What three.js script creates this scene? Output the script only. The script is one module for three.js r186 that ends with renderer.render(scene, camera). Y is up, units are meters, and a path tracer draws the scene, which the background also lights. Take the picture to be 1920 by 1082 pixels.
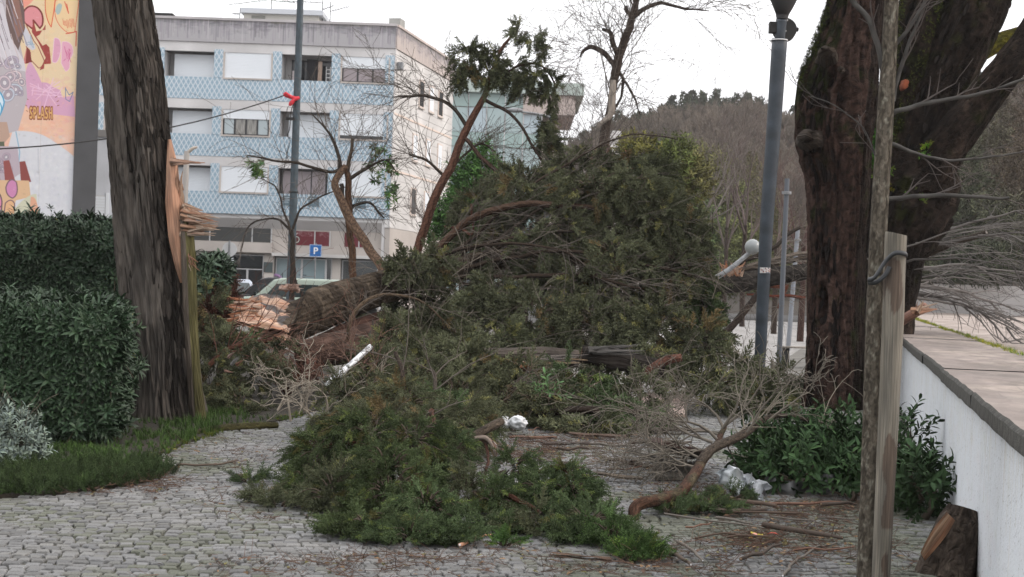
import * as THREE from 'three';
import { mergeGeometries } from 'three/addons/utils/BufferGeometryUtils.js';
import { ImprovedNoise } from 'three/addons/math/ImprovedNoise.js';

// ---------- camera, sky, sun, exposure ----------
const scene = new THREE.Scene();
const EYE = 1.6, FOCAL = 2667, CX = 960, CY = 541;             // focal length in photograph pixels
const camera = new THREE.PerspectiveCamera(2 * Math.atan(CY / FOCAL) * 180 / Math.PI, 1920 / 1082, 0.1, 3000);
camera.rotation.order = 'YXZ';
camera.position.set(0, EYE, 0);
camera.rotation.set(-0.003, 0, 0.035);
camera.focus = 10; camera.userData.fStop = 7;
camera.updateMatrixWorld(true);
scene.add(camera);
const renderer = new THREE.WebGLRenderer({ antialias: true });
renderer.toneMapping = THREE.LinearToneMapping;
renderer.toneMappingExposure = 1.32;
renderer.shadowMap.enabled = true;
{ // overcast sky: even cloud, a little brighter towards the zenith and round the veiled sun
  const w = 256, h = 128, a = new Float32Array(w * h * 4), N = new ImprovedNoise();
  for (let j = 0; j < h; j++) for (let i = 0; i < w; i++) {
    const el = (j + .5) / h * Math.PI - Math.PI / 2, az = i / w * Math.PI * 2;
    const x = Math.cos(el) * Math.cos(az), y = Math.sin(el), z = Math.cos(el) * Math.sin(az);
    const c = N.noise(x * 2.2 + 3, y * 4, z * 2.2) * .05 + N.noise(x * 6, y * 9 + 5, z * 6) * .02;
    const L = (1.0 + .75 * Math.max(0, y)) * (1 + c);
    const k = (j * w + i) * 4;
    a[k] = L * 1.0; a[k + 1] = L * 1.0; a[k + 2] = L * 1.025; a[k + 3] = 1;
  }
  const t = new THREE.DataTexture(a, w, h, THREE.RGBAFormat, THREE.FloatType);
  t.mapping = THREE.EquirectangularReflectionMapping; t.magFilter = THREE.LinearFilter; t.minFilter = THREE.LinearFilter; t.needsUpdate = true;
  scene.background = t; scene.environment = t;
}
const sun = new THREE.DirectionalLight(new THREE.Color(1, .86, .74), 1.2);
sun.position.set(60, 34, -22); sun.target.position.set(0, 0, -24);
sun.castShadow = true; sun.shadow.radius = 22; sun.shadow.mapSize.set(2048, 2048);
Object.assign(sun.shadow.camera, { left: -90, right: 90, top: 90, bottom: -90, near: 1, far: 400 });
scene.add(sun, sun.target);

// ---------- helpers ----------
const V = (x, y, z) => new THREE.Vector3(x, y, z);
function rng(s) { return () => { s |= 0; s = s + 0x6D2B79F5 | 0; let t = Math.imul(s ^ s >>> 15, 1 | s); t = t + Math.imul(t ^ t >>> 7, 61 | t) ^ t; return ((t ^ t >>> 14) >>> 0) / 4294967296; }; }
const PN = new ImprovedNoise();
const noise = (x, y, z) => PN.noise(x, y, z);
const fbm = (x, y, z, o = 4) => { let s = 0, a = .5, f = 1; for (let i = 0; i < o; i++) { s += a * PN.noise(x * f, y * f, z * f); f *= 2.03; a *= .5; } return s; };
const clamp = (x, a = 0, b = 1) => Math.min(b, Math.max(a, x));
const lerp = (a, b, t) => a + (b - a) * t;
const smooth = (a, b, x) => { const t = clamp((x - a) / (b - a)); return t * t * (3 - 2 * t); };
// a point of the place from where the survey photograph shows it and how far off it stands
const at = (px, py, d) => V((px - CX) / FOCAL * d, -(py - CY) / FOCAL * d, -d).applyMatrix4(camera.matrixWorld);
const onPlane = (px, py, y = 0) => { const p = at(px, py, 1).sub(camera.position); return camera.position.clone().addScaledVector(p, (y - EYE) / p.y); };
const onGround = (px, d, y = 0) => { const p = at(px, 640, d); p.y = y; return p; };
const Y = V(0, 1, 0);

const used = {};
function numbered(n) { const k = used[n] = (used[n] ?? -1) + 1; return k ? n + '_' + String(k).padStart(3, '0') : n; }
function tag(o, label, category, group, kind) { if (label) o.userData.label = label; if (category) o.userData.category = category; if (group) o.userData.group = group; if (kind) o.userData.kind = kind; return o; }
function thing(name, label, category, pos, group) { const g = new THREE.Group(); g.name = numbered(name); if (pos) g.position.copy(pos); scene.add(g); return tag(g, label, category, group); }
function put(name, geo, m, parent) {
  const o = new THREE.Mesh(geo, m); o.name = parent ? name : numbered(name); o.castShadow = o.receiveShadow = true;
  if (parent) { o.position.copy(parent.getWorldPosition(V(0, 0, 0))).negate(); parent.add(o); } else scene.add(o);   // geometry is in world metres
  return o;
}
function part(name, geo, m, parent) { const o = new THREE.Mesh(geo, m); o.name = name; o.castShadow = o.receiveShadow = true; parent.add(o); return o; }   // geometry in the parent's own axes
function structure(name, geo, m) { return tag(put(name, geo, m), null, null, null, 'structure'); }

class GB { // collects shapes into one geometry with vertex colours and uv in metres
  constructor() { this.p = []; this.c = []; this.u = []; this.i = []; this.col = [1, 1, 1]; }
  v(p, u = 0, w = 0, c = this.col) { this.p.push(p.x, p.y, p.z); this.c.push(c[0], c[1], c[2]); this.u.push(u, w); return this.p.length / 3 - 1; }
  tri(a, b, c, col) { const i = this.v(a, 0, 0, col), j = this.v(b, 1, 0, col), k = this.v(c, .5, 1, col); this.i.push(i, j, k); }
  quad(a, b, c, d, col) {
    const w = a.distanceTo(b), h = a.distanceTo(d);
    const i = this.v(a, 0, 0, col), j = this.v(b, w, 0, col), k = this.v(c, w, h, col), l = this.v(d, 0, h, col); this.i.push(i, j, k, i, k, l);
  }
  box(x0, x1, y0, y1, z0, z1, col) {
    const P = (x, y, z) => V(x, y, z);
    this.quad(P(x0, y0, z1), P(x1, y0, z1), P(x1, y1, z1), P(x0, y1, z1), col); this.quad(P(x1, y0, z0), P(x0, y0, z0), P(x0, y1, z0), P(x1, y1, z0), col);
    this.quad(P(x1, y0, z1), P(x1, y0, z0), P(x1, y1, z0), P(x1, y1, z1), col); this.quad(P(x0, y0, z0), P(x0, y0, z1), P(x0, y1, z1), P(x0, y1, z0), col);
    this.quad(P(x0, y1, z1), P(x1, y1, z1), P(x1, y1, z0), P(x0, y1, z0), col); this.quad(P(x0, y0, z0), P(x1, y0, z0), P(x1, y0, z1), P(x0, y0, z1), col);
    return this;
  }
  // swept tube; pts Vector3[], rad number[]; opt: disp(theta, s, i) -> factor, color(theta, s, p) -> rgb, caps
  tube(pts, rad, sides = 6, opt = {}) {
    const n = pts.length; let t = pts[1].clone().sub(pts[0]).normalize(), nrm = Math.abs(t.y) > .9 ? V(1, 0, 0) : V(0, 1, 0);
    nrm = nrm.sub(t.clone().multiplyScalar(nrm.dot(t))).normalize();
    let s = 0; const base = this.p.length / 3, wrap = opt.wrap ? 1 : 0, m = sides + (opt.uv ? 1 : 0);
    for (let i = 0; i < n; i++) {
      const t2 = (i < n - 1 ? pts[i + 1].clone().sub(pts[i]) : pts[i].clone().sub(pts[i - 1])).normalize();
      if (i) s += pts[i].distanceTo(pts[i - 1]);
      const tm = i ? t2.clone().add(t).normalize() : t2; nrm = nrm.sub(tm.clone().multiplyScalar(nrm.dot(tm))).normalize(); t = t2;
      const b = tm.clone().cross(nrm);
      for (let k = 0; k < m; k++) {
        const th = k / sides * Math.PI * 2, r = rad[i] * (opt.disp ? opt.disp(th, s, i) : 1);
        const p = pts[i].clone().addScaledVector(nrm, Math.cos(th) * r).addScaledVector(b, Math.sin(th) * r);
        this.v(p, k / sides * Math.max(1, Math.round(rad[0] * 6.28 / .5)) * .5, s, opt.color ? opt.color(th, s, p, i) : this.col);
      }
    }
    for (let i = 0; i < n - 1; i++) for (let k = 0; k < sides; k++) {
      const a = base + i * m + k, b = base + i * m + (opt.uv ? k + 1 : (k + 1) % sides); this.i.push(a, b, b + m, a, b + m, a + m);
    }
    if (opt.caps) for (const e of [0, n - 1]) {
      const c = this.v(pts[e], 0, 0, opt.capColor || this.col), o = base + e * m;
      for (let k = 0; k < sides; k++) { const a = o + k, b = o + (opt.uv ? k + 1 : (k + 1) % sides); e ? this.i.push(c, a, b) : this.i.push(c, b, a); }
    }
    return this;
  }
  geo(flat) {
    let g = new THREE.BufferGeometry();
    g.setAttribute('position', new THREE.Float32BufferAttribute(this.p, 3)); g.setAttribute('color', new THREE.Float32BufferAttribute(this.c, 3));
    g.setAttribute('uv', new THREE.Float32BufferAttribute(this.u, 2)); g.setIndex(this.i);
    if (flat) g = g.toNonIndexed(); g.computeVertexNormals(); return g;
  }
}
// smooth path through control points [Vector3, radius]; returns { pts, rad }
function path(ctrl, n) {
  const c = new THREE.CatmullRomCurve3(ctrl.map(q => q[0])), pts = [], rad = [];
  for (let i = 0; i <= n; i++) { const t = i / n, f = t * (ctrl.length - 1), k = Math.min(ctrl.length - 2, Math.floor(f)); pts.push(c.getPoint(t)); rad.push(lerp(ctrl[k][1], ctrl[k + 1][1], f - k)); }
  return { pts, rad };
}
function wobble(pts, a, f, seed) { return pts.map((p, i) => i ? p.clone().add(V(noise(p.x * f + seed, p.y * f, p.z * f), noise(p.x * f, p.y * f + seed, p.z * f), noise(p.x * f, p.y * f, p.z * f + seed)).multiplyScalar(a)) : p); }
// bare branching: adds tubes to gb, collects tips
function grow(gb, p, dir, len, r, lvl, o) {
  const R = o.R, n = Math.max(2, Math.round(o.seg ?? 4)), pts = [p.clone()], rad = [r]; let d = dir.clone().normalize(); const kids = [];
  for (let i = 1; i <= n; i++) {
    d.add(V(R() - .5, R() - .5, R() - .5).multiplyScalar(o.wander ?? .5)); d.y += (o.lift ?? 0) * (1 - i / n) - (o.sag ?? 0) * i / n; d.normalize();
    const q = pts[i - 1].clone().addScaledVector(d, len / n); if (q.y < (o.floor ?? -9)) { q.y = o.floor + .01; d.y = Math.abs(d.y) * .3; } pts.push(q); rad.push(Math.max(o.minR ?? .002, r * (1 - (o.taper ?? .7) * i / n)));
    if (lvl > 0 && i >= (o.first ?? 1)) kids.push([q, d.clone(), rad[i]]);
  }
  gb.tube(pts, rad, lvl > 1 ? (o.sides ?? 5) : 3, { color: o.color });
  if (lvl > 0) for (const [q, dd, rr] of kids) {
    const c = o.kids ?? 2;
    for (let k = 0; k < c; k++) { if (R() > (o.prob ?? .85)) continue;
      const ax = V(R() - .5, R() - .5, R() - .5).cross(dd).normalize();
      const nd = dd.clone().applyAxisAngle(ax, (o.spread ?? .7) * (.6 + .7 * R()));
      grow(gb, q, nd, len * (o.ratio ?? .62) * (.6 + .7 * R()), rr * .72, lvl - 1, o);
    }
  } else o.tips?.push([pts[n], d.clone()]);
  o.all?.push([pts, rad, lvl]);
}

// ---------- textures ----------
function lattice(seed) { return (i, j) => { let n = Math.imul(i + 7919 * seed, 374761393) + Math.imul(j + 104729, 668265263) | 0; n = Math.imul(n ^ n >>> 13, 1274126177); return ((n ^ n >>> 16) >>> 0) / 4294967296; }; }
function tileNoise(u, v, fx, fy, L) { const x = u * fx, y = v * fy, i = Math.floor(x), j = Math.floor(y), a = x - i, b = y - j, s = a * a * (3 - 2 * a), t = b * b * (3 - 2 * b), m = (q, n) => ((q % n) + n) % n, g = (p, q) => L(m(p, fx), m(q, fy)); return lerp(lerp(g(i, j), g(i + 1, j), s), lerp(g(i, j + 1), g(i + 1, j + 1), s), t); }
function tileFbm(u, v, fx, fy, L, o = 4) { let s = 0, a = .5, t = 0; for (let k = 0; k < o; k++) { s += a * tileNoise(u, v, fx << k, fy << k, L); t += a; a *= .5; } return s / t; }
function tex(w, h, fn, srgb) {
  const d = new Uint8Array(w * h * 4);
  for (let j = 0; j < h; j++) for (let i = 0; i < w; i++) { const c = fn(i / w, j / h), k = (j * w + i) * 4; d[k] = clamp(c[0]) * 255; d[k + 1] = clamp(c[1]) * 255; d[k + 2] = clamp(c[2]) * 255; d[k + 3] = 255; }
  const t = new THREE.DataTexture(d, w, h); t.wrapS = t.wrapT = THREE.RepeatWrapping; t.magFilter = THREE.LinearFilter; t.minFilter = THREE.LinearMipmapLinearFilter; t.generateMipmaps = true;
  if (srgb) t.colorSpace = THREE.SRGBColorSpace; t.needsUpdate = true; return t;
}
const g1 = x => [x, x, x];
const rep = (t, x, y = x) => { const c = t.clone(); c.repeat.set(x, y); c.needsUpdate = true; return c; };
const L1 = lattice(3), L2 = lattice(11), L3 = lattice(29);
const grainTone = tex(256, 256, (u, v) => g1(.78 + .44 * (tileFbm(u, v, 8, 8, L1, 5) - .5) + .12 * (L2(u * 256 | 0, v * 256 | 0) - .5)), true);   // multiplies a colour
const softTone = tex(256, 256, (u, v) => g1(.93 + .14 * (tileFbm(u, v, 4, 4, L1, 6) - .5) + .03 * (L2(u * 256 | 0, v * 256 | 0) - .5)), true);
const grainBump = tex(256, 256, (u, v) => g1(.6 * tileFbm(u, v, 16, 16, L2, 4) + .4 * L3(u * 256 | 0, v * 256 | 0)));
const fibreTone = tex(256, 256, (u, v) => { const w = tileFbm(u, v, 4, 3, L3, 3) * .1, a = tileFbm(u + w, v, 24, 3, L1, 4), b = tileFbm(u, v, 6, 3, L2, 4); return [.74 + .4 * (a - .5) + .24 * (b - .5), .73 + .4 * (a - .5) + .22 * (b - .5), .72 + .4 * (a - .5) + .2 * (b - .5)]; }, true);
const fibreBump = tex(256, 256, (u, v) => { const w = tileFbm(u, v, 4, 2, L3, 3) * .12; return g1(Math.abs(tileFbm(u + w, v, 20, 2, L1, 4) - .5) * 2); });
const plateTone = tex(256, 256, (u, v) => { const w = tileFbm(u, v, 5, 5, L3, 3) * .3, q = tileFbm(u, v, 4, 4, L2, 3) * .3, a = tileFbm(u + w, v + q, 12, 7, L1, 4), b = tileFbm(u + q, v + w, 3, 3, L2, 4); return [.66 + .7 * (a - .5) + .3 * (b - .5), .63 + .68 * (a - .5) + .3 * (b - .5), .6 + .66 * (a - .5) + .3 * (b - .5)]; }, true);
const plateBump = tex(256, 256, (u, v) => { const w = tileFbm(u, v, 6, 6, L3, 3) * .15; return g1(Math.pow(Math.abs(tileFbm(u + w * 2, v + w * 1.7 + .2 * tileFbm(u, v, 5, 4, L1, 3), 12, 6, L2, 4) - .5) * 2, .5)); });
const mat = (c, o = {}) => { const m = new (o.specularIntensity !== undefined ? THREE.MeshPhysicalMaterial : THREE.MeshStandardMaterial)({ roughness: .9, ...o }); Array.isArray(c) ? m.color.setRGB(...c) : m.color.set(c); return m; };
const M = {
  barkFibre: mat([1, 1, 1], { vertexColors: true, map: rep(fibreTone, 1.6, 1), bumpMap: rep(fibreBump, 1.6, 1), bumpScale: .035, roughness: .95, specularIntensity: .25 }),
  barkPlate: mat([1, 1, 1], { vertexColors: true, map: rep(plateTone, 2, 2), bumpMap: rep(plateBump, 2, 2), bumpScale: .018, roughness: .95, specularIntensity: .25 }),
  twig: mat([1, 1, 1], { vertexColors: true, roughness: .9, specularIntensity: .3 }),
  branch: mat([1, 1, 1], { vertexColors: true, map: rep(plateTone, 4, 4), bumpMap: rep(plateBump, 4, 4), bumpScale: .006, roughness: .9, specularIntensity: .3 }),
  wood: mat([1, 1, 1], { vertexColors: true, map: rep(fibreTone, 6, 1.5), bumpMap: rep(fibreBump, 6, 1.5), bumpScale: .006, roughness: .8 }),
  leaf: mat([1, 1, 1], { vertexColors: true, roughness: .85, side: THREE.DoubleSide, specularIntensity: .3 }),
  glossLeaf: mat([1, 1, 1], { vertexColors: true, roughness: .5, side: THREE.DoubleSide, specularIntensity: .55 }),
  vcol: mat([1, 1, 1], { vertexColors: true, roughness: .9 }),
};

// ---------- leaf and sprig shapes for scattering ----------
function frame(dir, roll) { const q = new THREE.Quaternion().setFromUnitVectors(Y, dir.clone().normalize()); return q.multiply(new THREE.Quaternion().setFromAxisAngle(Y, roll)); }
function sprigShape(seed, n = 15, sub = 5, w = .02, reach = .42) { // feathery cypress plume, 1 unit long along +y
  const R = rng(seed), gb = new GB(), tone = () => { const k = .75 + .5 * R(); return [k, k * (.97 + .06 * R()), k * .95]; };
  const ax = t => V(Math.sin(t * 2 + seed) * .04, t, Math.cos(t * 1.7 + seed) * .04 - .10 * t * t);
  const strip = (a, b, wd, c) => { const d = b.clone().sub(a), s = d.clone().cross(V(R() - .5, R() - .5, R() - .5)).normalize().multiplyScalar(wd); gb.tri(a.clone().add(s), a.clone().sub(s), b, c); };
  for (let i = 0; i < 3; i++) strip(ax(i / 3), ax((i + 1.4) / 3), w * .8, [.8, .66, .5]);
  for (let i = 0; i < n; i++) {
    const t = .08 + .9 * i / n, a = ax(t), az = i * 2.4 + R(), L = reach * (1 - .6 * t) * (.7 + .6 * R());
    const d = V(Math.cos(az) * .75, .75, Math.sin(az) * .75).normalize(), b = a.clone().addScaledVector(d, L); b.y -= L * .15;
    strip(a, b, w, tone());
    for (let k = 0; k < sub; k++) {
      const f = .2 + .75 * k / sub, q = a.clone().lerp(b, f), e = d.clone().add(V(R() - .5, R() * .5, R() - .5).multiplyScalar(1.5)).normalize();
      strip(q, q.clone().addScaledVector(e, L * (.34 + .25 * R())), w * (.8 + .5 * R()), tone());
    }
  }
  return gb.geo();
}
function leafInto(gb, base, dir, up, L, W, c, bend = .25) { // folded, bent leaf
  const s = dir.clone().cross(up).normalize(), n = s.clone().cross(dir).normalize(), P = (t, x, h) => base.clone().addScaledVector(dir, t * L).addScaledVector(s, x * W).addScaledVector(n, h * L);
  const a = P(0, 0, 0), m1 = P(.4, 0, 0), m2 = P(.78, 0, -bend * .35), tip = P(1, 0, -bend), l1 = P(.4, .5, .05), r1 = P(.4, -.5, .05), l2 = P(.78, .36, .03 - bend * .35), r2 = P(.78, -.36, .03 - bend * .35);
  gb.tri(a, m1, l1, c); gb.tri(a, r1, m1, c); gb.quad(m1, m2, l2, l1, c); gb.quad(r1, r2, m2, m1, c); gb.tri(m2, tip, l2, c); gb.tri(r2, tip, m2, c);
}
function whorlShape(seed, n = 9, W = .27) { // rosette of narrow leaves about +y, leaves 1 unit long
  const R = rng(seed), gb = new GB();
  for (let i = 0; i < n; i++) { const az = i * 2.399 + R() * .4, el = .1 + .9 * i / n + R() * .2, d = V(Math.cos(az) * Math.cos(el), Math.sin(el), Math.sin(az) * Math.cos(el)), k = .75 + .5 * R(); leafInto(gb, V(0, i * .02, 0), d, Y, .75 + .4 * R(), W, [k, k, k * (.9 + .2 * R())], .12 + .2 * R()); }
  return gb.geo();
}
function leafySprigShape(seed, n = 9, W = .38) { // twig with alternate leaves, 1 unit long
  const R = rng(seed), gb = new GB(); gb.tube([V(0, 0, 0), V(.02, .5, 0), V(0, 1, .03)], [.012, .01, .004], 3, { color: () => [.8, .6, .4] });
  for (let i = 0; i < n; i++) { const t = .15 + .85 * i / n, az = i * 2.4 + R() * .6, d = V(Math.cos(az), .7 + .5 * R(), Math.sin(az)).normalize(), k = .7 + .6 * R(); leafInto(gb, V(0, t, 0), d, Y, .3 + .16 * R(), .11 + .03 * R(), [k, k, k * (.85 + .2 * R())], .3 * R()); }
  return gb.geo();
}
function tuftShape(seed, n = 12) { const R = rng(seed), gb = new GB(); for (let i = 0; i < n; i++) { const a = R() * 6.28, b = V(Math.cos(a), 0, Math.sin(a)).multiplyScalar(.15 * R()), l = .3 + .7 * R(), o = V(Math.cos(a), 0, Math.sin(a)), s = V(-o.z, 0, o.x).multiplyScalar(.022), k = .7 + .6 * R(), m = b.clone().addScaledVector(o, .15 * l).add(V(0, l * .65, 0)), t = b.clone().addScaledVector(o, .5 * l * (.4 + R())).add(V(0, l, 0)), c = [k, k, k * .9]; gb.quad(b.clone().sub(s), b.clone().add(s), m.clone().add(s), m.clone().sub(s), c); gb.tri(m.clone().sub(s), m.clone().add(s), t, c); } return gb.geo(); }
class Scatter { // spreads copies of a few shapes
  constructor(shapes) { this.shapes = shapes; this.m = shapes.map(() => []); this.c = shapes.map(() => []); this.k = 0; }
  add(p, q, s, col) { const k = this.k++ % this.shapes.length; this.m[k].push(new THREE.Matrix4().compose(p, q, typeof s === 'number' ? V(s, s, s) : s)); this.c[k].push(col); }
  build(name, m, parent, label) {
    const out = [];
    this.shapes.forEach((g, k) => {
      if (!this.m[k].length) return; const o = new THREE.InstancedMesh(g, m, this.m[k].length); o.name = name; o.castShadow = o.receiveShadow = true; o.userData.kind = 'stuff';
      const off = parent ? parent.getWorldPosition(V(0, 0, 0)) : V(0, 0, 0), T = new THREE.Matrix4().makeTranslation(-off.x, -off.y, -off.z);
      this.m[k].forEach((x, i) => { o.setMatrixAt(i, x.premultiply(T)); o.setColorAt(i, new THREE.Color().setRGB(...this.c[k][i])); });
      (parent || scene).add(o); if (!parent) o.name = numbered(name); out.push(o);
    });
    return out;
  }
}
const SPRIGS = [1, 2, 3, 4].map(s => sprigShape(s, 22, 6, .03, .34)), SPRIGS_FINE = [5, 6, 7, 8].map(s => sprigShape(s, 28, 6, .018, .27));
const WHORLS = [1, 2, 3].map(s => whorlShape(s)), LEAFY = [1, 2, 3].map(s => leafySprigShape(s)), TUFTS = [1, 2, 3].map(s => tuftShape(s));
// a clump of drooping cypress fronds; sc Scatter, tw GB for the twigs
function fronds(sc, tw, R, c, rad, n, col, o = {}) {
  for (let f = 0; f < n; f++) {
    const th = R() * 6.283, z = R() * 2 - 1, q = Math.sqrt(1 - z * z), u = V(q * Math.cos(th), z, q * Math.sin(th)), w = u.clone().multiply(rad);
    const a = c.clone().addScaledVector(w, .3 + .2 * R()), b = c.clone().addScaledVector(w, .75 + .5 * R() + (R() < .12 ? .35 : 0)); if (o.dir) b.addScaledVector(o.dir, .35 * R());
    const L = a.distanceTo(b), m = a.clone().lerp(b, .5); m.y += .12 * L; b.y -= (o.droop ?? .25) * L * (.5 + R());
    if (b.y < .04) b.y = .04 + .05 * R(); if (m.y < .05) m.y = .05 + .05 * R(); if (a.y < .03) a.y = .03;
    const pts = [0, .25, .5, .75, 1].map(t => a.clone().multiplyScalar((1 - t) * (1 - t)).addScaledVector(m, 2 * t * (1 - t)).addScaledVector(b, t * t));
    tw.tube(pts, [.008, .007, .006, .004, .002], 3, { color: () => o.twigCol || [.065, .05, .038] });
    const sp = o.step ?? .055, k = Math.max(4, Math.round(L / sp)), tint = .65 + .7 * R(), br = R() < (o.brown ?? .06);
    for (let i = 0; i < k; i++) {
      const t = .15 + .85 * i / k, p = a.clone().multiplyScalar((1 - t) * (1 - t)).addScaledVector(m, 2 * t * (1 - t)).addScaledVector(b, t * t);
      const tan = b.clone().sub(m).multiplyScalar(t).addScaledVector(m.clone().sub(a), 1 - t).normalize(), ax = V(R() - .5, R() - .5, R() - .5).cross(tan).normalize(), d = tan.applyAxisAngle(ax, .15 + .55 * R()); d.y -= (o.hang ?? .5) * R();
      if (p.y < .10 && d.y < 0) d.y *= -.15;
      const s = (o.size ?? .2) * (.65 + .7 * R()) * (1.1 - .35 * t), g = tint * (.8 + .4 * R());
      const lt = R() < .09; sc.add(p, frame(d, R() * 6.28), lt ? s * .8 : s, lt ? [col[0] * 2.3, col[1] * 2.1, col[2] * 1.5] : br ? [col[0] * g * 1.5, col[1] * g * 1.05, col[2] * g * .9] : [col[0] * g, col[1] * g, col[2] * g]);
    }
  }
}
const clumpAt = (px, py, d, rx, ry, rz) => { const s = d / FOCAL, c = at(px, py, d); if (c.y < ry * s * .35) c.y = ry * s * .35; return [c, V(rx * s, ry * s, rz ?? rx * s * .8)]; };

// ---------- the setting: ground, paving, wall, hill ----------
const WD = (() => { const a = at(1590, 556, 1).sub(camera.position); a.y = 0; return a.normalize(); })();       // the way the promenade runs
const WN = V(-WD.z, 0, WD.x).multiplyScalar(-1).negate();                                                       // to the river side
const WA = onPlane(1830, 1082, 0);
const wallAt = (t, out, y) => WA.clone().addScaledVector(WD, t).addScaledVector(WN, out).setY(y);
function polySheet(pts, y, thick, s = 1) { // flat polygon with uv in metres and an edge
  const g = new GB(), tri = THREE.ShapeUtils.triangulateShape(pts.map(p => new THREE.Vector2(p.x, p.z)), []);
  const k = pts.map(p => g.v(V(p.x, y, p.z), p.x * s, p.z * s)); for (const [a, b, c] of tri) { const A = pts[a], B = pts[b], Cc = pts[c]; ((B.x - A.x) * (Cc.z - A.z) - (B.z - A.z) * (Cc.x - A.x)) > 0 ? g.i.push(k[a], k[c], k[b]) : g.i.push(k[a], k[b], k[c]); }
  if (thick) for (let i = 0; i < pts.length; i++) { const a = pts[i], b = pts[(i + 1) % pts.length]; g.quad(V(a.x, y - thick, a.z), V(b.x, y - thick, b.z), V(b.x, y, b.z), V(a.x, y, a.z)); }
  return g.geo();
}
const inside = (p, poly) => { let r = false; for (let i = 0, j = poly.length - 1; i < poly.length; j = i++) { const a = poly[i], b = poly[j]; if ((a.z > p.z) !== (b.z > p.z) && p.x < (b.x - a.x) * (p.z - a.z) / (b.z - a.z) + a.x) r = !r; } return r; };
structure('ground', polySheet([V(-500, 0, 60), V(500, 0, 60), V(500, 0, -900), V(-500, 0, -900)], -.14, 0), mat([.075, .073, .07], { map: rep(grainTone, .4), bumpMap: rep(grainBump, 2), bumpScale: .004, roughness: .95 }));
const PAVE = [V(-16, 0, 6), wallAt(-16, -.01, 0), wallAt(75, -.01, 0), V(6, 0, -72), V(-2, 0, -50), V(-16, 0, -44)];
const pavement = structure('pavement', polySheet(PAVE, 0, .14), mat([.24, .225, .20], { map: rep(grainTone, .7), bumpMap: rep(grainBump, 3), bumpScale: .004, roughness: .97 }));
const plazaPoly = [[1255, 690], [1500, 690], [1520, 610], [1500, 580], [1330, 580]].map(([x, y]) => onPlane(x, y));
structure('gravel_path', polySheet([wallAt(9, -4.4, 0), wallAt(9, -2.6, 0), wallAt(74, -1.2, 0), wallAt(74, -10, 0), wallAt(24, -6.2, 0)], .006, 0), mat([.44, .42, .40], { map: rep(grainTone, .8), bumpMap: rep(grainBump, 4), bumpScale: .006, roughness: .97 }));
const BED = [[-260, 955], [0, 938], [140, 930], [270, 912], [312, 893], [262, 872], [345, 838], [425, 808], [520, 795], [600, 772], [620, 690], [470, 640], [-260, 640]].map(([x, y]) => onPlane(x, y));
structure('planting_bed', (() => { const g = polySheet(BED, .04, .045); return g; })(), mat([.055, .045, .03], { map: rep(grainTone, 1.2), bumpMap: rep(grainBump, 3), bumpScale: .02, roughness: 1 }));
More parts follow.
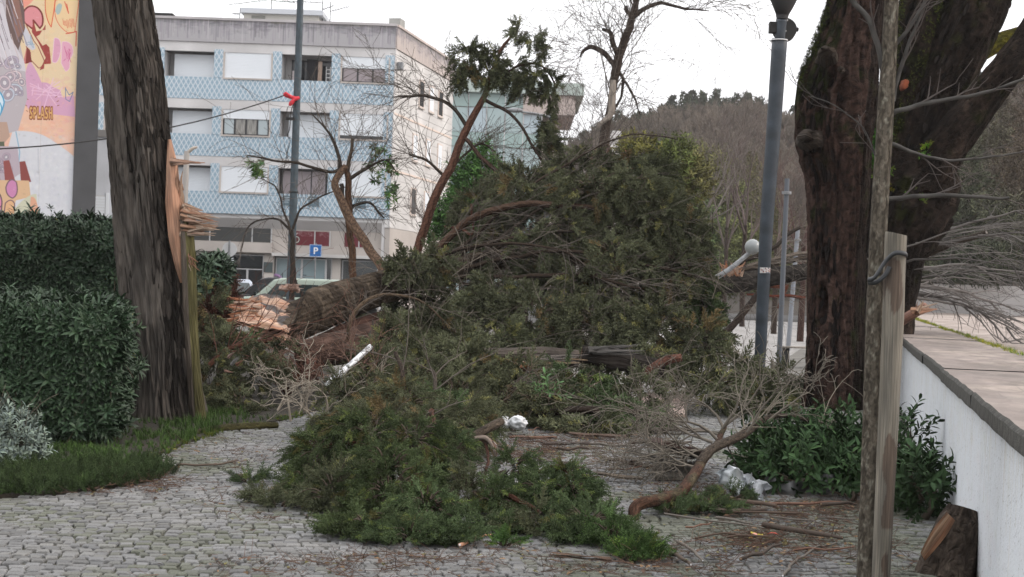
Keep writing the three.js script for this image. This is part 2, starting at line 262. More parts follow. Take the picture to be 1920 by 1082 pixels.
{ // limestone cobbles laid in uneven rows; the nearest are pieces of their own, the rest one mass
  const R = rng(41), rot = .16, ca = Math.cos(rot), sa = Math.sin(rot), stones = [];
  for (let r = 0; r < 156; r++) {
    const z0 = -6.9 - r * .078, h = .078; let x = -8 + R() * .1; const wavy = q => .16 * noise(q * .5, r * .05, 1.7) + .05 * noise(q * 1.6, r * .12, 4);
    while (x < 9) {
      const w = .062 + R() * .045, mx = x + w / 2, z = z0 - .5 * h;
      const X = mx * ca + z * sa, Z = -mx * sa + z * ca;
      if (Math.abs(X) < -Z * .375 + .35 && X * WN.x + Z * WN.z < WA.x * WN.x + WA.z * WN.z - .06 && !inside(V(X, 0, Z), BED) && Z < -7) {
        const j = () => (R() - .5) * .026, g = .0048;
        const cs = [[x + g, z0 - g], [x + w - g, z0 - g], [x + w - g, z0 - h + g], [x + g, z0 - h + g]].map(([a, b]) => { const aa = a + j(), bb = b + j() + wavy(a); return V(aa * ca + bb * sa, 0, -aa * sa + bb * ca); });
        stones.push({ cs, d: -Z, k: R(), m: R(), tilt: [(R() - .5) * .05, (R() - .5) * .05], y: .016 + R() * .010 });
      }
      x += w;
    }
  }
  stones.sort((a, b) => a.d - b.d);
  const bed = part('joint_sand', polySheet([V(-3, 0, -6.3), wallAt(-2.2, -.03, 0), wallAt(11.2, -.03, 0), V(-8, 0, -19.2)], .004, 0), mat([.14, .135, .095], { map: rep(grainTone, 1.6), bumpMap: rep(grainBump, 6), bumpScale: .006, roughness: 1 }), pavement);
  const stoneInto = (g, s) => {
    const c = s.cs[0].clone().add(s.cs[1]).add(s.cs[2]).add(s.cs[3]).multiplyScalar(.25);
    const n = noise(c.x * .9, 2, c.z * .9), moss = smooth(.05, .5, n + (c.x > .9 && c.z > -11 ? .35 : 0) + (s.m - .5) * .5), b = .20 + .155 * s.k + .05 * noise(c.x * .4, 8, c.z * .4), w = s.m * .045;
    const col = [lerp(b * (1 + w), .10, moss * .55), lerp(b * (1 + w * .4), .105, moss * .5), lerp(b * (1.0 - w), .06, moss * .6)];
    const lift = p => s.y + (p.x - c.x) * s.tilt[0] + (p.z - c.z) * s.tilt[1];
    const lo = s.cs.map(p => V(p.x, -.02, p.z)), mid = s.cs.map(p => V(p.x, lift(p) - .006, p.z)), hi = s.cs.map(p => { const q = p.clone().lerp(c, .13); q.y = lift(q); return q; }), top = c.clone().setY(s.y + .002);
    for (let i = 0; i < 4; i++) { const k = (i + 1) % 4; g.quad(lo[i], lo[k], mid[k], mid[i], col); g.quad(mid[i], mid[k], hi[k], hi[i], col); g.tri(hi[i], hi[k], top, col); }
  };
  const m = mat([1, 1, 1], { vertexColors: true, roughness: .8, map: rep(grainTone, 5), bumpMap: rep(grainBump, 6), bumpScale: .003 });
  for (const s of stones.slice(0, 300)) { const g = new GB(); stoneInto(g, s); part('cobblestone', g.geo(), m, pavement); }
  const g = new GB(); for (const s of stones.slice(300)) stoneInto(g, s); part('cobblestones', g.geo(), m, pavement).userData.kind = 'stuff';
}
function canvasTex(w, h, draw) { const c = document.createElement('canvas'); c.width = w; c.height = h; draw(c.getContext('2d'), w, h); const t = new THREE.CanvasTexture(c); t.colorSpace = THREE.SRGBColorSpace; t.wrapS = t.wrapT = THREE.RepeatWrapping; return t; }
function speckle(x, w, h, n, R, cols, a, s = 3, tall = 1) { for (let i = 0; i < n; i++) { x.fillStyle = cols[i % cols.length]; x.globalAlpha = a * R(); const r = s * R(); x.fillRect(R() * w, R() * h, r, r * tall); } x.globalAlpha = 1; }
function blotch(x, px, py, rx, ry, col, a, R, n = 40) { x.fillStyle = col; for (let i = 0; i < n; i++) { const t = R() * 6.283, q = Math.sqrt(R()), r = (.08 + .22 * R()); x.globalAlpha = a * (.3 + R()) / 3; x.beginPath(); x.ellipse(px + Math.cos(t) * q * rx, py + Math.sin(t) * q * ry, rx * r, ry * r, 0, 0, 7); x.fill(); } x.globalAlpha = 1; }
{ // long low wall along the promenade: white painted face, broad concrete coping
  const w = thing('promenade_wall', 'long low white painted wall with broad grey concrete coping', 'wall', wallAt(0, 0, 0));
  const R = rng(5), H = 1.04, T = 1.06;
  const paint = canvasTex(2048, 512, (x, cw, ch) => {
    x.fillStyle = '#dfe2e4'; x.fillRect(0, 0, cw, ch); for (let i = 0; i < 60; i++) blotch(x, R() * cw, R() * ch, 120, 70, ['#c9ccd0', '#eceff0', '#d6d4cc'][i % 3], .3, R, 20);
    for (let i = 0; i < 260; i++) { x.fillStyle = ['#b7ab93', '#a8a59c', '#c4b79a'][i % 3]; x.globalAlpha = .08 + .3 * R(); const px = R() * cw, l = ch * (.1 + .8 * R() * R()); x.fillRect(px, 0, 1 + 4 * R(), l); } x.globalAlpha = 1;
    speckle(x, cw, ch, 3600, R, ['#6d6a64', '#8d887e', '#55524d'], .9, 3.2, 2);
    for (let i = 0; i < 90; i++) blotch(x, R() * cw, ch - 30 * R() * R(), 60, 26, ['#7d7a66', '#6d6a55', '#8f8a78'][i % 3], .5, R, 16); for (let i = 0; i < 26; i++) { x.strokeStyle = '#77746c'; x.globalAlpha = .5; x.lineWidth = 1.2; x.beginPath(); let a = R() * cw, b = R() * ch; x.moveTo(a, b); for (let k = 0; k < 9; k++) { a += (R() - .5) * 26; b += 8 + R() * 16; x.lineTo(a, b); } x.stroke(); } x.globalAlpha = 1; for (let i = 0; i < 30; i++) blotch(x, R() * cw, R() * ch * .5, 18, 60, '#9aa08c', .25, R, 16);
  });
  const gb = new GB(), q = (a, b, c, d, u0, u1) => { const k = [[a, u0, 0], [b, u1, 0], [c, u1, 1], [d, u0, 1]].map(([p, u, v]) => gb.v(p, u, v)); gb.i.push(k[0], k[1], k[2], k[0], k[2], k[3]); };
  for (let t = -14; t < 60; t += 6.2) q(wallAt(t, 0, 0), wallAt(t + 6.2, 0, 0), wallAt(t + 6.2, .015, H - .1), wallAt(t, .015, H - .1), 0, 1);
  q(wallAt(60, .02, -.1), wallAt(60, T, -.1), wallAt(60, T, H - .1), wallAt(60, .02, H - .1), 0, .2); q(wallAt(-14, T, -.1), wallAt(-14, .02, -.1), wallAt(-14, .02, H - .1), wallAt(-14, T, H - .1), 0, .2);
  q(wallAt(60, T, .2), wallAt(-14, T, .2), wallAt(-14, T, H - .1), wallAt(60, T, H - .1), 0, 8);
  put('painted_face', gb.geo(), mat([.84, .85, .87], { map: paint, bumpMap: rep(grainBump, 20, 4), bumpScale: .004, roughness: .85 }), w);
  const top = canvasTex(1024, 512, (x, cw, ch) => { x.fillStyle = '#a3958d'; x.fillRect(0, 0, cw, ch); for (let i = 0; i < 110; i++) blotch(x, R() * cw, R() * ch, 130, 60, ['#c9b9ad', '#7d726b', '#dccbbd', '#85796f'][i % 4], .7, R, 22); speckle(x, cw, ch, 2500, R, ['#6b625b', '#d3c8bd'], .5, 2); for (let i = 0; i < 30; i++) { x.fillStyle = '#5d5650'; x.globalAlpha = .25; x.fillRect(R() * cw, R() * ch, 30 + 90 * R(), 1.5); } x.globalAlpha = 1; });  // mottled concrete; the pale blotches also paint in soft dappled sun
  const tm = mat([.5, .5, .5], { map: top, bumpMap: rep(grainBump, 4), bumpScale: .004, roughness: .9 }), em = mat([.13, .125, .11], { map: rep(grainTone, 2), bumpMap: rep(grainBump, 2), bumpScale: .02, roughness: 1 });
  for (let t = -14, k = 0; t < 60; t += 2.9, k++) {
    const g = new GB(), dy = (R() - .5) * .012, o = -.02 + (R() - .5) * .012, a = t + .006, b = Math.min(60.05, t + 2.894), n = 12;
    const P = (tt, oo, y) => wallAt(tt, oo + (y > H - .05 && oo < .1 ? .012 * noise(tt * 9, 3, k) : 0), y + dy + (oo < .1 ? .012 * noise(tt * 7, 5, k) : 0));
    const u = (p, uu, vv) => g.v(p, uu, vv);
    for (let i = 0; i < n; i++) { const s = lerp(a, b, i / n), e = lerp(a, b, (i + 1) / n), k4 = [u(P(s, o + .02, H), s / 6, 0), u(P(e, o + .02, H), e / 6, 0), u(P(e, T, H), e / 6, .35), u(P(s, T, H), s / 6, .35)]; g.i.push(k4[0], k4[1], k4[2], k4[0], k4[2], k4[3]); }
    g.quad(wallAt(a, T, H - .1), wallAt(b, T, H - .1), wallAt(b, T, H + dy), wallAt(a, T, H + dy));
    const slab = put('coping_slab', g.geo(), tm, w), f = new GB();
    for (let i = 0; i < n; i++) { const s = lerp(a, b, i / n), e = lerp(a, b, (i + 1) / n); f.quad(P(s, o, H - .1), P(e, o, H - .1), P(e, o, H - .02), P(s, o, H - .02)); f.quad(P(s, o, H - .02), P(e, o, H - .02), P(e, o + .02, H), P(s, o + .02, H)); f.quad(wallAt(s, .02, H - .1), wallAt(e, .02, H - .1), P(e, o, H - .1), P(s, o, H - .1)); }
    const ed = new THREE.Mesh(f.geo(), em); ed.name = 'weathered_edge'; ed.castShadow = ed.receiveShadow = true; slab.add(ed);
  }
  structure('riverside_ground', polySheet([wallAt(-14, T + .01, 0), wallAt(-14, 90, 0), wallAt(110, 120, 0), wallAt(110, 8, 0), wallAt(60, T + .01, 0)], .9, 0), mat([.60, .50, .44], { map: rep(grainTone, .5), bumpMap: rep(grainBump, 1.5), bumpScale: .03, roughness: .95 }));
  const sc = new Scatter(TUFTS), S = rng(77);   // moss and small weeds in the joint behind the coping
  for (let i = 0; i < 2600; i++) { const t = -2 + S() * 40, k = noise(t * .9, 1, 6) + .3; if (S() > k + .25) continue; const p = wallAt(t, T - .09 + .17 * S() * (k + .4), H - .03), y = S(); sc.add(p, frame(V(S() - .5, 1, S() - .5), S() * 6), V(.10, .045 + .05 * S(), .10), y < .55 ? [.23, .22, .02] : [.09, .15, .03]); }
  sc.build('moss', M.leaf, w);
}
{ // wooded hill beyond the river
  const ridge = px => { const k = [[-600, 500], [700, 470], [1000, 300], [1060, 262], [1150, 228], [1250, 200], [1330, 190], [1410, 192], [1440, 205], [1520, 205], [1650, 190], [1800, 165], [1950, 150], [2300, 140], [2900, 200]]; let i = 0; while (i < k.length - 2 && px > k[i + 1][0]) i++; const t = clamp((px - k[i][0]) / (k[i + 1][0] - k[i][0])); return lerp(k[i][1], k[i + 1][1], t * t * (3 - 2 * t)); };
  const top = px => Math.max(0, (533 - (960 - px) * .035 - ridge(px)) / FOCAL * 250 - 5.2);
  const hgt = (px, d) => top(px) * Math.pow(smooth(108, 250, d), .85) * (1 + .12 * fbm(px * .006, d * .02, 3)) * (1 - .35 * smooth(260, 420, d)) - .3;
  const g = new GB(), nx = 70, nd = 34;
  for (let j = 0; j <= nd; j++) for (let i = 0; i <= nx; i++) { const px = -600 + i * 50, d = 110 + j * 10, p = onGround(px, d); p.y = hgt(px, d) - (i === 0 || i === nx || j === 0 ? 1 : 0); g.v(p, p.x, p.z); }
  for (let j = 0; j < nd; j++) for (let i = 0; i < nx; i++) { const a = j * (nx + 1) + i; g.i.push(a, a + 1, a + nx + 2, a, a + nx + 2, a + nx + 1); }
  structure('hill', g.geo(), mat([.07, .058, .045], { map: rep(grainTone, .03), roughness: 1 }));
  const R = rng(99);
  const bareShape = s => { const Q = rng(s), b = new GB(), tips = []; grow(b, V(0, 0, 0), V(.1 * (Q() - .5), 1, 0), .75, .035, 3, { R: Q, seg: 3, kids: 3, spread: .55, ratio: .6, wander: .3, lift: .3, minR: .008, sides: 4, first: 1, color: () => { const k = .8 + .4 * Q(); return [k, k * .95, k * .9]; } }); return b.geo(); };
  const pineShape = s => { const Q = rng(s), b = new GB(); b.tube([V(0, 0, 0), V(.02, .5, 0), V(.05, .95, 0)], [.03, .022, .01], 4, { color: () => [1.6, 1.1, .8] }); for (let i = 0; i < 260; i++) { const y = .4 + .6 * Q(), r = .26 * (1.12 - y) + .05, a = Q() * 6.28, c = V(Math.cos(a) * r * Math.sqrt(Q()) + .05, y, Math.sin(a) * r * Math.sqrt(Q())), k = .6 + .8 * Q(), d = V(Q() - .3, Q() - .2, Q() - .5).normalize().multiplyScalar(.075), e = V(Q() - .5, Q() - .5, Q() - .5).normalize().multiplyScalar(.03); b.tri(c.clone().sub(e), c.clone().add(e), c.clone().add(d), [k, k, k * .8]); } return b.geo(); };
  const bushShape = s => { const Q = rng(s), b = new GB(); for (let i = 0; i < 420; i++) { const a = Q() * 6.28, z = Q(), r = (.25 + .75 * Math.cbrt(Q())) * (.9 + .3 * noise(Math.cos(a) * 2, z * 3, Math.sin(a) * 2 + s)), q = Math.sqrt(1 - z * z), c = V(Math.cos(a) * q * r * .5, .12 + z * r * .85, Math.sin(a) * q * r * .5), k = .6 + .8 * Q(), d = V(Q() - .5, Q() - .1, Q() - .5).normalize().multiplyScalar(.07), e = V(Q() - .5, Q() - .5, Q() - .5).normalize().multiplyScalar(.022); b.tri(c.clone().sub(e), c.clone().add(e), c.clone().add(d), [k, k * .98, k * .95]); } return b.geo(); };
  const bare = new Scatter([1, 2, 3, 4].map(bareShape)), haze = new Scatter([5, 6, 7].map(bushShape)), pines = new Scatter([8, 9, 10].map(pineShape));
  for (let i = 0; i < 9000; i++) {
    const px = 880 + R() * 1500, d = 122 + 138 * Math.pow(R(), .7), p = onGround(px, d); p.y = hgt(px, d) - .1; const k = .6 + .8 * R(), zone = noise(px * .008, d * .03, 9);
    if (R() < .55) bare.add(p, frame(V(.05 * (R() - .5), 1, .05), R() * 6), 2.2 + 1.9 * R(), [.135 * k, .116 * k, .094 * k]);
    else if (zone > .0) haze.add(p, frame(Y, R() * 6), V(3.2, 2.6, 3.2).multiplyScalar(.6 + .6 * R()), [.062 * k, .070 * k, .040 * k]);
    else haze.add(p, frame(Y, R() * 6), V(3.6, 3.4, 3.6).multiplyScalar(.6 + .6 * R()), [.125 * k, .11 * k, .082 * k]);
  }
  for (let i = 0; i < 700; i++) { const px = 1050 + R() * 1300, d = 236 + 30 * R(), p = onGround(px, d), gap = px > 1415 && px < 1520; if (gap && R() < .8) continue; p.y = hgt(px, d) - .2; const k = .7 + .6 * R(); pines.add(p, frame(V(.14 + .05 * R(), 1, 0), R() * 6), V(5.5, 6.6, 5.5).multiplyScalar(.75 + .6 * R()), [.034 * k, .043 * k, .028 * k]); }
  bare.build('trees', M.twig, tag(thing('bare_forest'), 'leafless brown woodland covering the hillside', 'woodland', null, 'stuff'));
  haze.build('trees', M.leaf, tag(thing('forest'), 'brown and olive scrub between the trees on the hillside', 'scrub', null, 'stuff'));
  pines.build('trees', M.leaf, tag(thing('pine_forest'), 'dark pines in a row along the hill ridge', 'pines', null, 'stuff'));
}

// ---------- buildings ----------
const plaster = (c, r = .5) => mat(c, { map: rep(softTone, r * .4), bumpMap: rep(grainBump, 2), bumpScale: .003, roughness: .9 });
const bx = (...a) => new GB().box(...a).geo();
const B = {
  white: plaster([.68, .66, .65]), shutter: mat([.72, .75, .78], { roughness: .6 }), frame: mat([.02, .02, .022], { roughness: .4 }), alu: mat([.55, .55, .55], { roughness: .4, metalness: .3 }),
  glass: new THREE.MeshPhysicalMaterial({ color: new THREE.Color(.55, .6, .6), transmission: 1, thickness: 0, roughness: .06, ior: 1.5 }), paleGlass: mat([.42, .48, .5], { roughness: .12 }), smoke: mat([.05, .055, .06], { roughness: .08 }), curtain: mat([.5, .5, .48], { roughness: .9, map: rep(fibreTone, 3, 1) }), mauve: mat([.28, .24, .25], { roughness: .3 }),
  dark: mat([.02, .019, .018]), stone: plaster([.52, .47, .43]), roof: mat([.28, .09, .06], { map: rep(fibreTone, 2, 2) }), steel: mat([.055, .085, .105], { roughness: .5, map: rep(grainTone, 1) }), grey: mat([.33, .34, .35], { roughness: .55, map: rep(grainTone, 1) }),
};
{ // apartment block faced with blue lozenge tiles
  const X0 = at(736, 250, 70).x, bl = thing('apartment_building', 'four storey apartment block with blue lozenge tiled balconies and white shutters', 'building', V(X0, -.13, -70));
  const R = rng(8), bay = 2.89, W = bay * 7, st = [4.72, 7.52, 10.32], PW = .44;
  const tiles = canvasTex(256, 448, (x, w, h) => {
    x.fillStyle = '#d3d9dd'; x.fillRect(0, 0, w, h);
    const d = (cx, cy, sx, sy, c) => { x.fillStyle = c; x.beginPath(); x.moveTo(cx, cy - sy); x.lineTo(cx + sx, cy); x.lineTo(cx, cy + sy); x.lineTo(cx - sx, cy); x.closePath(); x.fill(); };
    for (const [cx, cy] of [[w / 2, h / 2], [0, 0], [w, 0], [0, h], [w, h]]) { d(cx, cy, w * .405, h * .405, '#8faabb'); d(cx, cy, w * .25, h * .25, '#a3b6c2'); d(cx, cy, w * .13, h * .13, '#88a3b5'); }
    speckle(x, w, h, 300, R, ['#ffffff', '#567f92'], .15, 4);
  });
  tiles.repeat.set(1 / .235, 1 / .41);
  const tileM = mat([.9, .9, .9], { map: tiles, roughness: .25 });
  const stainTex = (seed, sunSide) => canvasTex(1024, 256, (x, w, h) => {
    const Q = rng(seed); x.fillStyle = sunSide ? '#b5aaa4' : '#a5a2a4'; x.fillRect(0, 0, w, h); for (let i = 0; i < 90; i++) blotch(x, Q() * w, h * .55 * Q() * Q() + 8, 60, 50, ['#6b696c', '#7c7a7d', '#5c5b5e'][i % 3], .5, Q, 20);
    for (let i = 0; i < 420; i++) { x.fillStyle = ['#5c5960', '#6f6a72', '#c3bcc0', '#8b858b'][i % 4]; x.globalAlpha = .08 + .3 * Q(); x.fillRect(Q() * w, h * .12 * Q(), 1 + 6 * Q(), h * (.15 + .8 * Q())); } x.globalAlpha = 1;
    for (let i = 0; i < 60; i++) blotch(x, Q() * w, 26 + 26 * Q(), 26, 8, '#77744f', .4, Q, 14);
  });
  const cl = (u, t) => { const c = t.clone(); c.repeat.set(u[0], u[1]); c.needsUpdate = true; return c; };
  // body
  part('wall', bx(-W, -.02, 4.0, 13.1, -11.6, -1.3), B.white, bl);
  const P = (n, m, ...a) => part(n, bx(...a), m, bl);
  for (const b of st) {
    P('tiled_parapet', tileM, -W, -.03, b, b + 1.07, -.16, 0);
    P('floor_beam', B.white, -W, -.03, b + 2.33, b + 2.8, -.2, -.02);
    P('floor_slab', B.white, -W, -.03, b - .2, b - .003, -1.3, -.2);
    for (let k = 0; k <= 7; k++) { const x = -bay * k; P('tiled_pier', tileM, x - (k ? PW / 2 : PW + .02), x + (k ? PW / 2 : -.02), b + 1.073, b + 2.45, -.14, .012); }
  }
  const stain = mat([1, 1, 1], { map: cl([1 / 13, 1 / 1.25], stainTex(4)), roughness: .95 });
  P('stained_fascia', stain, -W, 0, 13.12, 14.2, -.3, .06);
  P('roof_edge', plaster([.5, .47, .47]), -W, .05, 14.2, 14.32, -.4, .12);
  P('roof', plaster([.3, .3, .3]), -W, .05, 13.15, 14.18, -11.6, -.42);
  const shutterGeo = (x0, x1, y0, y1, z) => { const g = new GB(), n = Math.max(2, Math.round((y1 - y0) / .075)); for (let i = 0; i < n; i++) { const a = lerp(y0, y1, i / n), b2 = lerp(y0, y1, (i + 1) / n); g.quad(V(x0, a, z), V(x1, a, z), V(x1, b2 - .008, z + .006), V(x0, b2 - .008, z + .006)); g.quad(V(x0, b2 - .008, z + .006), V(x1, b2 - .008, z + .006), V(x1, b2, z), V(x0, b2, z)); } return g.geo(); };
  const openGroup = (name) => { const g = new THREE.Group(); g.name = name; bl.add(g); return g; };
  function windowBay(k, b, closed, panes, pm) { // k-th bay from the corner
    const x1 = -bay * k - PW / 2 - .0, x0 = -bay * (k + 1) + PW / 2, y0 = b + 1.0, y1 = b + 2.33, z = -.06, g = openGroup('window'), Q = (n, m, ...a) => part(n, bx(...a), m, g);
    Q('frame', B.stone, x0 + .002, x0 + .08, y0, y1, -.14, .02); Q('frame', B.stone, x1 - .08, x1 - .002, y0, y1, -.14, .02); Q('sill', B.stone, x0 + .08, x1 - .08, y0, y0 + .08, -.14, .05);
    const ys = lerp(y1, y0 + .08, closed); part('roller_shutter', shutterGeo(x0 + .08, x1 - .08, ys, y1, z), B.shutter, g);
    if (closed < .97) {
      Q('sash', B.frame, x0 + .08, x1 - .08, y0 + .08, y0 + .14, -.13, -.085); Q('sash', B.frame, x0 + .08, x1 - .08, Math.min(ys, y1) - .02, Math.min(ys, y1) + .04, -.13, -.085);
      for (let i = 0; i <= panes; i++) { const x = lerp(x0 + .11, x1 - .11, i / panes); Q('mullion', B.frame, x - (i % 2 || panes < 4 ? .035 : .05), x + .035, y0 + .14, ys, -.13, -.08); }
      for (let i = 0; i < panes; i++) Q('pane', Array.isArray(pm) ? pm[i % pm.length] : pm, lerp(x0 + .11, x1 - .11, i / panes) + .036, lerp(x0 + .11, x1 - .11, (i + 1) / panes) - .051, y0 + .14, ys - .02, -.12, -.105);
    }
  }
  function loggia(k, b, glazed) {
    const x1 = -bay * k - PW / 2, x0 = -bay * (k + 1) + PW / 2, g = openGroup('loggia'), Q = (n, m, ...a) => part(n, bx(...a), m, g);
    Q('side_wall', B.white, x0 - .12, x0 - .003, b, b + 2.33, -1.3, -.165); Q('side_wall', B.white, x1 + .003, x1 + .12, b, b + 2.33, -1.3, -.165);
    if (glazed === 'shut') part('roller_shutter', shutterGeo(x0 + .35, x1 - .004, b + .3, b + 2.25, -.62), B.shutter, g);
    if (glazed === 'window') { Q('frame', B.frame, x0 + .1, x1 - .1, b + 1.07, b + 2.28, -.5, -.46); for (let i = 0; i < 3; i++) Q('pane', B.mauve, lerp(x0 + .14, x1 - .14, i / 3) + .03, lerp(x0 + .14, x1 - .14, (i + 1) / 3) - .03, b + 1.1, b + 2.24, -.455, -.44); }
    if (glazed === 'dark') { Q('shade_door_frame', B.frame, x0 + .3, x1 - .1, b + .05, b + 2.25, -1.29, -1.24); Q('shade_door_pane', B.smoke, x0 + .36, x0 + 1.1, b + .12, b + 2.18, -1.239, -1.23); Q('shade_door_pane', B.smoke, x0 + 1.16, x1 - .16, b + .12, b + 2.18, -1.239, -1.23); }  // added dark door standing in for the shade inside the balcony
  }
  const kinds = [
    ['w', .99], ['loggia', 'window'], ['w', .99], ['loggia', 'shut'], ['w', .99], ['loggia', 'shut'], ['w', .99],
    ['w', .86, 3], ['loggia', 'shut'], ['w', .36, 4], ['loggia', 'shut'], ['w', .5, 3], ['loggia', 'shut'], ['w', .9, 3],
    ['w', .45, 3], ['loggia', 'dark'], ['w', .99], ['loggia', 'shut'], ['w', .99], ['loggia', 'shut'], ['w', .99]];
  kinds.forEach((q, i) => { const b = st[Math.floor(i / 7)], k = i % 7; q[0] === 'w' ? windowBay(k, b, q[1], q[2] || 1, i === 9 ? [B.paleGlass, B.curtain, B.curtain, B.paleGlass] : i === 14 ? B.mauve : B.smoke) : loggia(k, b, q[1]); });
  // laundry and clutter on the open top balcony
  { const b = st[2], x = -bay * 2 + PW / 2, cloth = (n, x0, w, y0, y1, z, c, lab) => { const g = new GB(), m = 8; for (let i = 0; i < m; i++) for (let j = 0; j < 5; j++) { const Pq = (s, t) => V(x0 + w * s, lerp(y0, y1, t), z + .05 * Math.sin(s * 9 + j) * (1 - t)); g.quad(Pq(i / m, j / 5), Pq((i + 1) / m, j / 5), Pq((i + 1) / m, (j + 1) / 5), Pq(i / m, (j + 1) / 5)); } const o = part(n, g.geo(), mat(c, { side: THREE.DoubleSide }), bl); o.userData.label = lab; };
    cloth('hanging_cloth', x + .72, .14, b + 1.3, b + 2.25, -.6, [.45, .03, .03], 'red cloth hanging on the balcony'); cloth('hanging_cloth', x + 1.15, .55, b + 1.0, b + 2.2, -.55, [.012, .012, .014], 'black jacket hanging on the balcony'); cloth('hanging_cloth', x + 1.72, .2, b + .9, b + 2.1, -.5, [.4, .3, .24], 'beige cloth hanging on the balcony'); cloth('hanging_cloth', x + .45, .3, b + .9, b + 1.6, -.5, [.4, .36, .36], 'grey cloth hanging on the balcony');
    const g = new GB(); for (const dx of [0, .2]) g.box(x + 2.12 + dx, x + 2.15 + dx, b + 1.0, b + 1.85, -.5, -.46); for (let i = 0; i < 4; i++) g.box(x + 2.15, x + 2.32, b + 1.1 + i * .2, b + 1.13 + i * .2, -.5, -.47); part('step_ladder', g.geo(), B.alu, bl); }
  for (const [x, dx] of [[-5.0, 0], [-3.75, 0], [-1.45, 0]]) { const g = openGroup('notice_plaque'); part('board', bx(x - .26, x + .26, st[0] + .5, st[0] + .98, .015, .04), mat([.10, .15, .18], { roughness: .4 }), g); for (let i = 0; i < 3; i++) part('text_line', bx(x - .2, x + .2 - .1 * i, st[0] + .86 - i * .11, st[0] + .89 - i * .11, .041, .045), mat([.4, .45, .48]), g); }
  // ground floor
  { const g = new GB(); g.quad(V(-W, 4.06, -.6), V(-.03, 4.06, -.6), V(-.03, 4.52, -.13), V(-W, 4.52, -.13)); g.quad(V(-W, 4.52, -.13), V(-.03, 4.52, -.13), V(-.03, 4.715, -.13), V(-W, 4.715, -.13)); part('sloping_soffit', g.geo(), B.white, bl); }
  P('shop_wall', B.stone, -W, -.03, 2.78, 4.08, -.9, -.6);
  P('canopy', plaster([.6, .58, .56]), -5.75, -.1, 2.72, 2.88, -.6, -.05);
  P('concrete_lintel', B.stone, -11.5, -5.78, 2.85, 3.35, -.6, -.2);
  const pier = (x, w) => P('stone_pier', plaster([.6, .55, .5]), x - w / 2, x + w / 2, 0, 2.78, -.95, -.5); [-.25, -2.6, -5.95, -9.3, -12.6, -15.8, -19.8].forEach((x, i) => pier(x, i === 1 ? .42 : .5));
  P('shop_back', plaster([.3, .28, .26]), -W, -.05, 0, 4.0, -6.2, -6); P('shop_ceiling', plaster([.4, .4, .38]), -W, -.05, 2.79, 2.9, -6, -.92); P('shop_end_wall', plaster([.3, .3, .28]), -W - .1, -W, 0, 4, -6, -.6); for (const x of [-5.95, -9.3, -12.6, -15.8]) P('shop_partition', plaster([.3, .3, .28]), x - .08, x + .08, 0, 2.78, -6, -.96);
  for (const [a, b] of [[-10.15, -8.95], [-8.9, -6.85], [-6.8, -5.9]]) { const g = openGroup('window'); part('pane', bx(a, b, 3.38, 4.06, -.59, -.56), mat([.05, .052, .05], { roughness: .3 }), g); part('frame', bx(b, b + .05, 3.36, 4.07, -.6, -.5), B.alu, g); }
  const red = s => canvasTex(256, 128, (x, w, h) => { const Q = rng(s); x.fillStyle = '#7a1425'; x.fillRect(0, 0, w, h); for (let i = 0; i < 34; i++) blotch(x, w * (.3 + .7 * Q()), h * .35 * Q(), 22, 9, '#c9bdb4', .9, Q, 12); if (s === 1) { x.strokeStyle = '#111'; x.lineWidth = 20; x.beginPath(); x.arc(70, 78, 26, 0, 7); x.stroke(); x.strokeStyle = '#e8e2d8'; x.lineWidth = 9; x.beginPath(); x.arc(70, 78, 26, 0, 7); x.stroke(); x.beginPath(); x.moveTo(46, 70); x.quadraticCurveTo(52, 28, 84, 18); x.stroke(); } });
  for (const [a, b, s] of [[-4.95, -3.75, 1], [-3.7, -3.0, 2], [-2.25, -1.55, 3], [-1.5, -1.2, 4]]) { const g = openGroup('shop_window'); const m = mat([.62, .62, .62], { map: red(s), roughness: .3 }), q = new GB(), i = [[a, 3.3, 0, 0], [b, 3.3, 1, 0], [b, 4.0, 1, 1], [a, 4.0, 0, 1]].map(([x, y, u, v]) => q.v(V(x, y, -.58), u, v)); q.i.push(i[0], i[1], i[2], i[0], i[2], i[3]); part('poster_pane', q.geo(), m, g); part('frame', bx(b, b + .05, 3.28, 4.03, -.6, -.54), B.alu, g); }
  { // dark shop sign with worn white lettering by the far entrance
    const t = canvasTex(256, 128, (x, w, h) => { x.fillStyle = '#11141c'; x.fillRect(0, 0, w, h); x.fillStyle = '#c9ccd2'; for (let i = 0; i < 9; i++) x.fillRect(110 + i * 13, 26 + (i % 3), 9, 14 - (i % 4)); for (let i = 0; i < 8; i++) x.fillRect(70 + i * 13, 58, 9, 9); x.beginPath(); x.ellipse(66, 128, 40, 34, 0, 0, 7); x.fill(); }), q = new GB(), i = [[-13.6, 2.9, 0, 0], [-11.2, 2.9, 1, 0], [-11.2, 3.9, 1, 1], [-13.6, 3.9, 0, 1]].map(([x, y, u, v]) => q.v(V(x, y, -.5), u, v)); q.i.push(i[0], i[1], i[2], i[0], i[2], i[3]); part('shop_sign', q.geo(), mat([.9, .9, .9], { map: t }), bl); }
  const shopPane = (a, b, y0, y1, m) => { const g = openGroup('shop_window'); part('pane', bx(a, b, y0, y1, -.85, -.82), m, g); part('frame', bx(a - .05, a, y0 - .05, y1 + .05, -.86, -.78), B.alu, g); part('frame', bx(b, b + .05, y0 - .05, y1 + .05, -.86, -.78), B.alu, g); part('transom', bx(a, b, y1, y1 + .05, -.86, -.78), B.alu, g); };
  const aqua = mat([.27, .35, .37], { roughness: .12 });
  shopPane(-5.6, -4.4, .3, 2.6, aqua); shopPane(-4.3, -3.2, .3, 2.6, mat([.25, .33, .35], { roughness: .12 })); shopPane(-3.1, -2.9, .2, 2.65, B.glass); shopPane(-2.3, -.6, .3, 2.6, B.glass);
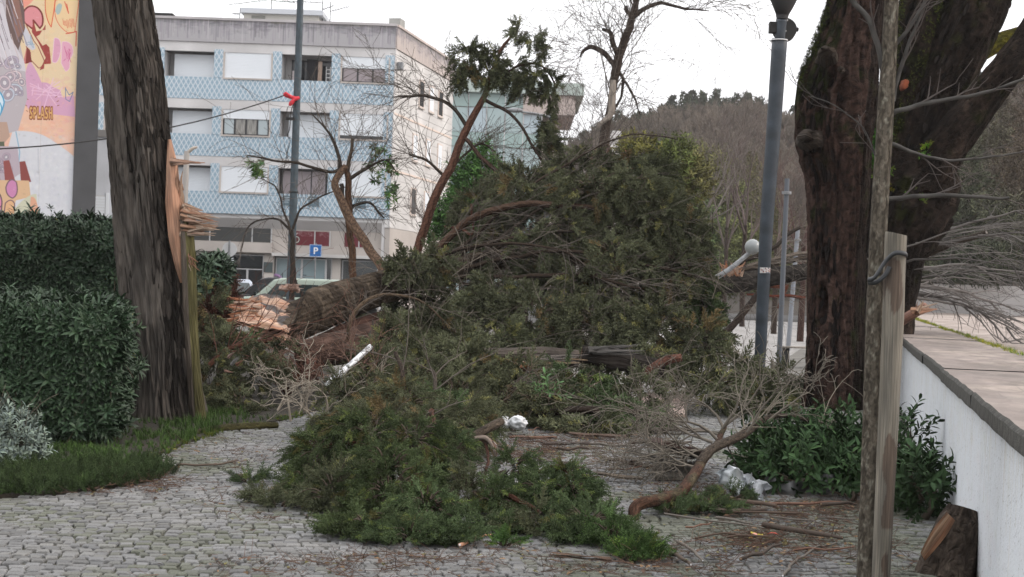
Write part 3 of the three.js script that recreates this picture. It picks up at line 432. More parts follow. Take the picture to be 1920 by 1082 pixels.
  shopPane(-9.0, -8.2, .1, 2.0, mat([.10, .12, .12], { roughness: .15 })); shopPane(-8.1, -7.1, .1, 2.0, B.glass); shopPane(-7.0, -6.3, 1.3, 2.0, B.glass); shopPane(-9.0, -6.3, 2.1, 2.7, B.glass); P('stall_riser', B.alu, -7.0, -6.3, .1, 1.24, -.85, -.8);
  shopPane(-12.3, -9.7, .2, 2.6, B.glass); shopPane(-15.4, -12.9, .2, 2.6, B.glass);
  for (let i = 0; i < 3; i++) { const g = new GB(), x = -5.3 + i * 1.0 + (i > 1 ? .1 : 0), y = .9 + .3 * (i % 2); g.box(x - .02, x + .02, y, y + 1.0, -.815, -.81); g.box(x - .2, x + .2, y + .6, y + .64, -.814, -.809); for (let k = -2; k <= 2; k++) g.box(x + k * .12 - .015, x + k * .12 + .015, y + .2 - .03 * Math.abs(k), y + .35, -.813, -.808); part('window_decal', g.geo(), mat([.05, .07, .09]), bl); }
  part('round_decal', new THREE.TorusGeometry(.33, .07, 8, 24, 4.2).rotateZ(-1.7).translate(-5.65, 1.45, -.78), mat([.45, .28, .5]), bl);
  part('dark_plaque', bx(-6.2, -5.75, 1.9, 2.4, -.49, -.46), mat([.07, .09, .09]), bl);
  // side wall, boarded, running back from the corner
  const S = V(.211, 0, -1).normalize(), SN = V(1, 0, .211).normalize(), SM = new THREE.Matrix4().makeBasis(S, Y, SN), sb = (...a) => bx(...a).applyMatrix4(SM), SP = (n, m, ...a) => part(n, sb(...a), m, bl);
  const sideM = plaster([.70, .68, .66]);
  for (let i = 0; i < 22; i++) SP('wall_board', sideM, 0, 11.6, 4.3 + i * .4, 4.685 + i * .4, -.25, .002 + .006 * (i % 2));
  SP('wall_core', B.white, .05, 11.58, 0, 13.1, -.4, -.255); SP('stained_fascia', mat([1, 1, 1], { map: cl([1 / 9, 1 / 1.25], stainTex(6, true)), roughness: .95 }), .07, 11.7, 13.12, 14.2, -.4, .06); SP('roof_edge', plaster([.6, .52, .48]), .13, 11.75, 14.2, 14.32, -.4, .12); SP('side_base', B.stone, .05, 11.6, 0, 4.28, -.24, .02);  // sun on this side is put into warmer fascia and roof edge colours
  SP('corner_trim', B.white, -.02, .12, 4.3, 13.1, 0, .03); SP('string_course', mat([.66, .55, .48]), .1, 11.6, 9.9, 10.0, .0, .03); SP('string_course', mat([.66, .55, .48]), .1, 11.6, 7.1, 7.2, .0, .03);
  for (const [s, b, dark] of [[4.9, 10.9, 1], [6.9, 10.9, 0], [8.8, 10.9, 1], [4.0, 8.0, 0], [6.6, 8.0, 0], [9.0, 8.0, 0], [4.0, 5.2, 1], [6.6, 5.2, 0], [9.0, 5.2, 0]]) { const g = openGroup('window'); part('frame', sb(s - .5, s + .5, b - .08, b + 1.35, .012, .05), mat([.66, .56, .5]), g); part(dark ? 'pane' : 'roller_shutter', sb(s - .4, s + .4, b, b + 1.28, .051, .056), dark ? B.smoke : B.shutter, g); part('sill', sb(s - .5, s + .5, b - .14, b - .08, .012, .09), B.stone, g); }
  part('vent_unit', sb(9.6, 10.4, 4.7, 5.3, .02, .4), B.grey, bl);
  part('wall_lamp', sb(.25, .5, 12.1, 12.5, .04, .3), B.grey, bl);
  // rooftop
  const ph = openGroup('roof_house'); part('wall', bx(-8.0, -4.2, 14.2, 15.05, -7, -2.5), plaster([.52, .5, .46]), ph); part('roof_slab', bx(-8.15, -3.95, 15.05, 15.3, -7.2, -2.3), mat([.5, .52, .55]), ph); part('vent_window', bx(-7.6, -6.9, 14.45, 14.95, -2.49, -2.47), mat([.2, .2, .18]), ph);
  part('chimney', sb(.7, 1.5, 14.3, 14.75, -.6, .0), plaster([.36, .36, .34]), bl); part('roof_vent', bx(-12.2, -11.2, 14.5, 14.6, -1.5, -.7), B.dark, bl); part('roof_vent', bx(-11.9, -11.5, 14.3, 14.5, -1.2, -1), B.dark, bl);
  const an = (x, z, h, arms) => { const g = new GB(); g.tube([V(x, 14.3, z), V(x, 14.3 + h, z)], [.025, .02], 5); for (const [y, l, a] of arms) { g.tube([V(x, 14.3 + y, z), V(x + l, 14.3 + y + a, z)], [.018, .014], 4); for (let i = 1; i < 7; i++) g.tube([V(x + l * i / 7, 14.3 + y + a * i / 7, z - .25), V(x + l * i / 7, 14.3 + y + a * i / 7, z + .25)], [.012, .012], 4); } part('antenna', g.geo(), B.dark, bl); };
  an(-4.1, -3.2, 2.0, [[1.55, -2.1, .05], [1.2, .6, .25]]); an(-3.75, -3.6, 1.7, [[1.2, 1.0, .3]]); an(-6.7, -3, 1.9, [[1.6, -2.2, -.35], [1.55, 1.6, -.1]]); an(-8.3, -3, 1.1, [[.8, -.4, 0]]);
}
{ // pale green glass fronted block behind
  const d = 104, k = d / FOCAL, p0 = onGround(868, d, -.13), bl = thing('glazed_building', 'pale green glass fronted block with overhanging flat roof', 'building', p0), P = (n, m, ...a) => part(n, bx(...a), m, bl);
  P('wall', plaster([.5, .48, .45]), -3, 5.2, 0, 15.6, -10, -.2); const gm = [mat([.36, .45, .45], { roughness: .15 }), mat([.42, .5, .54], { roughness: .12 }), mat([.30, .40, .38], { roughness: .2 }), mat([.2, .24, .27], { roughness: .1 })], R = rng(12);
  for (let r = 0; r < 5; r++) { for (let c = 0; c < 6; c++) { const x = -2.9 + c * 1.35; P('glass_pane', gm[R() < .5 ? 0 : R() < .6 ? 1 : 3], x + .05, x + 1.3, 1.2 + r * 2.9, 2.95 + r * 2.9, -.19, -.1); } P('green_spandrel', gm[2], -3, 5.2, 3.02 + r * 2.9, 4.05 + r * 2.9, -.19, -.05); }
  for (let c = 0; c <= 6; c++) P('mullion', B.alu, -2.93 + c * 1.35, -2.87 + c * 1.35, 1, 15.6, -.1, .0);
  P('side_wall', plaster([.62, .52, .46]), 5.2, 6.4, 0, 13.6, -9, -.6); P('roof_slab', mat([.40, .46, .42], { roughness: .6 }), -3, 8.2, 15.62, 16.5, -11, .5); P('eave', mat([.5, .42, .38]), 3.8, 7.6, 14.2, 15.6, -10, .2); for (let r = 0; r < 3; r++) P('window', B.smoke, 5.5, 6.1, 3.5 + r * 3.2, 5 + r * 3.2, -.6, -.56);
}
{ // small house with a tiled roof
  const p0 = onGround(1128, 92, -.13), h = thing('small_house', 'small pale house with red tiled roof and white chimney', 'house', p0), g = new GB(); part('wall', bx(-1.6, 2.6, 0, 9.5, -5, 0), plaster([.6, .55, .5]), h);
  g.quad(V(-1.8, 9.4, .3), V(2.8, 9.4, .3), V(1.6, 11, -2.5), V(-.6, 11, -2.5)); g.quad(V(2.8, 9.4, .3), V(2.8, 9.4, -5.3), V(1.6, 11, -2.5), V(1.6, 11, -2.5)); g.quad(V(-1.8, 9.4, -5.3), V(-1.8, 9.4, .3), V(-.6, 11, -2.5), V(-.6, 11, -2.5)); g.quad(V(2.8, 9.4, -5.3), V(-1.8, 9.4, -5.3), V(-.6, 11, -2.5), V(1.6, 11, -2.5));
  const r = part('roof', g.geo(), B.roof, h); part('chimney', bx(.2, .9, 10.2, 12, -1.8, -1.1), B.white, r); for (const x of [-1, 1]) part('window', bx(x, x + .8, 6.5, 7.8, 0, .03), B.smoke, h);
  const q = thing('white_cottage', 'low white cottage half hidden by shrubs below the hill', 'house', onGround(1262, 96, -.13)); part('wall', bx(-2.5, 2.5, 0, 5.2, -5, 0), B.white, q); const g2 = new GB(); g2.quad(V(-2.8, 5.1, .3), V(2.8, 5.1, .3), V(2.8, 6.6, -2.5), V(-2.8, 6.6, -2.5)); g2.quad(V(2.8, 5.1, -5.3), V(-2.8, 5.1, -5.3), V(-2.8, 6.6, -2.5), V(2.8, 6.6, -2.5)); g2.tri(V(2.8, 5.1, .3), V(2.8, 5.1, -5.3), V(2.8, 6.6, -2.5)); g2.tri(V(-2.8, 5.1, -5.3), V(-2.8, 5.1, .3), V(-2.8, 6.6, -2.5)); part('roof', g2.geo(), mat([.3, .32, .36]), q); part('window', bx(-.6, .6, 2.6, 3.7, 0, .03), B.smoke, q);
}
{ // muralled gable with a grey end pier, and the low white annexe beside it
  const d = 44, k = d / FOCAL, xr = at(140, 250, d).x, xp = at(180, 250, d).x, y = py => EYE + (503 - py) * k, bl = thing('mural_building', 'tall gable painted with a colourful graffiti mural and edged in dark grey', 'building', V(xr, -.13, -d));
  const R = rng(21), SX = 4, w = 1200, h = 2000;   // texture: 300 x 500 photograph pixels of wall
  const t = canvasTex(w, h, (x) => {
    x.save(); x.scale(SX, SX); x.translate(160, 60);
    const blob = (c, pts, st, lw) => { x.beginPath(); pts.forEach((p, i) => i ? (p.length > 2 ? x.quadraticCurveTo(...p) : x.lineTo(...p)) : x.moveTo(...p)); if (c) { x.closePath(); x.fillStyle = c; x.fill(); } if (st) { x.strokeStyle = st; x.lineWidth = lw || 2; x.lineJoin = 'round'; x.stroke(); } };
    x.fillStyle = '#e0c8a4'; x.fillRect(-160, -60, 300, 500); blob('#e2b9a0', [[-160, 180], [150, 180], [150, 310], [-160, 310]]); for (let i = 0; i < 60; i++) blotch(x, R() * 180 - 20, 150 + R() * 130, 20, 14, ['#e9a98c', '#edbb9a', '#d99aa0', '#f0c8a6'][i % 4], .5, R, 16); for (let i = 0; i < 40; i++) blotch(x, 60 + R() * 80, R() * 140, 14, 14, ['#ecd09a', '#d6b58a', '#efc2a0'][i % 3], .4, R, 14);
    blob('#e79a86', [[28, -60], [78, -60], [70, 10, 40, 24], [30, -10]]);
    // red and cream letters
    blob('#d98f92', [[40, 36], [48, 12, 66, 20], [80, 30, 76, 52], [72, 58], [60, 44], [62, 62], [44, 50]], '#7a332f', 3); blob('#dfc49c', [[42, 42], [52, 62], [62, 82], [70, 92], [82, 118], [78, 132, 72, 132], [58, 118], [50, 96], [44, 70]], '#8f4a42', 1.5);
    blob('#9c423c', [[60, 44], [66, 64], [82, 60], [82, 50], [72, 70], [66, 74], [78, 90], [84, 86], [90, 92], [94, 122], [82, 124], [82, 132], [74, 136], [84, 112], [70, 84], [58, 66]]); blob('#c77a72', [[50, 94], [44, 128], [58, 120], [58, 104]]); blob('#7d3530', [[50, 94], [49, 126], [60, 122], [56, 100]]);
    blob('#c9c6cc', [[38, 44], [52, 66], [66, 96], [60, 100], [48, 92], [42, 70]]); for (let i = 0; i < 8; i++) blob(null, [[46 + R() * 14, 70 + R() * 20], [56 + R() * 10, 84 + R() * 14]], '#8fa6b5', 1);
    // orange outlines and scribbles
    blob('#e6c08c', [[80, -6], [78, 36, 92, 54], [96, 20], [98, -8]], '#d6563c', 1.5); blob('#e6c79a', [[98, 4], [92, 46, 122, 62], [134, 60], [140, 0], [120, -10]], '#d8604a', 1.2); blob('#a8b6b0', [[100, 14], [106, 4, 110, 12], [108, 30, 102, 30], [98, 24]]); for (let i = 0; i < 9; i++) blob(null, [[112 + i * 2.4, 34 + R() * 6], [114 + i * 2.4, 46 + R() * 8]], '#d2674f', 1); blob(null, [[118, 64], [130, 62, 137, 58], [137, 86]], '#c9352c', 1.6); blob(null, [[114, 4], [122, 26], [118, 8]], '#d2543f', 1.5);
    // pink tags
    x.globalAlpha = .9; blob('#d59ab4', [[98, 74], [112, 70, 110, 98], [106, 126, 96, 118]], '#e7c4d4', 1.2); blob('#dba0b8', [[112, 80], [124, 76, 130, 86], [136, 100, 126, 112], [130, 132, 120, 134], [112, 120]], '#e7c4d4', 1); x.globalAlpha = 1; for (let i = 0; i < 7; i++) blob(null, [[114 + R() * 14, 86 + R() * 30], [118 + R() * 12, 90 + R() * 30]], '#c96f92', 1.2);
    blob('#d0a0b8', [[48, 160], [50, 122, 58, 122], [66, 130, 78, 158], [92, 156, 96, 164], [112, 170], [116, 184], [136, 178], [140, 218], [60, 214], [48, 196]]); for (let i = 0; i < 14; i++) blob(null, [[52 + R() * 70, 146 + R() * 40], [54 + R() * 70, 162 + R() * 44]], '#e3bcd0', 1.4); for (let i = 0; i < 30; i++) blotch(x, 60 + R() * 70, 160 + R() * 46, 8, 6, '#e0a9a2', .5, R, 10);
    blob(null, [[121, 164], [122, 186], [129, 190], [135, 172], [128, 178], [121, 166]], '#6f7f9f', 1.4);
    // lettering on the wall
    x.font = 'bold 19px sans-serif'; x.save(); x.translate(59, 226); x.rotate(-.05); x.scale(.62, 1.55); x.lineWidth = 3.4; x.strokeStyle = '#8c5238'; x.strokeText('SPLASH', 0, 0); x.fillStyle = '#d9a96c'; x.fillText('SPLASH', 0, 0); x.restore(); for (const [a, b] of [[56, 192], [54, 204], [56, 214], [103, 184], [106, 192], [107, 200]]) blob(null, [[a, b], [a + (a < 80 ? -3 : 4), b - 2]], '#8c5238', 1.2);
    // white cloak
    blob('#cfcfd2', [[30, 252], [70, 246, 96, 262], [120, 276, 140, 292], [150, 440], [0, 440], [20, 300]]); for (let i = 0; i < 90; i++) blotch(x, 44 + R() * 96, 260 + R() * 170, 14, 16, ['#d9dadb', '#c2c3c8', '#e2e0de', '#b9bac2'][i % 4], .4, R, 14); blob(null, [[76, 280], [78, 330]], '#a2a4ad', .8); blob(null, [[36, 252], [44, 290], [42, 330]], '#8fb0c4', 2);
    // long grey strands and curls
    for (const [c, p] of [['#b9b0b2', [[-160, -60], [20, -60], [26, 40], [48, 130], [54, 190], [40, 250], [10, 262], [-160, 262]]], ['#6e5a55', [[8, -60], [28, -60], [44, 30], [46, 60], [34, 108], [22, 92], [12, 40]]], ['#8f6a5e', [[20, -60], [34, 10], [44, 62], [32, 84], [24, 40]]], ['#cfc9cc', [[-30, -10], [6, 20], [22, 80], [46, 120], [50, 140], [30, 138], [0, 110], [-40, 90]]]]) blob(c, p);
    const curl = (cx, cy, r, c) => { for (let i = 3; i > 0; i--) { x.beginPath(); x.ellipse(cx, cy, r * i / 3, r * i / 3 * .8, cx * .1, 0, 7); x.fillStyle = [c, '#d6cfd0', '#a79da4'][i % 3]; x.fill(); x.strokeStyle = '#867c86'; x.lineWidth = .7; x.stroke(); } }; for (let i = 0; i < 34; i++) curl(-60 + R() * 104, 118 + R() * 120, 6 + R() * 9, ['#cbb9bd', '#bfc3cc', '#d8c4c2', '#b3a8b4'][i % 4]);
    for (let i = 0; i < 46; i++) { const a = -60 + R() * 96, b = -40 + R() * 150; blob(null, [[a, b], [a + 8, b + 26, a + 16, b + 46]], ['#8a8088', '#d9d3d6', '#75666a', '#c8b4b0'][i % 4], .8 + R()); }
    blob('#cfe0e8', [[-20, 176], [8, 170, 14, 200], [8, 240, -20, 246]], '#4f9cc0', 2.4); blob(null, [[0, 196], [14, 204, 8, 222]], '#4f9cc0', 2); blob('#b89a88', [[-30, 238], [20, 236], [26, 262], [10, 284], [-30, 286]]); blob('#5f6350', [[-10, 276], [16, 272], [18, 286], [-6, 292]]); blob('#b5a7ae', [[-60, 284], [40, 280], [46, 330], [20, 350], [-60, 350]]); for (let i = 0; i < 14; i++) curl(-20 + R() * 50, 296 + R() * 30, 5 + R() * 5, '#b8a4ae');
    // dark red stripes and round forms below
    for (const [a, c] of [[-10, '#8e4a48'], [16, '#93504c'], [44, '#8a4843']]) blob(c, [[a, 308], [a + 10, 306], [a + 22, 344], [a + 4, 346]]); blob('#d6b18c', [[-60, 346], [62, 342], [66, 372], [40, 380], [30, 440], [-60, 440]]); blob('#d488a4', [[-30, 356], [12, 352, 16, 384], [14, 440], [-30, 440]], '#6e5a5c', 2.5); blob('#c886ac', [[24, 350], [30, 336, 40, 346], [46, 370, 34, 376], [22, 372, 22, 356]], '#7c6165', 2.2); blob('#dcae84', [[22, 386], [32, 374, 38, 386], [42, 430], [18, 430]], '#7c6165', 2); blob('#c9c7ae', [[38, 396], [60, 366, 76, 366], [82, 430], [40, 440]]); blob('#d9a487', [[66, 372], [80, 366, 84, 430], [64, 430]]); blob(null, [[52, 404], [54, 396, 60, 404], [58, 412], [52, 410], [52, 402]], '#8b7a6c', 2.4); blob('#d8cdd8', [[-20, 388], [8, 380], [12, 440], [-20, 440]]);
    for (let i = 0; i < 260; i++) { x.globalAlpha = .10; x.fillStyle = i % 2 ? '#fff' : '#6b5a54'; x.fillRect(-160 + R() * 300, -60 + R() * 500, 1 + R() * 5, 1 + R() * 3); } x.globalAlpha = .35; x.strokeStyle = '#9a8878'; x.lineWidth = .6; for (const px of [-70, 0, 80]) { x.beginPath(); x.moveTo(px, -60); x.lineTo(px, 440); x.stroke(); } x.restore();
  });
  const q = new GB(), x0 = -300 * k, ya = y(440) + .13, yb = y(-60) + .13, id = [[x0, ya, 0, 0], [0, ya, 1, 0], [0, yb, 1, 1], [x0, yb, 0, 1]].map(([a, b, u, v]) => q.v(V(a, b, .004), u, v)); q.i.push(id[0], id[1], id[2], id[0], id[2], id[3]);
  part('mural', q.geo(), mat([.88, .89, .91], { map: t, bumpMap: rep(grainBump, 12, 20), bumpScale: .003, roughness: .9 }), bl);
  part('wall', bx(-9, 0, 0, 12.5, -9, 0), plaster([.62, .58, .54]), bl); bl.rotation.y = .3; part('grey_pier', bx(.002, xp - xr + .03, 0, 12.5, -9.2, .06), plaster([.078, .078, .082], 1.2), bl); part('plinth', bx(-9, 0, 0, .8, .0, .05), plaster([.3, .3, .3]), bl);
  const an = thing('white_annexe', 'low white rendered annexe with grey coping and slatted shutter', 'building', V(at(176, 400, 50).x, -.13, -50)); an.rotation.y = .31; part('wall', bx(-1, 2.0, 0, 6.4, -6, 0), plaster([.66, .68, .72]), an); part('coping', bx(-1.1, 2.1, 6.4, 6.65, -6.1, .08), plaster([.28, .27, .26]), an);
  const sh = part('shutter', bx(-.35, .38, 2.3, 4.35, .0, .02), B.alu, an); for (let i = 0; i < 20; i++) part('slat', bx(-.33, .36, 2.32 + i * .1, 2.41 + i * .1, .021, .03), B.shutter, sh); part('shutter_frame', bx(.385, .5, 2.2, 4.45, 0, .04), B.shutter, an);
}
// ---------- street things ----------
const pole = (g, p, h, r0, r1, n = 14) => g.tube([p.clone(), p.clone().add(V(0, h * .5, 0)), p.clone().add(V(0, h, 0))], [r0, (r0 + r1) / 2, r1], n, { caps: true });
{ // dark teal lamp post with torn cable tied on with red tape
  const d = 42, p = onGround(541, d), l = thing('street_lamp', 'tall dark teal lamp post with red tape and cable tied round it', 'lamp post', p), g = new GB(); pole(g, V(0, 0, 0), 11, .125, .095); part('post', g.geo(), B.steel, l); g.p; const b = new GB(); b.box(-.2, .2, 0, .03, -.2, .2); part('base_plate', b.geo(), B.steel, l);
  const arm = new GB(); arm.tube([V(0, 10.95, 0), V(.3, 11.5, .1), V(1.2, 11.7, .3)], [.06, .05, .04], 8); part('arm', arm.geo(), B.steel, l); part('lamp_head', bx(1.1, 1.8, 11.6, 11.75, .15, .45), B.grey, l);
  const band = new GB(); band.tube([V(0, 4.08, 0), V(0, 4.11, 0)], [.14, .14], 12, { caps: true }); part('clamp_band', band.geo(), B.dark, l);
  const k = d / FOCAL, y = py => EYE + (517 - py) * k, tape = thing('red_tape_knot', 'bunched red tape tied round the teal lamp post', 'tape', p.clone().setY(y(190))), tm = mat([.55, .015, .03], { roughness: .5 }), tp = (a, b, c) => { const q = new GB(); q.tube(a, b, 8, { disp: (t, s) => 1 + .25 * Math.sin(t * 3 + s * 60), caps: true }); part(c, q.geo(), tm, tape); };
  tp([V(-.14, .12, .14), V(-.3, .2, .2), V(-.36, .17, .2)], [.06, .08, .05], 'tape_end'); tp([V(-.12, .12, .14), V(-.02, .06, .16), V(.1, .12, .14)], [.06, .07, .04], 'tape_knot'); tp([V(-.04, .06, .16), V(-.14, -.06, .2), V(-.18, -.14, .2)], [.05, .07, .03], 'tape_end');
  const cable = new GB(), a = p.clone().setY(y(180)).add(V(-.35, 0, .2)), e = at(-60, 281, 34); const pts = []; for (let i = 0; i <= 30; i++) { const t = i / 30, q = a.clone().lerp(e, t); q.y -= .35 * 4 * t * (1 - t); pts.push(q); } cable.tube(pts, pts.map(() => .018), 6); tag(put('overhead_cable', cable.geo(), B.dark), 'black cable sagging between the teal post and the mural wall', 'cable');
  const c2 = new GB(), w = [[0, .0], [-.12, -.3], [-.16, -.9], [-.22, -1.1], [-.14, -1.15], [-.2, -1.6], [-.32, -2.4], [-.25, -3.0]].map(([x, h]) => p.clone().setY(y(186) + h).add(V(x, 0, .18))); c2.tube(new THREE.CatmullRomCurve3(w).getPoints(30), Array(31).fill(.013), 5); const hang = put('loose_cable', c2.geo(), B.dark); tag(hang, 'loose end of cable hanging down beside the teal post', 'cable'); const cl = new GB(); cl.box(-.28, -.02, -.05, .03, -.03, .03); const co = new THREE.Mesh(cl.geo().translate(p.x, y(222), p.z + .18), B.dark); co.name = 'splice_block'; hang.add(co);
}
{ const d = 56, p = onGround(586, d, -.13), s = thing('parking_sign', 'blue square parking sign with a white letter P on a thin pole', 'sign', p), g = new GB(), h = EYE + .13 + (519 - 469) * d / FOCAL; pole(g, V(0, 0, 0), h + .3, .03, .03, 8); part('pole', g.geo(), B.grey, s);
  const t = canvasTex(256, 256, (x, w) => { x.fillStyle = '#0a66b0'; x.fillRect(0, 0, w, w); x.strokeStyle = '#e8eef4'; x.lineWidth = 7; x.strokeRect(8, 8, w - 16, w - 16); x.fillStyle = '#f2f4f6'; x.font = 'bold 200px sans-serif'; x.textAlign = 'center'; x.fillText('P', w / 2 + 4, 200); }); const a = .245, sh = new THREE.BoxGeometry(a * 2, a * 2, .02).translate(0, h, .045), f = new THREE.PlaneGeometry(a * 2 - .01, a * 2 - .01).translate(0, h, .058);
  part('plate', sh, B.grey, s); part('sign_face', f, mat([.9, .9, .9], { map: t, roughness: .4 }), s);
  const r = thing('round_road_sign', 'grey back of a round road sign beside the hedge', 'sign', onGround(424, 52, -.13)), hh = EYE + .13 + (514 - 467) * 52 / FOCAL, gq = new GB(); pole(gq, V(0, 0, 0), hh + .32, .035, .035, 8); part('pole', gq.geo(), B.grey, r); part('disc', new THREE.CylinderGeometry(.27, .27, .02, 32).rotateX(Math.PI / 2).translate(0, hh, -.05), B.alu, r); part('bracket', bx(-.16, .16, hh - .42, hh - .31, -.05, -.03), B.shutter, r); }
{ // lamps further off
  const d = 62, p = onGround(1018, d, -.13), l = thing('road_lamp', 'distant road lamp with one flat head on a long arm', 'lamp post', p), g = new GB(), h = EYE + .13 + (535 - 215) * d / FOCAL; g.tube([V(0, 0, 0), V(0, h * .6, 0), V(0, h, 0)], [.1, .08, .07], 8); part('post', g.geo(), B.steel, l); const a = new GB(); a.tube([V(0, h - .1, 0), V(-.7, h + .02, .1), V(-1.3, h + .06, .2)], [.06, .05, .045], 8); part('arm', a.geo(), B.grey, l); const hd = new THREE.SphereGeometry(1, 14, 8).scale(.34, .11, .16).translate(-1.55, h + .12, .2); part('lamp_head', hd, B.grey, l);
  const q = thing('stub_post', 'thin concrete post with a broken side bracket behind the splintered trunk', 'post', onGround(336, 38)), gg = new GB(), ph = EYE + (508 - 280) * 38 / FOCAL; gg.tube([V(0, 0, 0), V(.03, ph, 0)], [.09, .075], 10, { caps: true }); part('post', gg.geo(), plaster([.4, .37, .34]), q); const br = new GB(); br.tube([V(.03, ph - .06, 0), V(.18, ph + .08, 0), V(.3, ph + .12, 0)], [.05, .045, .03], 8, { caps: true }); part('bracket', br.geo(), plaster([.42, .36, .3]), q);
}
function car(name, label, p, yaw, len, hgt, col, over) {
  const c = thing(name, label, 'car', p, 'cars parked before the shops'); c.rotation.y = yaw; const W = 1.7, hw = W / 2, paint = mat(col, { roughness: .3 });
  const ext = (pts, w, m, n, b = .05) => { const s = new THREE.Shape(pts.map(([x, y]) => new THREE.Vector2(x * len, y * hgt))); const g = new THREE.ExtrudeGeometry(s, { depth: w - 2 * b, bevelEnabled: true, bevelSize: b, bevelThickness: b, bevelSegments: 3, curveSegments: 6 }).translate(0, 0, -w / 2 + b); return part(n, g, m, c); };
  ext([[-.49, .2], [.49, .2], [.495, .42], [.47, .56], [.30, .60], [-.44, .62], [-.495, .5]], W, paint, 'body');
  ext(over || [[-.47, .6], [.27, .6], [.12, .95], [.06, .99], [-.36, .99], [-.43, .94]], W - .16, paint, 'cabin', .07);
  const roof = over || [[-.47, .6], [.27, .6], [.12, .95], [.06, .99], [-.36, .99], [-.43, .94]];
  for (const s of [-1, 1]) for (const [a, b] of [[-.42, -.24], [-.22, -.03], [-.01, .19]]) { const tl = .9, gx = x => x * len, g = new GB(), xa = Math.max(a, -.42), top = b > .1 ? b - .085 : b - .005; const z = s * (hw - .072); g.quad(V(gx(xa), .645 * hgt, z), V(gx(b), .645 * hgt, z), V(gx(top), .91 * hgt, z), V(gx(xa + .01), .91 * hgt, z)); part('side_window', g.geo(), mat([.02, .03, .03], { roughness: .08, side: THREE.DoubleSide }), c); }
  for (const [x0, y0, x1, y1, n] of [[.275, .62, .135, .94, 'windscreen'], [-.474, .63, -.44, .92, 'rear_window']]) { const g = new GB(); g.quad(V(x0 * len, y0 * hgt, -.68), V(x0 * len, y0 * hgt, .68), V(x1 * len, y1 * hgt, .6), V(x1 * len, y1 * hgt, -.6)); part(n, g.geo().translate(n === 'windscreen' ? .075 : -.075, .02, 0), mat([.02, .03, .03], { roughness: .08, side: THREE.DoubleSide }), c); }
  for (const x of [-.31, .31]) for (const s of [-1, 1]) { const w = part('wheel', new THREE.CylinderGeometry(.31, .31, .2, 24).rotateX(Math.PI / 2).translate(x * len, .31, s * (hw - .08)), B.dark, c); const rim = new THREE.Mesh(new THREE.CylinderGeometry(.19, .19, .21, 16).rotateX(Math.PI / 2).translate(x * len, .31, s * (hw - .075)), B.alu); rim.name = 'rim'; w.add(rim); }
  for (const s of [-1, 1]) { part('headlight', bx(.455 * len, .475 * len, .47 * hgt, .54 * hgt, s * .6 - .15, s * .6 + .15).translate(.06, 0, 0), B.paleGlass, c); part('tail_light', bx(-.5 * len, -.49 * len, .48 * hgt, .6 * hgt, s * .66 - .08, s * .66 + .08).translate(-.03, 0, 0), mat([.3, .02, .02], { roughness: .3 }), c); part('wing_mirror', bx(.17 * len, .2 * len, .62 * hgt, .69 * hgt, s * .9 - .07, s * .9 + .07), paint, c); }
  return c;
}
car('parked_car', 'pale green estate car parked behind the broken trunk', onGround(545, 48, -.13), Math.PI + .06, 4.4, 1.62, [.34, .40, .34]);
car('parked_car', 'silver hatchback parked beside the round road sign', onGround(426, 55, -.13), -1.1, 3.9, 1.5, [.42, .46, .52]);
car('parked_car', 'black saloon parked behind the pale green estate car', onGround(520, 53, -.13), Math.PI - .05, 4.3, 1.62, [.015, .015, .017]);

// ---------- standing trees ----------
const px2 = (list, d0) => list.map(([x, y, hw, d]) => { const dd = d ?? d0; return [at(x, y, dd), hw * dd / FOCAL]; });
const ridged = (x, y, z) => 1 - Math.abs(noise(x, y, z)) * 2;
function stain(base, alt, f, seed, k = .5) { return (th, s, p) => { const n = clamp(.5 + k * 1.6 * fbm(p.x * f + seed, p.y * f * .35, p.z * f)), m = .82 + .36 * (noise(p.x * 31, p.y * 5, p.z * 31 + seed) * .5 + .5); return [lerp(base[0], alt[0], n) * m, lerp(base[1], alt[1], n) * m, lerp(base[2], alt[2], n) * m]; }; }
function barkTube(g, ctrl, n, sides, seed, o = {}) { // trunk with ridged, lobed bark
  const q = path(ctrl, n); const Rm = ctrl[0][1];
  g.tube(q.pts, q.rad, sides, { uv: true, caps: o.caps, capColor: o.capColor, color: o.color, disp: (th, s) => {
    const c = Math.cos(th), sn = Math.sin(th), w = .35 * noise(c * 2, s * .8 + seed, sn * 2);
    let r = 1 + (o.lobe ?? .12) * noise(c * 1.3 + seed, s * .35, sn * 1.3) + (o.ridge ?? .05) * ridged((c + w) * (o.f ?? 7) + seed, s * (o.fs ?? .9), (sn + w) * (o.f ?? 7)) + (o.fine ?? .02) * ridged(c * (o.f ?? 7) * 2.7, s * 2.6, sn * (o.f ?? 7) * 2.7 + seed);
    for (const [ht, hs, a, b, dep] of o.holes || []) { const dt = Math.atan2(Math.sin(th - ht), Math.cos(th - ht)) / a, ds = (s - hs) / b, k = dt * dt + ds * ds; if (k < 6) r += -dep * Math.exp(-k * k * .9) + dep * .28 * Math.exp(-(Math.sqrt(k) - 1.25) * (Math.sqrt(k) - 1.25) * 9); }
    if (o.flare) r += o.flare * Math.exp(-s * 2.4) * (.6 + .7 * noise(c * 2.2 + seed, 3, sn * 2.2));
    return r; } });
  return q;
}
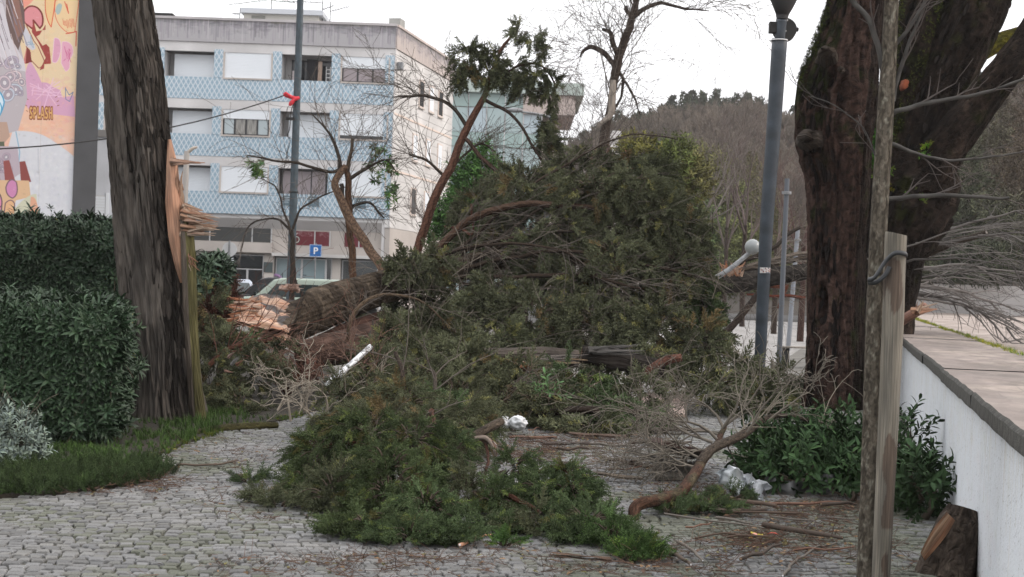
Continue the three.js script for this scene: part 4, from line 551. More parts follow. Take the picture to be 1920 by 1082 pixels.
function splinter(g, a, b, w, R, cols) { // long torn fibre of wood
  const d = b.clone().sub(a), n = 5, s = d.clone().cross(V(R() - .5, R() + .4, R() - .5)).normalize(), pts = [], rad = [];
  for (let i = 0; i <= n; i++) { const t = i / n; pts.push(a.clone().addScaledVector(d, t).addScaledVector(s, .06 * d.length() * Math.sin(t * 3 + R()) * t)); rad.push(w * (1 - t) * (.75 + .5 * R()) + .0015); }
  const c = cols[Math.floor(R() * cols.length)]; g.tube(pts, rad, 5, { color: () => c, disp: th => 1 + .5 * Math.cos(2 * th) });
}
function barkStrips(t, K, d, n, tone, R, l0, l1, hue) { // loose raised strips of bark on the seen half of a trunk and round its edges; K: [py, px, half width]
  const span = y => { let i = 0; while (i < K.length - 2 && y < K[i + 1][0]) i++; const f = clamp((K[i][0] - y) / (K[i][0] - K[i + 1][0])); return [lerp(K[i][1], K[i + 1][1], f), lerp(K[i][2], K[i + 1][2], f)]; }, y1 = K[0][0], y0 = K[K.length - 1][0], g = new GB();
  for (let i = 0; i < n; i++) { const len = l0 + (l1 - l0) * R() * R(), ys = y0 + R() * (y1 - y0 - len), a0 = (R() - .5) * 3.5, cc = lerp(tone[0], tone[1], R() * R()), c = hue.map(h => h * cc), w = (.010 + .02 * R()), pts = [], rad = [], peel = R() < .2 ? .12 : .045; for (let j = 0; j <= 6; j++) { const f = j / 6, y = ys + len * f, [cx, hw] = span(y), a = a0 + .12 * noise(y * .014, i, 3), lift = 1.02 + peel * f * f; pts.push(at(cx + Math.sin(a) * hw * lift, y, d - Math.cos(a) * hw * d / FOCAL * lift)); rad.push(w * Math.sin(.25 + 2.6 * f)); } g.tube(pts, rad, 4, { color: () => c, disp: th => 1 + .4 * Math.cos(2 * th) }); }
  put('bark_strips', g.geo(), M.barkFibre, t).userData.kind = 'stuff';
}
const FRESH = [[.74, .43, .28], [.80, .54, .38], [.66, .34, .21], [.82, .62, .48], [.72, .46, .34]], ORANGE = [[.56, .22, .10], [.62, .33, .19], [.68, .48, .36], [.50, .16, .07]], REDW = [[.24, .07, .045], [.33, .13, .08], [.18, .06, .04]];
{ // split cypress trunk by the hedge
  const R0 = rng(33), d = 15.3, t = thing('split_cypress_trunk', 'tall grey brown cypress trunk with torn pale wood down one side', 'tree trunk', onGround(308, d, .05)), g = new GB();
  barkStrips(t, [[806, 309, 66], [740, 305, 61], [640, 300, 59], [540, 292, 59], [400, 276, 54], [300, 266, 52], [150, 251, 51], [0, 231, 49], [-160, 212, 46]], d, 760, [.07, .23], R0, 25, 135, [1, .87, .77]);
  barkTube(g, px2([[309, 806, 68], [305, 740, 61], [300, 640, 59], [292, 540, 59], [276, 400, 54], [266, 300, 52], [251, 150, 51], [231, 0, 49], [212, -160, 46], [200, -290, 40]], d), 330, 200, 3, { lobe: .24, ridge: .08, f: 11, fs: .5, fine: .05, flare: .22, caps: true, holes: [[4.55, 3.3, .16, .75, .16], [4.9, 4.6, .2, .9, .2], [4.35, 2.75, .2, .12, -.09]], color: stain([.088, .079, .071], [.215, .193, .172], 3.2, 5, .7) });
  put('trunk', g.geo(), M.barkFibre, t);
  const R = rng(31), s = new GB(), e = new GB();
  // slab of bare wood down the torn edge
  const edge = path(px2([[318, 262, 3, 15.1], [322, 310, 9, 15.05], [326, 380, 13, 15.0], [331, 440, 14, 15], [336, 490, 9, 15], [340, 530, 2, 15.05]], d), 50); e.tube(edge.pts, edge.rad, 22, { uv: true, color: stain([.76, .47, .32], [.62, .31, .19], 6, 2, .6), disp: (th, q) => 1 + .22 * ridged(Math.cos(th) * 4, q * .7, Math.sin(th) * 4) });
  put('torn_wood', e.geo(), M.wood, t);
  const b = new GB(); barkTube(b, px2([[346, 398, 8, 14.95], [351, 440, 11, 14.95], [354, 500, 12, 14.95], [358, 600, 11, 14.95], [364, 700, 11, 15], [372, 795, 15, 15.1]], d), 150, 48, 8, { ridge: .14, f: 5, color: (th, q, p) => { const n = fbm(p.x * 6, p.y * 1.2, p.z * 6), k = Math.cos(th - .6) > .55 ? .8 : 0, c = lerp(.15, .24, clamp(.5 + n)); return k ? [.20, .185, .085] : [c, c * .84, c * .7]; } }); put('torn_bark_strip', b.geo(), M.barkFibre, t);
  for (let i = 0; i < 70; i++) { const y = 384 + R() * 56, a = at(338 + R() * 12, y + 4 * (R() - .5), 15 - .12 * R()), l = 18 + R() * 50 * (y > 395 ? 1 : .4); splinter(s, a, at(346 + l, lerp(y, 426, .4) + (R() - .5) * 18, 15.1 - .4 * R()), .012 + .018 * R(), R, FRESH); }
  for (let i = 0; i < 6; i++) splinter(s, at(318 + 4 * R(), 300 + 8 * R(), 15), at(340 + R() * 52, 303 + 5 * R(), 14.9), .02, R, FRESH);
  for (let i = 0; i < 8; i++) splinter(s, at(350, 455 + R() * 30, 15), at(358 + R() * 16, 470 + R() * 40, 14.8), .016, R, FRESH);
  for (let i = 0; i < 8; i++) splinter(s, at(330 + R() * 10, 430 - R() * 90, 15), at(330 + R() * 16, 360 - R() * 60, 14.95), .03, R, FRESH);
  put('wood_splinters', s.geo(), M.wood, t);
  const f = new GB(); for (let i = 0; i < 60; i++) { const y = R() * 760, xl = lerp(188, 240, clamp(y / 560)), xr = lerp(284, 352, clamp(y / 560)), L = R() < .5, a = at(L ? xl + 6 : xr - 6, y, d + .05 * R()), q = at((L ? xl - 3 - 5 * R() : xr + 2 + 4 * R()), y - 6 + 18 * R(), d); splinter(f, a, q, .012, R, [[.09, .07, .06], [.14, .11, .09]]); } put('loose_bark_flake', f.geo(), M.twig, t).userData.kind = 'stuff';
}
{ // old hollow trunk
  const d = 20, t = thing('old_hollow_tree', 'old dark reddish trunk with knot holes and hollows beside the lamp post', 'tree', onGround(1564, d)), g = new GB();
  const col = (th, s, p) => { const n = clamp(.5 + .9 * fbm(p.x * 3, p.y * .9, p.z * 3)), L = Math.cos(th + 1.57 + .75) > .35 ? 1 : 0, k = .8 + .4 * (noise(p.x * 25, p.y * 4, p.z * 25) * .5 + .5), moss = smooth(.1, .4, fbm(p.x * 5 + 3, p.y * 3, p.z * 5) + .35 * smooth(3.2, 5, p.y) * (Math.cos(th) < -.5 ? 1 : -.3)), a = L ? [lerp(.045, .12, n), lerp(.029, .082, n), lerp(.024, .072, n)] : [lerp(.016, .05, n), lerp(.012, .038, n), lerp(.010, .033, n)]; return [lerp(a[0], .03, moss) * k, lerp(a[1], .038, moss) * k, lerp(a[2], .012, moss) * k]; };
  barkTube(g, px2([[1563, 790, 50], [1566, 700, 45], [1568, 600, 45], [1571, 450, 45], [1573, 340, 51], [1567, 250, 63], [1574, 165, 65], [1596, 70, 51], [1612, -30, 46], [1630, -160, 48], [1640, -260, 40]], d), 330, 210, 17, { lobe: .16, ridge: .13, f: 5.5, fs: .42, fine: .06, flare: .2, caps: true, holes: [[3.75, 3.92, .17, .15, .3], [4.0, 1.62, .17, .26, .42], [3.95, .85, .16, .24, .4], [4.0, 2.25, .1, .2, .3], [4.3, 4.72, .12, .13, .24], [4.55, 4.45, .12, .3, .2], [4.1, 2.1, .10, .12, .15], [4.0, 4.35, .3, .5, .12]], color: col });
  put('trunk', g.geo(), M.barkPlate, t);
  barkStrips(t, [[790, 1563, 48], [600, 1568, 45], [450, 1571, 45], [340, 1573, 51], [250, 1567, 62], [165, 1574, 64], [70, 1596, 51], [-30, 1612, 46], [-160, 1630, 46]], d, 520, [.02, .075], rng(66), 14, 50, [1, .76, .68]);
  const R = rng(6), m = new Scatter(TUFTS); for (let i = 0; i < 900; i++) { const y = R() * 170, x = 1562 - y * .40 + (R() - .5) * 16 + (y > 150 ? 10 : 0), p = at(x, y, d - .15 + .3 * R()); m.add(p, frame(V(-1 + R(), R() - .2, R() - .2), R() * 6), V(.07, .05, .07), R() < .3 ? [.06, .075, .012] : [.022, .028, .012]); } m.build('moss', M.leaf, t);
  for (const [x, y, hw, dx, dy, dn] of [[1551, 96, 13, 4, 26, .74], [1577, 130, 6, 3, 6, .66], [1513, 257, 15, 14, 8, .60]]) { const k = new GB(), a = at(x + dx, y + dy, d - .12), b = at(x, y, d - dn); k.tube([a, a.clone().lerp(b, .5), b.clone().lerp(a, .12), b, b.clone().lerp(a, .05), b.clone().lerp(a, .3)], [hw * 2, hw * 1.3, hw * 1.12, hw * .95, hw * .62, hw * .5].map(q => q * d / FOCAL), 28, { caps: true, capColor: [.02, .014, .01], color: (th, s, p, i) => i > 3 ? [.03, .02, .015] : stain([.06, .045, .038], [.14, .12, .10], 9, 3)(th, s, p), disp: th => 1 + .14 * Math.sin(2 * th + x) + .07 * Math.sin(5 * th) }); put('broken_knot', k.geo(), M.barkFibre, t); }
}
{ // many stemmed mossy tree behind the stake
  const d = 22, t = thing('multi_stem_tree', 'dark mossy tree dividing into several thick leaning stems above the wall', 'tree', onGround(1655, d)), col = (th, s, p) => { const n = clamp(.5 + fbm(p.x * 2.5, p.y * 1.2, p.z * 2.5)), k = .75 + .5 * (noise(p.x * 21, p.y * 9, p.z * 21) * .5 + .5), moss = smooth(.05, .35, fbm(p.x * 3 + 9, p.y * 2, p.z * 3)), a = [lerp(.018, .10, n * n), lerp(.015, .078, n * n), lerp(.013, .066, n * n)]; return [lerp(a[0], .035, moss) * k, lerp(a[1], .042, moss) * k, lerp(a[2], .014, moss) * k]; };
  const stem = (n, l, ns, sides, seed, o) => { const g = new GB(); barkTube(g, px2(l, d), ns, sides, seed, { lobe: .14, ridge: .11, f: 6, fs: .8, fine: .07, color: col, caps: true, ...o }); put(n, g.geo(), M.barkPlate, t); };
  stem('trunk', [[1652, 780, 52], [1655, 650, 46], [1660, 560, 48], [1674, 470, 54], [1700, 400, 74], [1712, 345, 78], [1714, 290, 62]], 150, 120, 4, { flare: .2 });
  stem('stem', [[1678, 420, 36], [1673, 330, 38], [1684, 220, 36], [1706, 110, 35], [1726, 0, 35], [1750, -160, 32]], 170, 110, 6);
  stem('stem', [[1696, 410, 50], [1716, 320, 54], [1748, 200, 50], [1784, 110, 50], [1830, 0, 52], [1870, -110, 50], [1910, -220, 42]], 190, 130, 9);
  stem('stem', [[1730, 350, 40, 21.6], [1778, 272, 36, 21.4], [1828, 205, 31, 21.2], [1880, 138, 29, 21], [1932, 72, 28, 21], [2000, -40, 28, 21]], 140, 80, 12);
  stem('limb', [[1815, 110, 18, 22.8], [1860, 85, 16, 23], [1935, 62, 15, 23.2], [2040, 40, 13, 23.4]], 70, 50, 15, { color: (th, s, p) => { const n = clamp(.5 + fbm(p.x * 5, p.y * 5, p.z * 5)); return [lerp(.09, .20, n), lerp(.10, .19, n), .02]; } });
  stem('stem', [[1684, 260, 24, 22.6], [1740, 120, 28, 22.8], [1765, 20, 26, 23], [1790, -120, 22, 23]], 90, 60, 19);
  barkStrips(t, [[780, 1652, 52], [560, 1660, 48], [470, 1674, 54], [400, 1700, 73], [345, 1712, 76]], d, 160, [.02, .07], rng(67), 14, 50, [1, .85, .75]); barkStrips(t, [[330, 1716, 54], [200, 1748, 50], [110, 1784, 50], [0, 1830, 52], [-110, 1870, 48]], d, 260, [.025, .13], rng(68), 14, 60, [1, .88, .8]); barkStrips(t, [[330, 1673, 38], [220, 1684, 36], [110, 1706, 35], [0, 1726, 35]], d, 120, [.02, .08], rng(69), 14, 50, [1, .88, .8]);
  const R = rng(16), ms = new Scatter(TUFTS), fn = new Scatter([sprigShape(21, 12, 4, .05), sprigShape(22, 12, 4, .05)]);
  for (let i = 0; i < 1500; i++) { const k = i % 3, f = R(), y = 330 - f * 330, x = [lerp(1640, 1690, f), lerp(1700, 1810, f) - 48, lerp(1750, 1830, f) - 10][k] + (R() - .5) * 22, p = at(x, y, d - .42 + .2 * R()); ms.add(p, frame(V(R() - .7, R() - .3, .4), R() * 6), V(.07, .05, .07), R() < .4 ? [.07, .08, .012] : [.035, .045, .012]); } ms.build('moss', M.leaf, t);
  for (const [cx, cy, rx, ry, n, c] of [[1640, 268, 14, 32, 130, [.07, .15, .03]], [1655, 330, 10, 24, 40, [.13, .15, .02]], [1750, 275, 18, 14, 90, [.17, .20, .04]], [1775, 285, 8, 14, 30, [.14, .18, .03]], [1722, 360, 6, 8, 20, [.10, .16, .03]]]) for (let i = 0; i < n; i++) { const p = at(cx + (R() - .5) * 1.6 * rx, cy + (R() - .5) * 1.6 * ry, d - .55 - .12 * R()); fn.add(p, frame(V(R() - .5, .1 - R(), R() * .7), R() * 6), .10 + .12 * R(), c.map(q => q * (.6 + .8 * R()))); } fn.build('fern', M.leaf, t);
  const cut = new GB(), cp = at(1698, 158, d - .5); cut.tube([cp.clone().add(V(0, 0, -.15)), cp, cp.clone().add(V(0, .0, .012))], [.065, .06, .05], 18, { caps: true, color: () => [.20, .05, .02], capColor: [.25, .06, .022], disp: th => 1 + .3 * Math.cos(2 * th + .5) + .1 * Math.sin(5 * th) }); put('sawn_limb_face', cut.geo(), M.vcol, t);
}
{ // young tree tied to a round stake
  const d = 7.6, R = rng(9), t = thing('young_tree', 'slim young tree with lichen spotted grey bark tied to a stake', 'tree', onGround(1620, d)), g = new GB(), col = (th, s, p) => { const n = fbm(p.x * 14, p.y * 9, p.z * 14), l = noise(p.x * 40, p.y * 22, p.z * 40) > .34, c = clamp(.19 + .12 * n, .09, .3); return l ? [.34, .35, .31] : [c, c * .95, c * .82]; };
  barkTube(g, px2([[1620, 1135, 17], [1630, 900, 16.5], [1636, 700, 16], [1641, 560, 16], [1650, 380, 15.5], [1661, 200, 15], [1669, 60, 13.5], [1676, -120, 11]], d), 260, 44, 2, { lobe: .14, ridge: .03, f: 3, fs: 3, color: col }); put('trunk', g.geo(), M.branch, t);
  const br = (l, lvl = 1, kids = 1) => { const q = path(px2(l.map(e => [e[0], e[1], e[2], e[3] ?? d]), d), 18), b = new GB(); b.tube(wobble(q.pts, .012, 9, l[0][1]), q.rad, 8, { color: (th, s, p) => { const n = .06 + .045 * noise(p.x * 30, p.y * 30, p.z * 30); return [n, n * .95, n * .88]; } }); if (kids) for (let i = 5; i < 18; i += 4) grow(b, q.pts[i], q.pts[i].clone().sub(q.pts[i - 1]).add(V(0, (R() - .4) * .03, (R() - .5) * .03)), .12 + .18 * R(), q.rad[i] * .6, 1, { R, seg: 4, wander: .3, kids: 1, color: () => [.07, .06, .055] }); put('branch', b.geo(), M.twig, t); };
  br([[1664, 160, 6], [1635, 50, 5.5], [1600, 0, 5], [1560, -60, 4]]); br([[1655, 372, 5], [1700, 370, 4.5], [1790, 368, 4], [1892, 371, 2.5]]); br([[1668, 215, 5], [1730, 195, 4.5], [1830, 178, 3.5], [1930, 145, 2.5]]); br([[1664, 268, 4], [1730, 292, 3], [1800, 300, 2.5], [1925, 285, 1.5]]); br([[1672, 90, 5], [1700, 60, 4], [1738, 0, 3.5], [1770, -70, 3]]); br([[1675, 190, 4], [1690, 120, 4], [1715, 60, 3], [1735, 10, 2]]); br([[1655, 330, 2], [1640, 290, 1.6], [1600, 220, 1.2], [1520, 180, .8]]);
  const st = thing('tree_stake', 'weathered round wooden stake beside the young tree', 'stake', onGround(1650, d - .1)), s = new GB(), cs = (th, q, p) => { const n = clamp(.5 + fbm(p.x * 20, p.y * 2.2, p.z * 20)), red = Math.abs(q - 2.26) < .03 && Math.cos(th + 1.9) > -.2; const br = smooth(.0, .3, fbm(p.x * 4 + 2, p.y * 1.3, p.z * 4) + .25 * (1.1 - q)); if (!red && br > .5) return [lerp(.11, .22, n), lerp(.08, .165, n), lerp(.058, .125, n)]; return red ? [.20, .085, .055] : [lerp(.19, .38, n), lerp(.175, .35, n), lerp(.14, .29, n)]; };
  barkTube(s, px2([[1650, 1140, 16, 7.45], [1661, 900, 17, 7.45], [1672, 660, 18.5, 7.45], [1680, 440, 19.5, 7.45], [1680.2, 439, 19, 7.45]], d), 200, 60, 5, { lobe: .14, ridge: .045, f: 3.5, fs: .9, fine: .02, caps: true, capColor: [.36, .33, .27], color: cs }); put('post', s.geo(), M.wood, st);
  const tie = thing('rubber_tie', 'black rubber strap looped between the young tree and its stake', 'strap', at(1665, 500, 7.45)), tm = mat([.02, .022, .024], { roughness: .6 }), strap = pts => { const q = path(pts.map(p => [p, .0085]), 24), b = new GB(); b.tube(q.pts, q.rad, 6, { disp: th => 1 + .55 * Math.cos(2 * th) }); put('strap', b.geo(), tm, tie); }; strap([at(1628, 525, 7.48), at(1640, 520, 7.42), at(1662, 488, 7.40), at(1680, 474, 7.36), at(1697, 476, 7.36), at(1700, 478, 7.45)]); strap([at(1629, 530, 7.5), at(1645, 528, 7.42), at(1660, 515, 7.4), at(1668, 500, 7.4)]);
}
{ // grey promenade lamp, pushed out of plumb
  const d = 19.5, b = onGround(1418, d), t = thing('promenade_lamp', 'leaning grey lamp post with black fitting below its conical head', 'lamp post', b), m = mat([.058, .074, .092], { roughness: .45, map: rep(grainTone, .8), bumpMap: rep(grainBump, 3), bumpScale: .002 }), P = (l, s = 18, o = {}) => { const q = path(px2(l, d), l.length * 6), g = new GB(); g.tube(q.pts, q.rad, s, { caps: true, ...o }); return g.geo(); };
  put('post', P([[1418, 768, 10.5, 19.5], [1424, 690, 10.5, 19.4], [1437, 430, 12.5, 19], [1450, 250, 13.6, 18.8], [1462, 72, 14.6, 18.6]]), m, t); put('neck', P([[1462, 74, 9.5, 18.6], [1466, 36, 10, 18.55]]), m, t); put('lamp_cone', P([[1466, 37, 10, 18.55], [1467, 26, 12.5, 18.55], [1469, 2, 24, 18.5], [1470, -22, 35, 18.5], [1470.5, -26, 35, 18.5]], 28), mat([.03, .03, .031], { roughness: .5 }), t); put('lamp_cap', P([[1470, -24, 30, 18.5], [1471, -60, 34, 18.5], [1472, -66, 12, 18.5]], 28), B.grey, t);
  const fit = put('black_fitting', new THREE.CylinderGeometry(.155, .155, .1, 28).rotateX(Math.PI / 2 - .25).rotateZ(-.2).translate(...at(1471, 56, 18.75).toArray()), B.dark, t); const kn = new THREE.Mesh(new THREE.CylinderGeometry(.025, .03, .07, 10).rotateZ(1.5).translate(...at(1492, 55, 18.75).toArray()), B.dark); kn.name = 'knob'; fit.add(kn);
  put('clamp_box', bx(-.06, .05, -.07, .07, -.06, .06).translate(...at(1451, 52, 18.6).toArray()), B.dark, t); const tie = mat([.6, .6, .6]); for (const [x, y, r] of [[1466, 38, .074], [1463, 58, .072], [1461, 76, .109]]) put('cable_tie', new THREE.TorusGeometry(r, .008, 6, 28).rotateX(1.57).translate(...at(x, y, 18.6).toArray()), tie, t);
  const sk = canvasTex(64, 32, (x, w, h) => { x.fillStyle = '#b9b4b2'; x.fillRect(0, 0, w, h); const R = rng(3); for (let i = 0; i < 26; i++) { x.fillStyle = ['#8e5b50', '#5f6670', '#d5d2ce'][i % 3]; x.fillRect(R() * w, R() * h, 8, 6); } }); put('sticker', new THREE.CylinderGeometry(.0925, .0925, .075, 20, 1, true, -.9, 1.7).rotateX(.0).translate(...at(1433.5, 507, 19.08).toArray()), mat([.8, .8, .8], { map: sk, side: THREE.DoubleSide }), t);
}
// ---------- hedges and low planting ----------
function hedge(name, label, poly, y0, y1, n, size, col, seed, matl = M.glossLeaf, shapes = WHORLS) { // clipped block of leaf rosettes over a dark twiggy core
  const t = thing(name, label, 'hedge', poly[0].clone().setY(.06)), R = rng(seed), sc = new Scatter(shapes), tw = new GB();
  const u = poly[1].clone().sub(poly[0]), v = poly[2].clone().sub(poly[0]);
  const P = (a, b, h) => poly[0].clone().addScaledVector(u, a).addScaledVector(v, b).setY(h);
  for (let i = 0; i < n; i++) {
    let a = R(), b = R(), h = lerp(y0, y1, R()); const f = R(), dep = -.03 + .22 * R() * R(); let nn;
    if (f < .42) { b = dep / v.length(); nn = v.clone().negate(); } else if (f < .72) { h = y1 - dep; nn = Y.clone().multiplyScalar(2); } else if (f < .95) { a = 1 - dep / u.length(); nn = u.clone(); } else { b = 1 - dep; nn = v.clone(); }
    const p = P(a, b, h); const bump = .22 * fbm(p.x * 1.7, p.y * 1.7, p.z * 1.7) + (R() < .03 ? .14 * R() : 0); nn.normalize(); const corner = smooth(.12, 0, y1 - h) * smooth(.15, 0, b * v.length()) * .1; p.addScaledVector(nn, bump - corner); if (p.y < .1) p.y = .1;
    const d = nn.clone().multiplyScalar(.8).add(V(R() - .5, R() * .9, R() - .5)), k = .55 + .9 * R(); const q = R() < .001; sc.add(p, frame(d, R() * 6.28), size * (.7 + .6 * R()), q ? [.3, .26, .05] : [col[0] * k, col[1] * k, col[2] * k]);
    if (i % 9 === 0) tw.tube([p, p.clone().addScaledVector(d.normalize(), -.22).add(V(0, -.1, 0)), p.clone().addScaledVector(d, -.4).add(V(0, -.3, 0))], [.004, .005, .006], 3, { color: () => [.06, .05, .035] });
  }
  for (let i = 0; i < n * .5; i++) { const p = P(R(), R(), lerp(y0, y1 - .12, R())); sc.add(p, frame(V(R() - .5, R(), R() - .5), R() * 6), size * 1.25, col); }
  put('twigs', tw.geo(), M.twig, t).userData.kind = 'stuff'; sc.build('foliage', matl, t); return t;
}
{ const g = (x, d) => onGround(x, d);
  hedge('clipped_hedge', 'dense clipped evergreen hedge of narrow dark leaves beside the split trunk', [g(-260, 12.4), g(210, 12.7), g(-180, 14.2)], .12, 1.21, 9600, .098, [.027, .050, .024], 51);
  hedge('tall_hedge', 'taller dark evergreen hedge in front of the mural wall', [g(-200, 17.2), g(232, 17.6), g(-160, 19.5)], .2, 2.13, 9000, .10, [.024, .043, .023], 52);
  hedge('evergreen_shrub', 'evergreen shrub with long whorled leaves showing past the split trunk', [g(352, 19.6), g(418, 19.9), g(358, 20.6)], .5, 1.72, 480, .15, [.04, .065, .038], 53);
  const R = rng(55), t = thing('grey_shrub', 'small silvery grey shrub in front of the clipped hedge', 'shrub', onGround(14, 11.3, .06)), sc = new Scatter([31, 32].map(s => leafySprigShape(s, 12)));
  for (let i = 0; i < 520; i++) { const [c, r] = clumpAt(6, 842, 11.3, 62, 60, .3), a = R() * 6.28, z = R() * 2 - .9, q = Math.sqrt(Math.max(0, 1 - z * z)), u = V(q * Math.cos(a), z, q * Math.sin(a)), p = c.clone().add(u.clone().multiply(r).multiplyScalar(.5 + .5 * R())); if (p.y < .09) p.y = .09; const k = .6 + .8 * R(); sc.add(p, frame(u.add(V(0, .7, 0)), R() * 6), .10 + .07 * R(), [.17 * k, .21 * k, .19 * k]); } sc.build('foliage', M.leaf, t); const st = new GB(); for (let i = 0; i < 10; i++) { const b = onGround(2 + R() * 20, 11.3, .05); grow(st, b, V(R() - .5, 1, R() - .5), .4, .008, 1, { R, seg: 4, kids: 2, color: () => [.12, .1, .08] }); } put('stems', st.geo(), M.twig, t);
  // grass and weeds in the bed
  const gs = new Scatter(TUFTS), low = new Scatter(SPRIGS_FINE), gs2 = new Scatter(TUFTS), Q = rng(61);
  for (let i = 0; i < 9000; i++) { const px = -60 + Q() * 660, py = 775 + Q() * 160, p = onPlane(px, py, .04); if (!inside(p, BED)) continue; const dense = fbm(p.x * 1.6, 3, p.z * 1.6) + (py > 835 ? .12 : 0) + (px > 300 && px < 470 ? .25 : 0); if (Q() > dense * 2.2 + .2) continue; const k = .6 + .8 * Q(), tall = px > 340 && px < 460 ? 1.7 : 1; gs.add(p, frame(V((Q() - .5) * .5, 1, (Q() - .5) * .5), Q() * 6), V(.08, .065 * tall * (.5 + Q()), .08), [.05 * k, .088 * k, .026 * k]); }
  tag(thing('grass'), 'green grass and weeds growing in the planting bed', 'grass', null, 'stuff'); gs.build('blades', M.leaf, scene.getObjectByName('grass'));
  for (let i = 0; i < 1500; i++) { const px = -60 + Q() * 360, py = 868 + Q() * 62, p = onPlane(px, py, .045); if (!inside(p, BED)) continue; if (fbm(p.x * 2 + 5, 1, p.z * 2) < -.12) continue; const k = .6 + .8 * Q(); low.add(p, frame(V(Q() - .5, .8, Q() - .5), Q() * 6), .06 + .08 * Q(), [.05 * k, .075 * k, .032 * k]); }
  for (let e = 0; e < 9; e++) { const a = BED[e], b = BED[e + 1], n = Math.round(a.distanceTo(b) * 70); for (let i = 0; i < n; i++) { const p = a.clone().lerp(b, Q()).add(V((Q() - .5) * .16, 0, (Q() - .5) * .16)).setY(.03), k = .6 + .8 * Q(), f = noise(p.x * 2, 4, p.z * 2); if (f < -.2) continue; if (e < 5) low.add(p, frame(V(Q() - .5, .5, Q() - .2), Q() * 6), .07 + .10 * Q(), [.046 * k, .07 * k, .03 * k]); else gs2.add(p, frame(V(Q() - .5, 1, Q() - .5), Q() * 6), V(.07, .03 + .03 * Q(), .07), Q() < .6 ? [.10 * k, .125 * k, .02 * k] : [.05 * k, .085 * k, .026 * k]); } }
  gs2.build('moss', M.leaf, tag(thing('moss'), 'bright moss along the edge of the planting bed', 'moss', null, 'stuff'));
  low.build('ground_cover', M.leaf, tag(thing('ground_cover'), 'low feathery green ground cover along the edge of the paving', 'ground cover', null, 'stuff'));
}

// ---------- the fallen trees ----------
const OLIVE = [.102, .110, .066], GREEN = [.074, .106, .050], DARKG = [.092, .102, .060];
function foliage(t, list, o, fine) { // list of [px, py, d, rx, ry, count, colour?]
  const sc = new Scatter(fine ? SPRIGS_FINE : SPRIGS), tw = new GB(), R = rng(o.seed);
  for (const [x, y, d, rx, ry, n, c] of list) { const [p, r] = clumpAt(x, y, d, rx, ry, o.rz); fronds(sc, tw, R, p, r, n, c || o.col, o); }
  put('twigs', tw.geo(), M.twig, t).userData.kind = 'stuff'; sc.build('foliage', M.leaf, t);
}
function limb(t, name, l, d0, sides, col, o = {}) { // one branch as a part, with side twigs
  const q = path(px2(l, d0), o.n ?? 26), g = new GB(), R = o.R || rng(l[0][0] | 0), pts = wobble(q.pts, o.wob ?? .04, 2.5, l[0][1]);
  g.tube(pts, q.rad, sides, { uv: true, caps: true, capColor: o.cap, color: typeof col === 'function' ? col : (th, s, p) => { const k = .7 + .6 * (noise(p.x * 14, p.y * 14, p.z * 14) * .5 + .5); return [col[0] * k, col[1] * k, col[2] * k]; }, disp: th => 1 + .06 * Math.sin(3 * th + l[0][0]) });
  put(name, g.geo(), M.branch, t);
  if (o.twigs) { const tw = new GB(); for (let i = 0; i < o.twigs; i++) { const k = 1 + Math.floor((.15 + .85 * R()) * (pts.length - 2)), dir = pts[k + 1 < pts.length ? k + 1 : k].clone().sub(pts[k - 1]).normalize().add(V(R() - .5, (R() - .5) + (o.up ?? 0), R() - .5).multiplyScalar(1.6)); grow(tw, pts[k], dir, (o.tl ?? .8) * (.5 + R()), Math.min(q.rad[k] * .55, o.tr ?? .0085), o.lvl ?? 1, { R, seg: 5, kids: 1, wander: o.wander ?? .35, sag: o.sag ?? .12, spread: .7, ratio: .65, minR: o.minR ?? .0025, floor: .03, color: () => { const m = .7 + .6 * R(), c = o.tc || [.095, .08, .068]; return [c[0] * m, c[1] * m, c[2] * m]; } }); } put('twigs', tw.geo(), M.twig, t).userData.kind = 'stuff'; }
  return pts;
}
const BROWN = [.085, .066, .052], REDB = [.16, .075, .052], GREYB = [.13, .112, .095], PALEB = [.24, .19, .14];
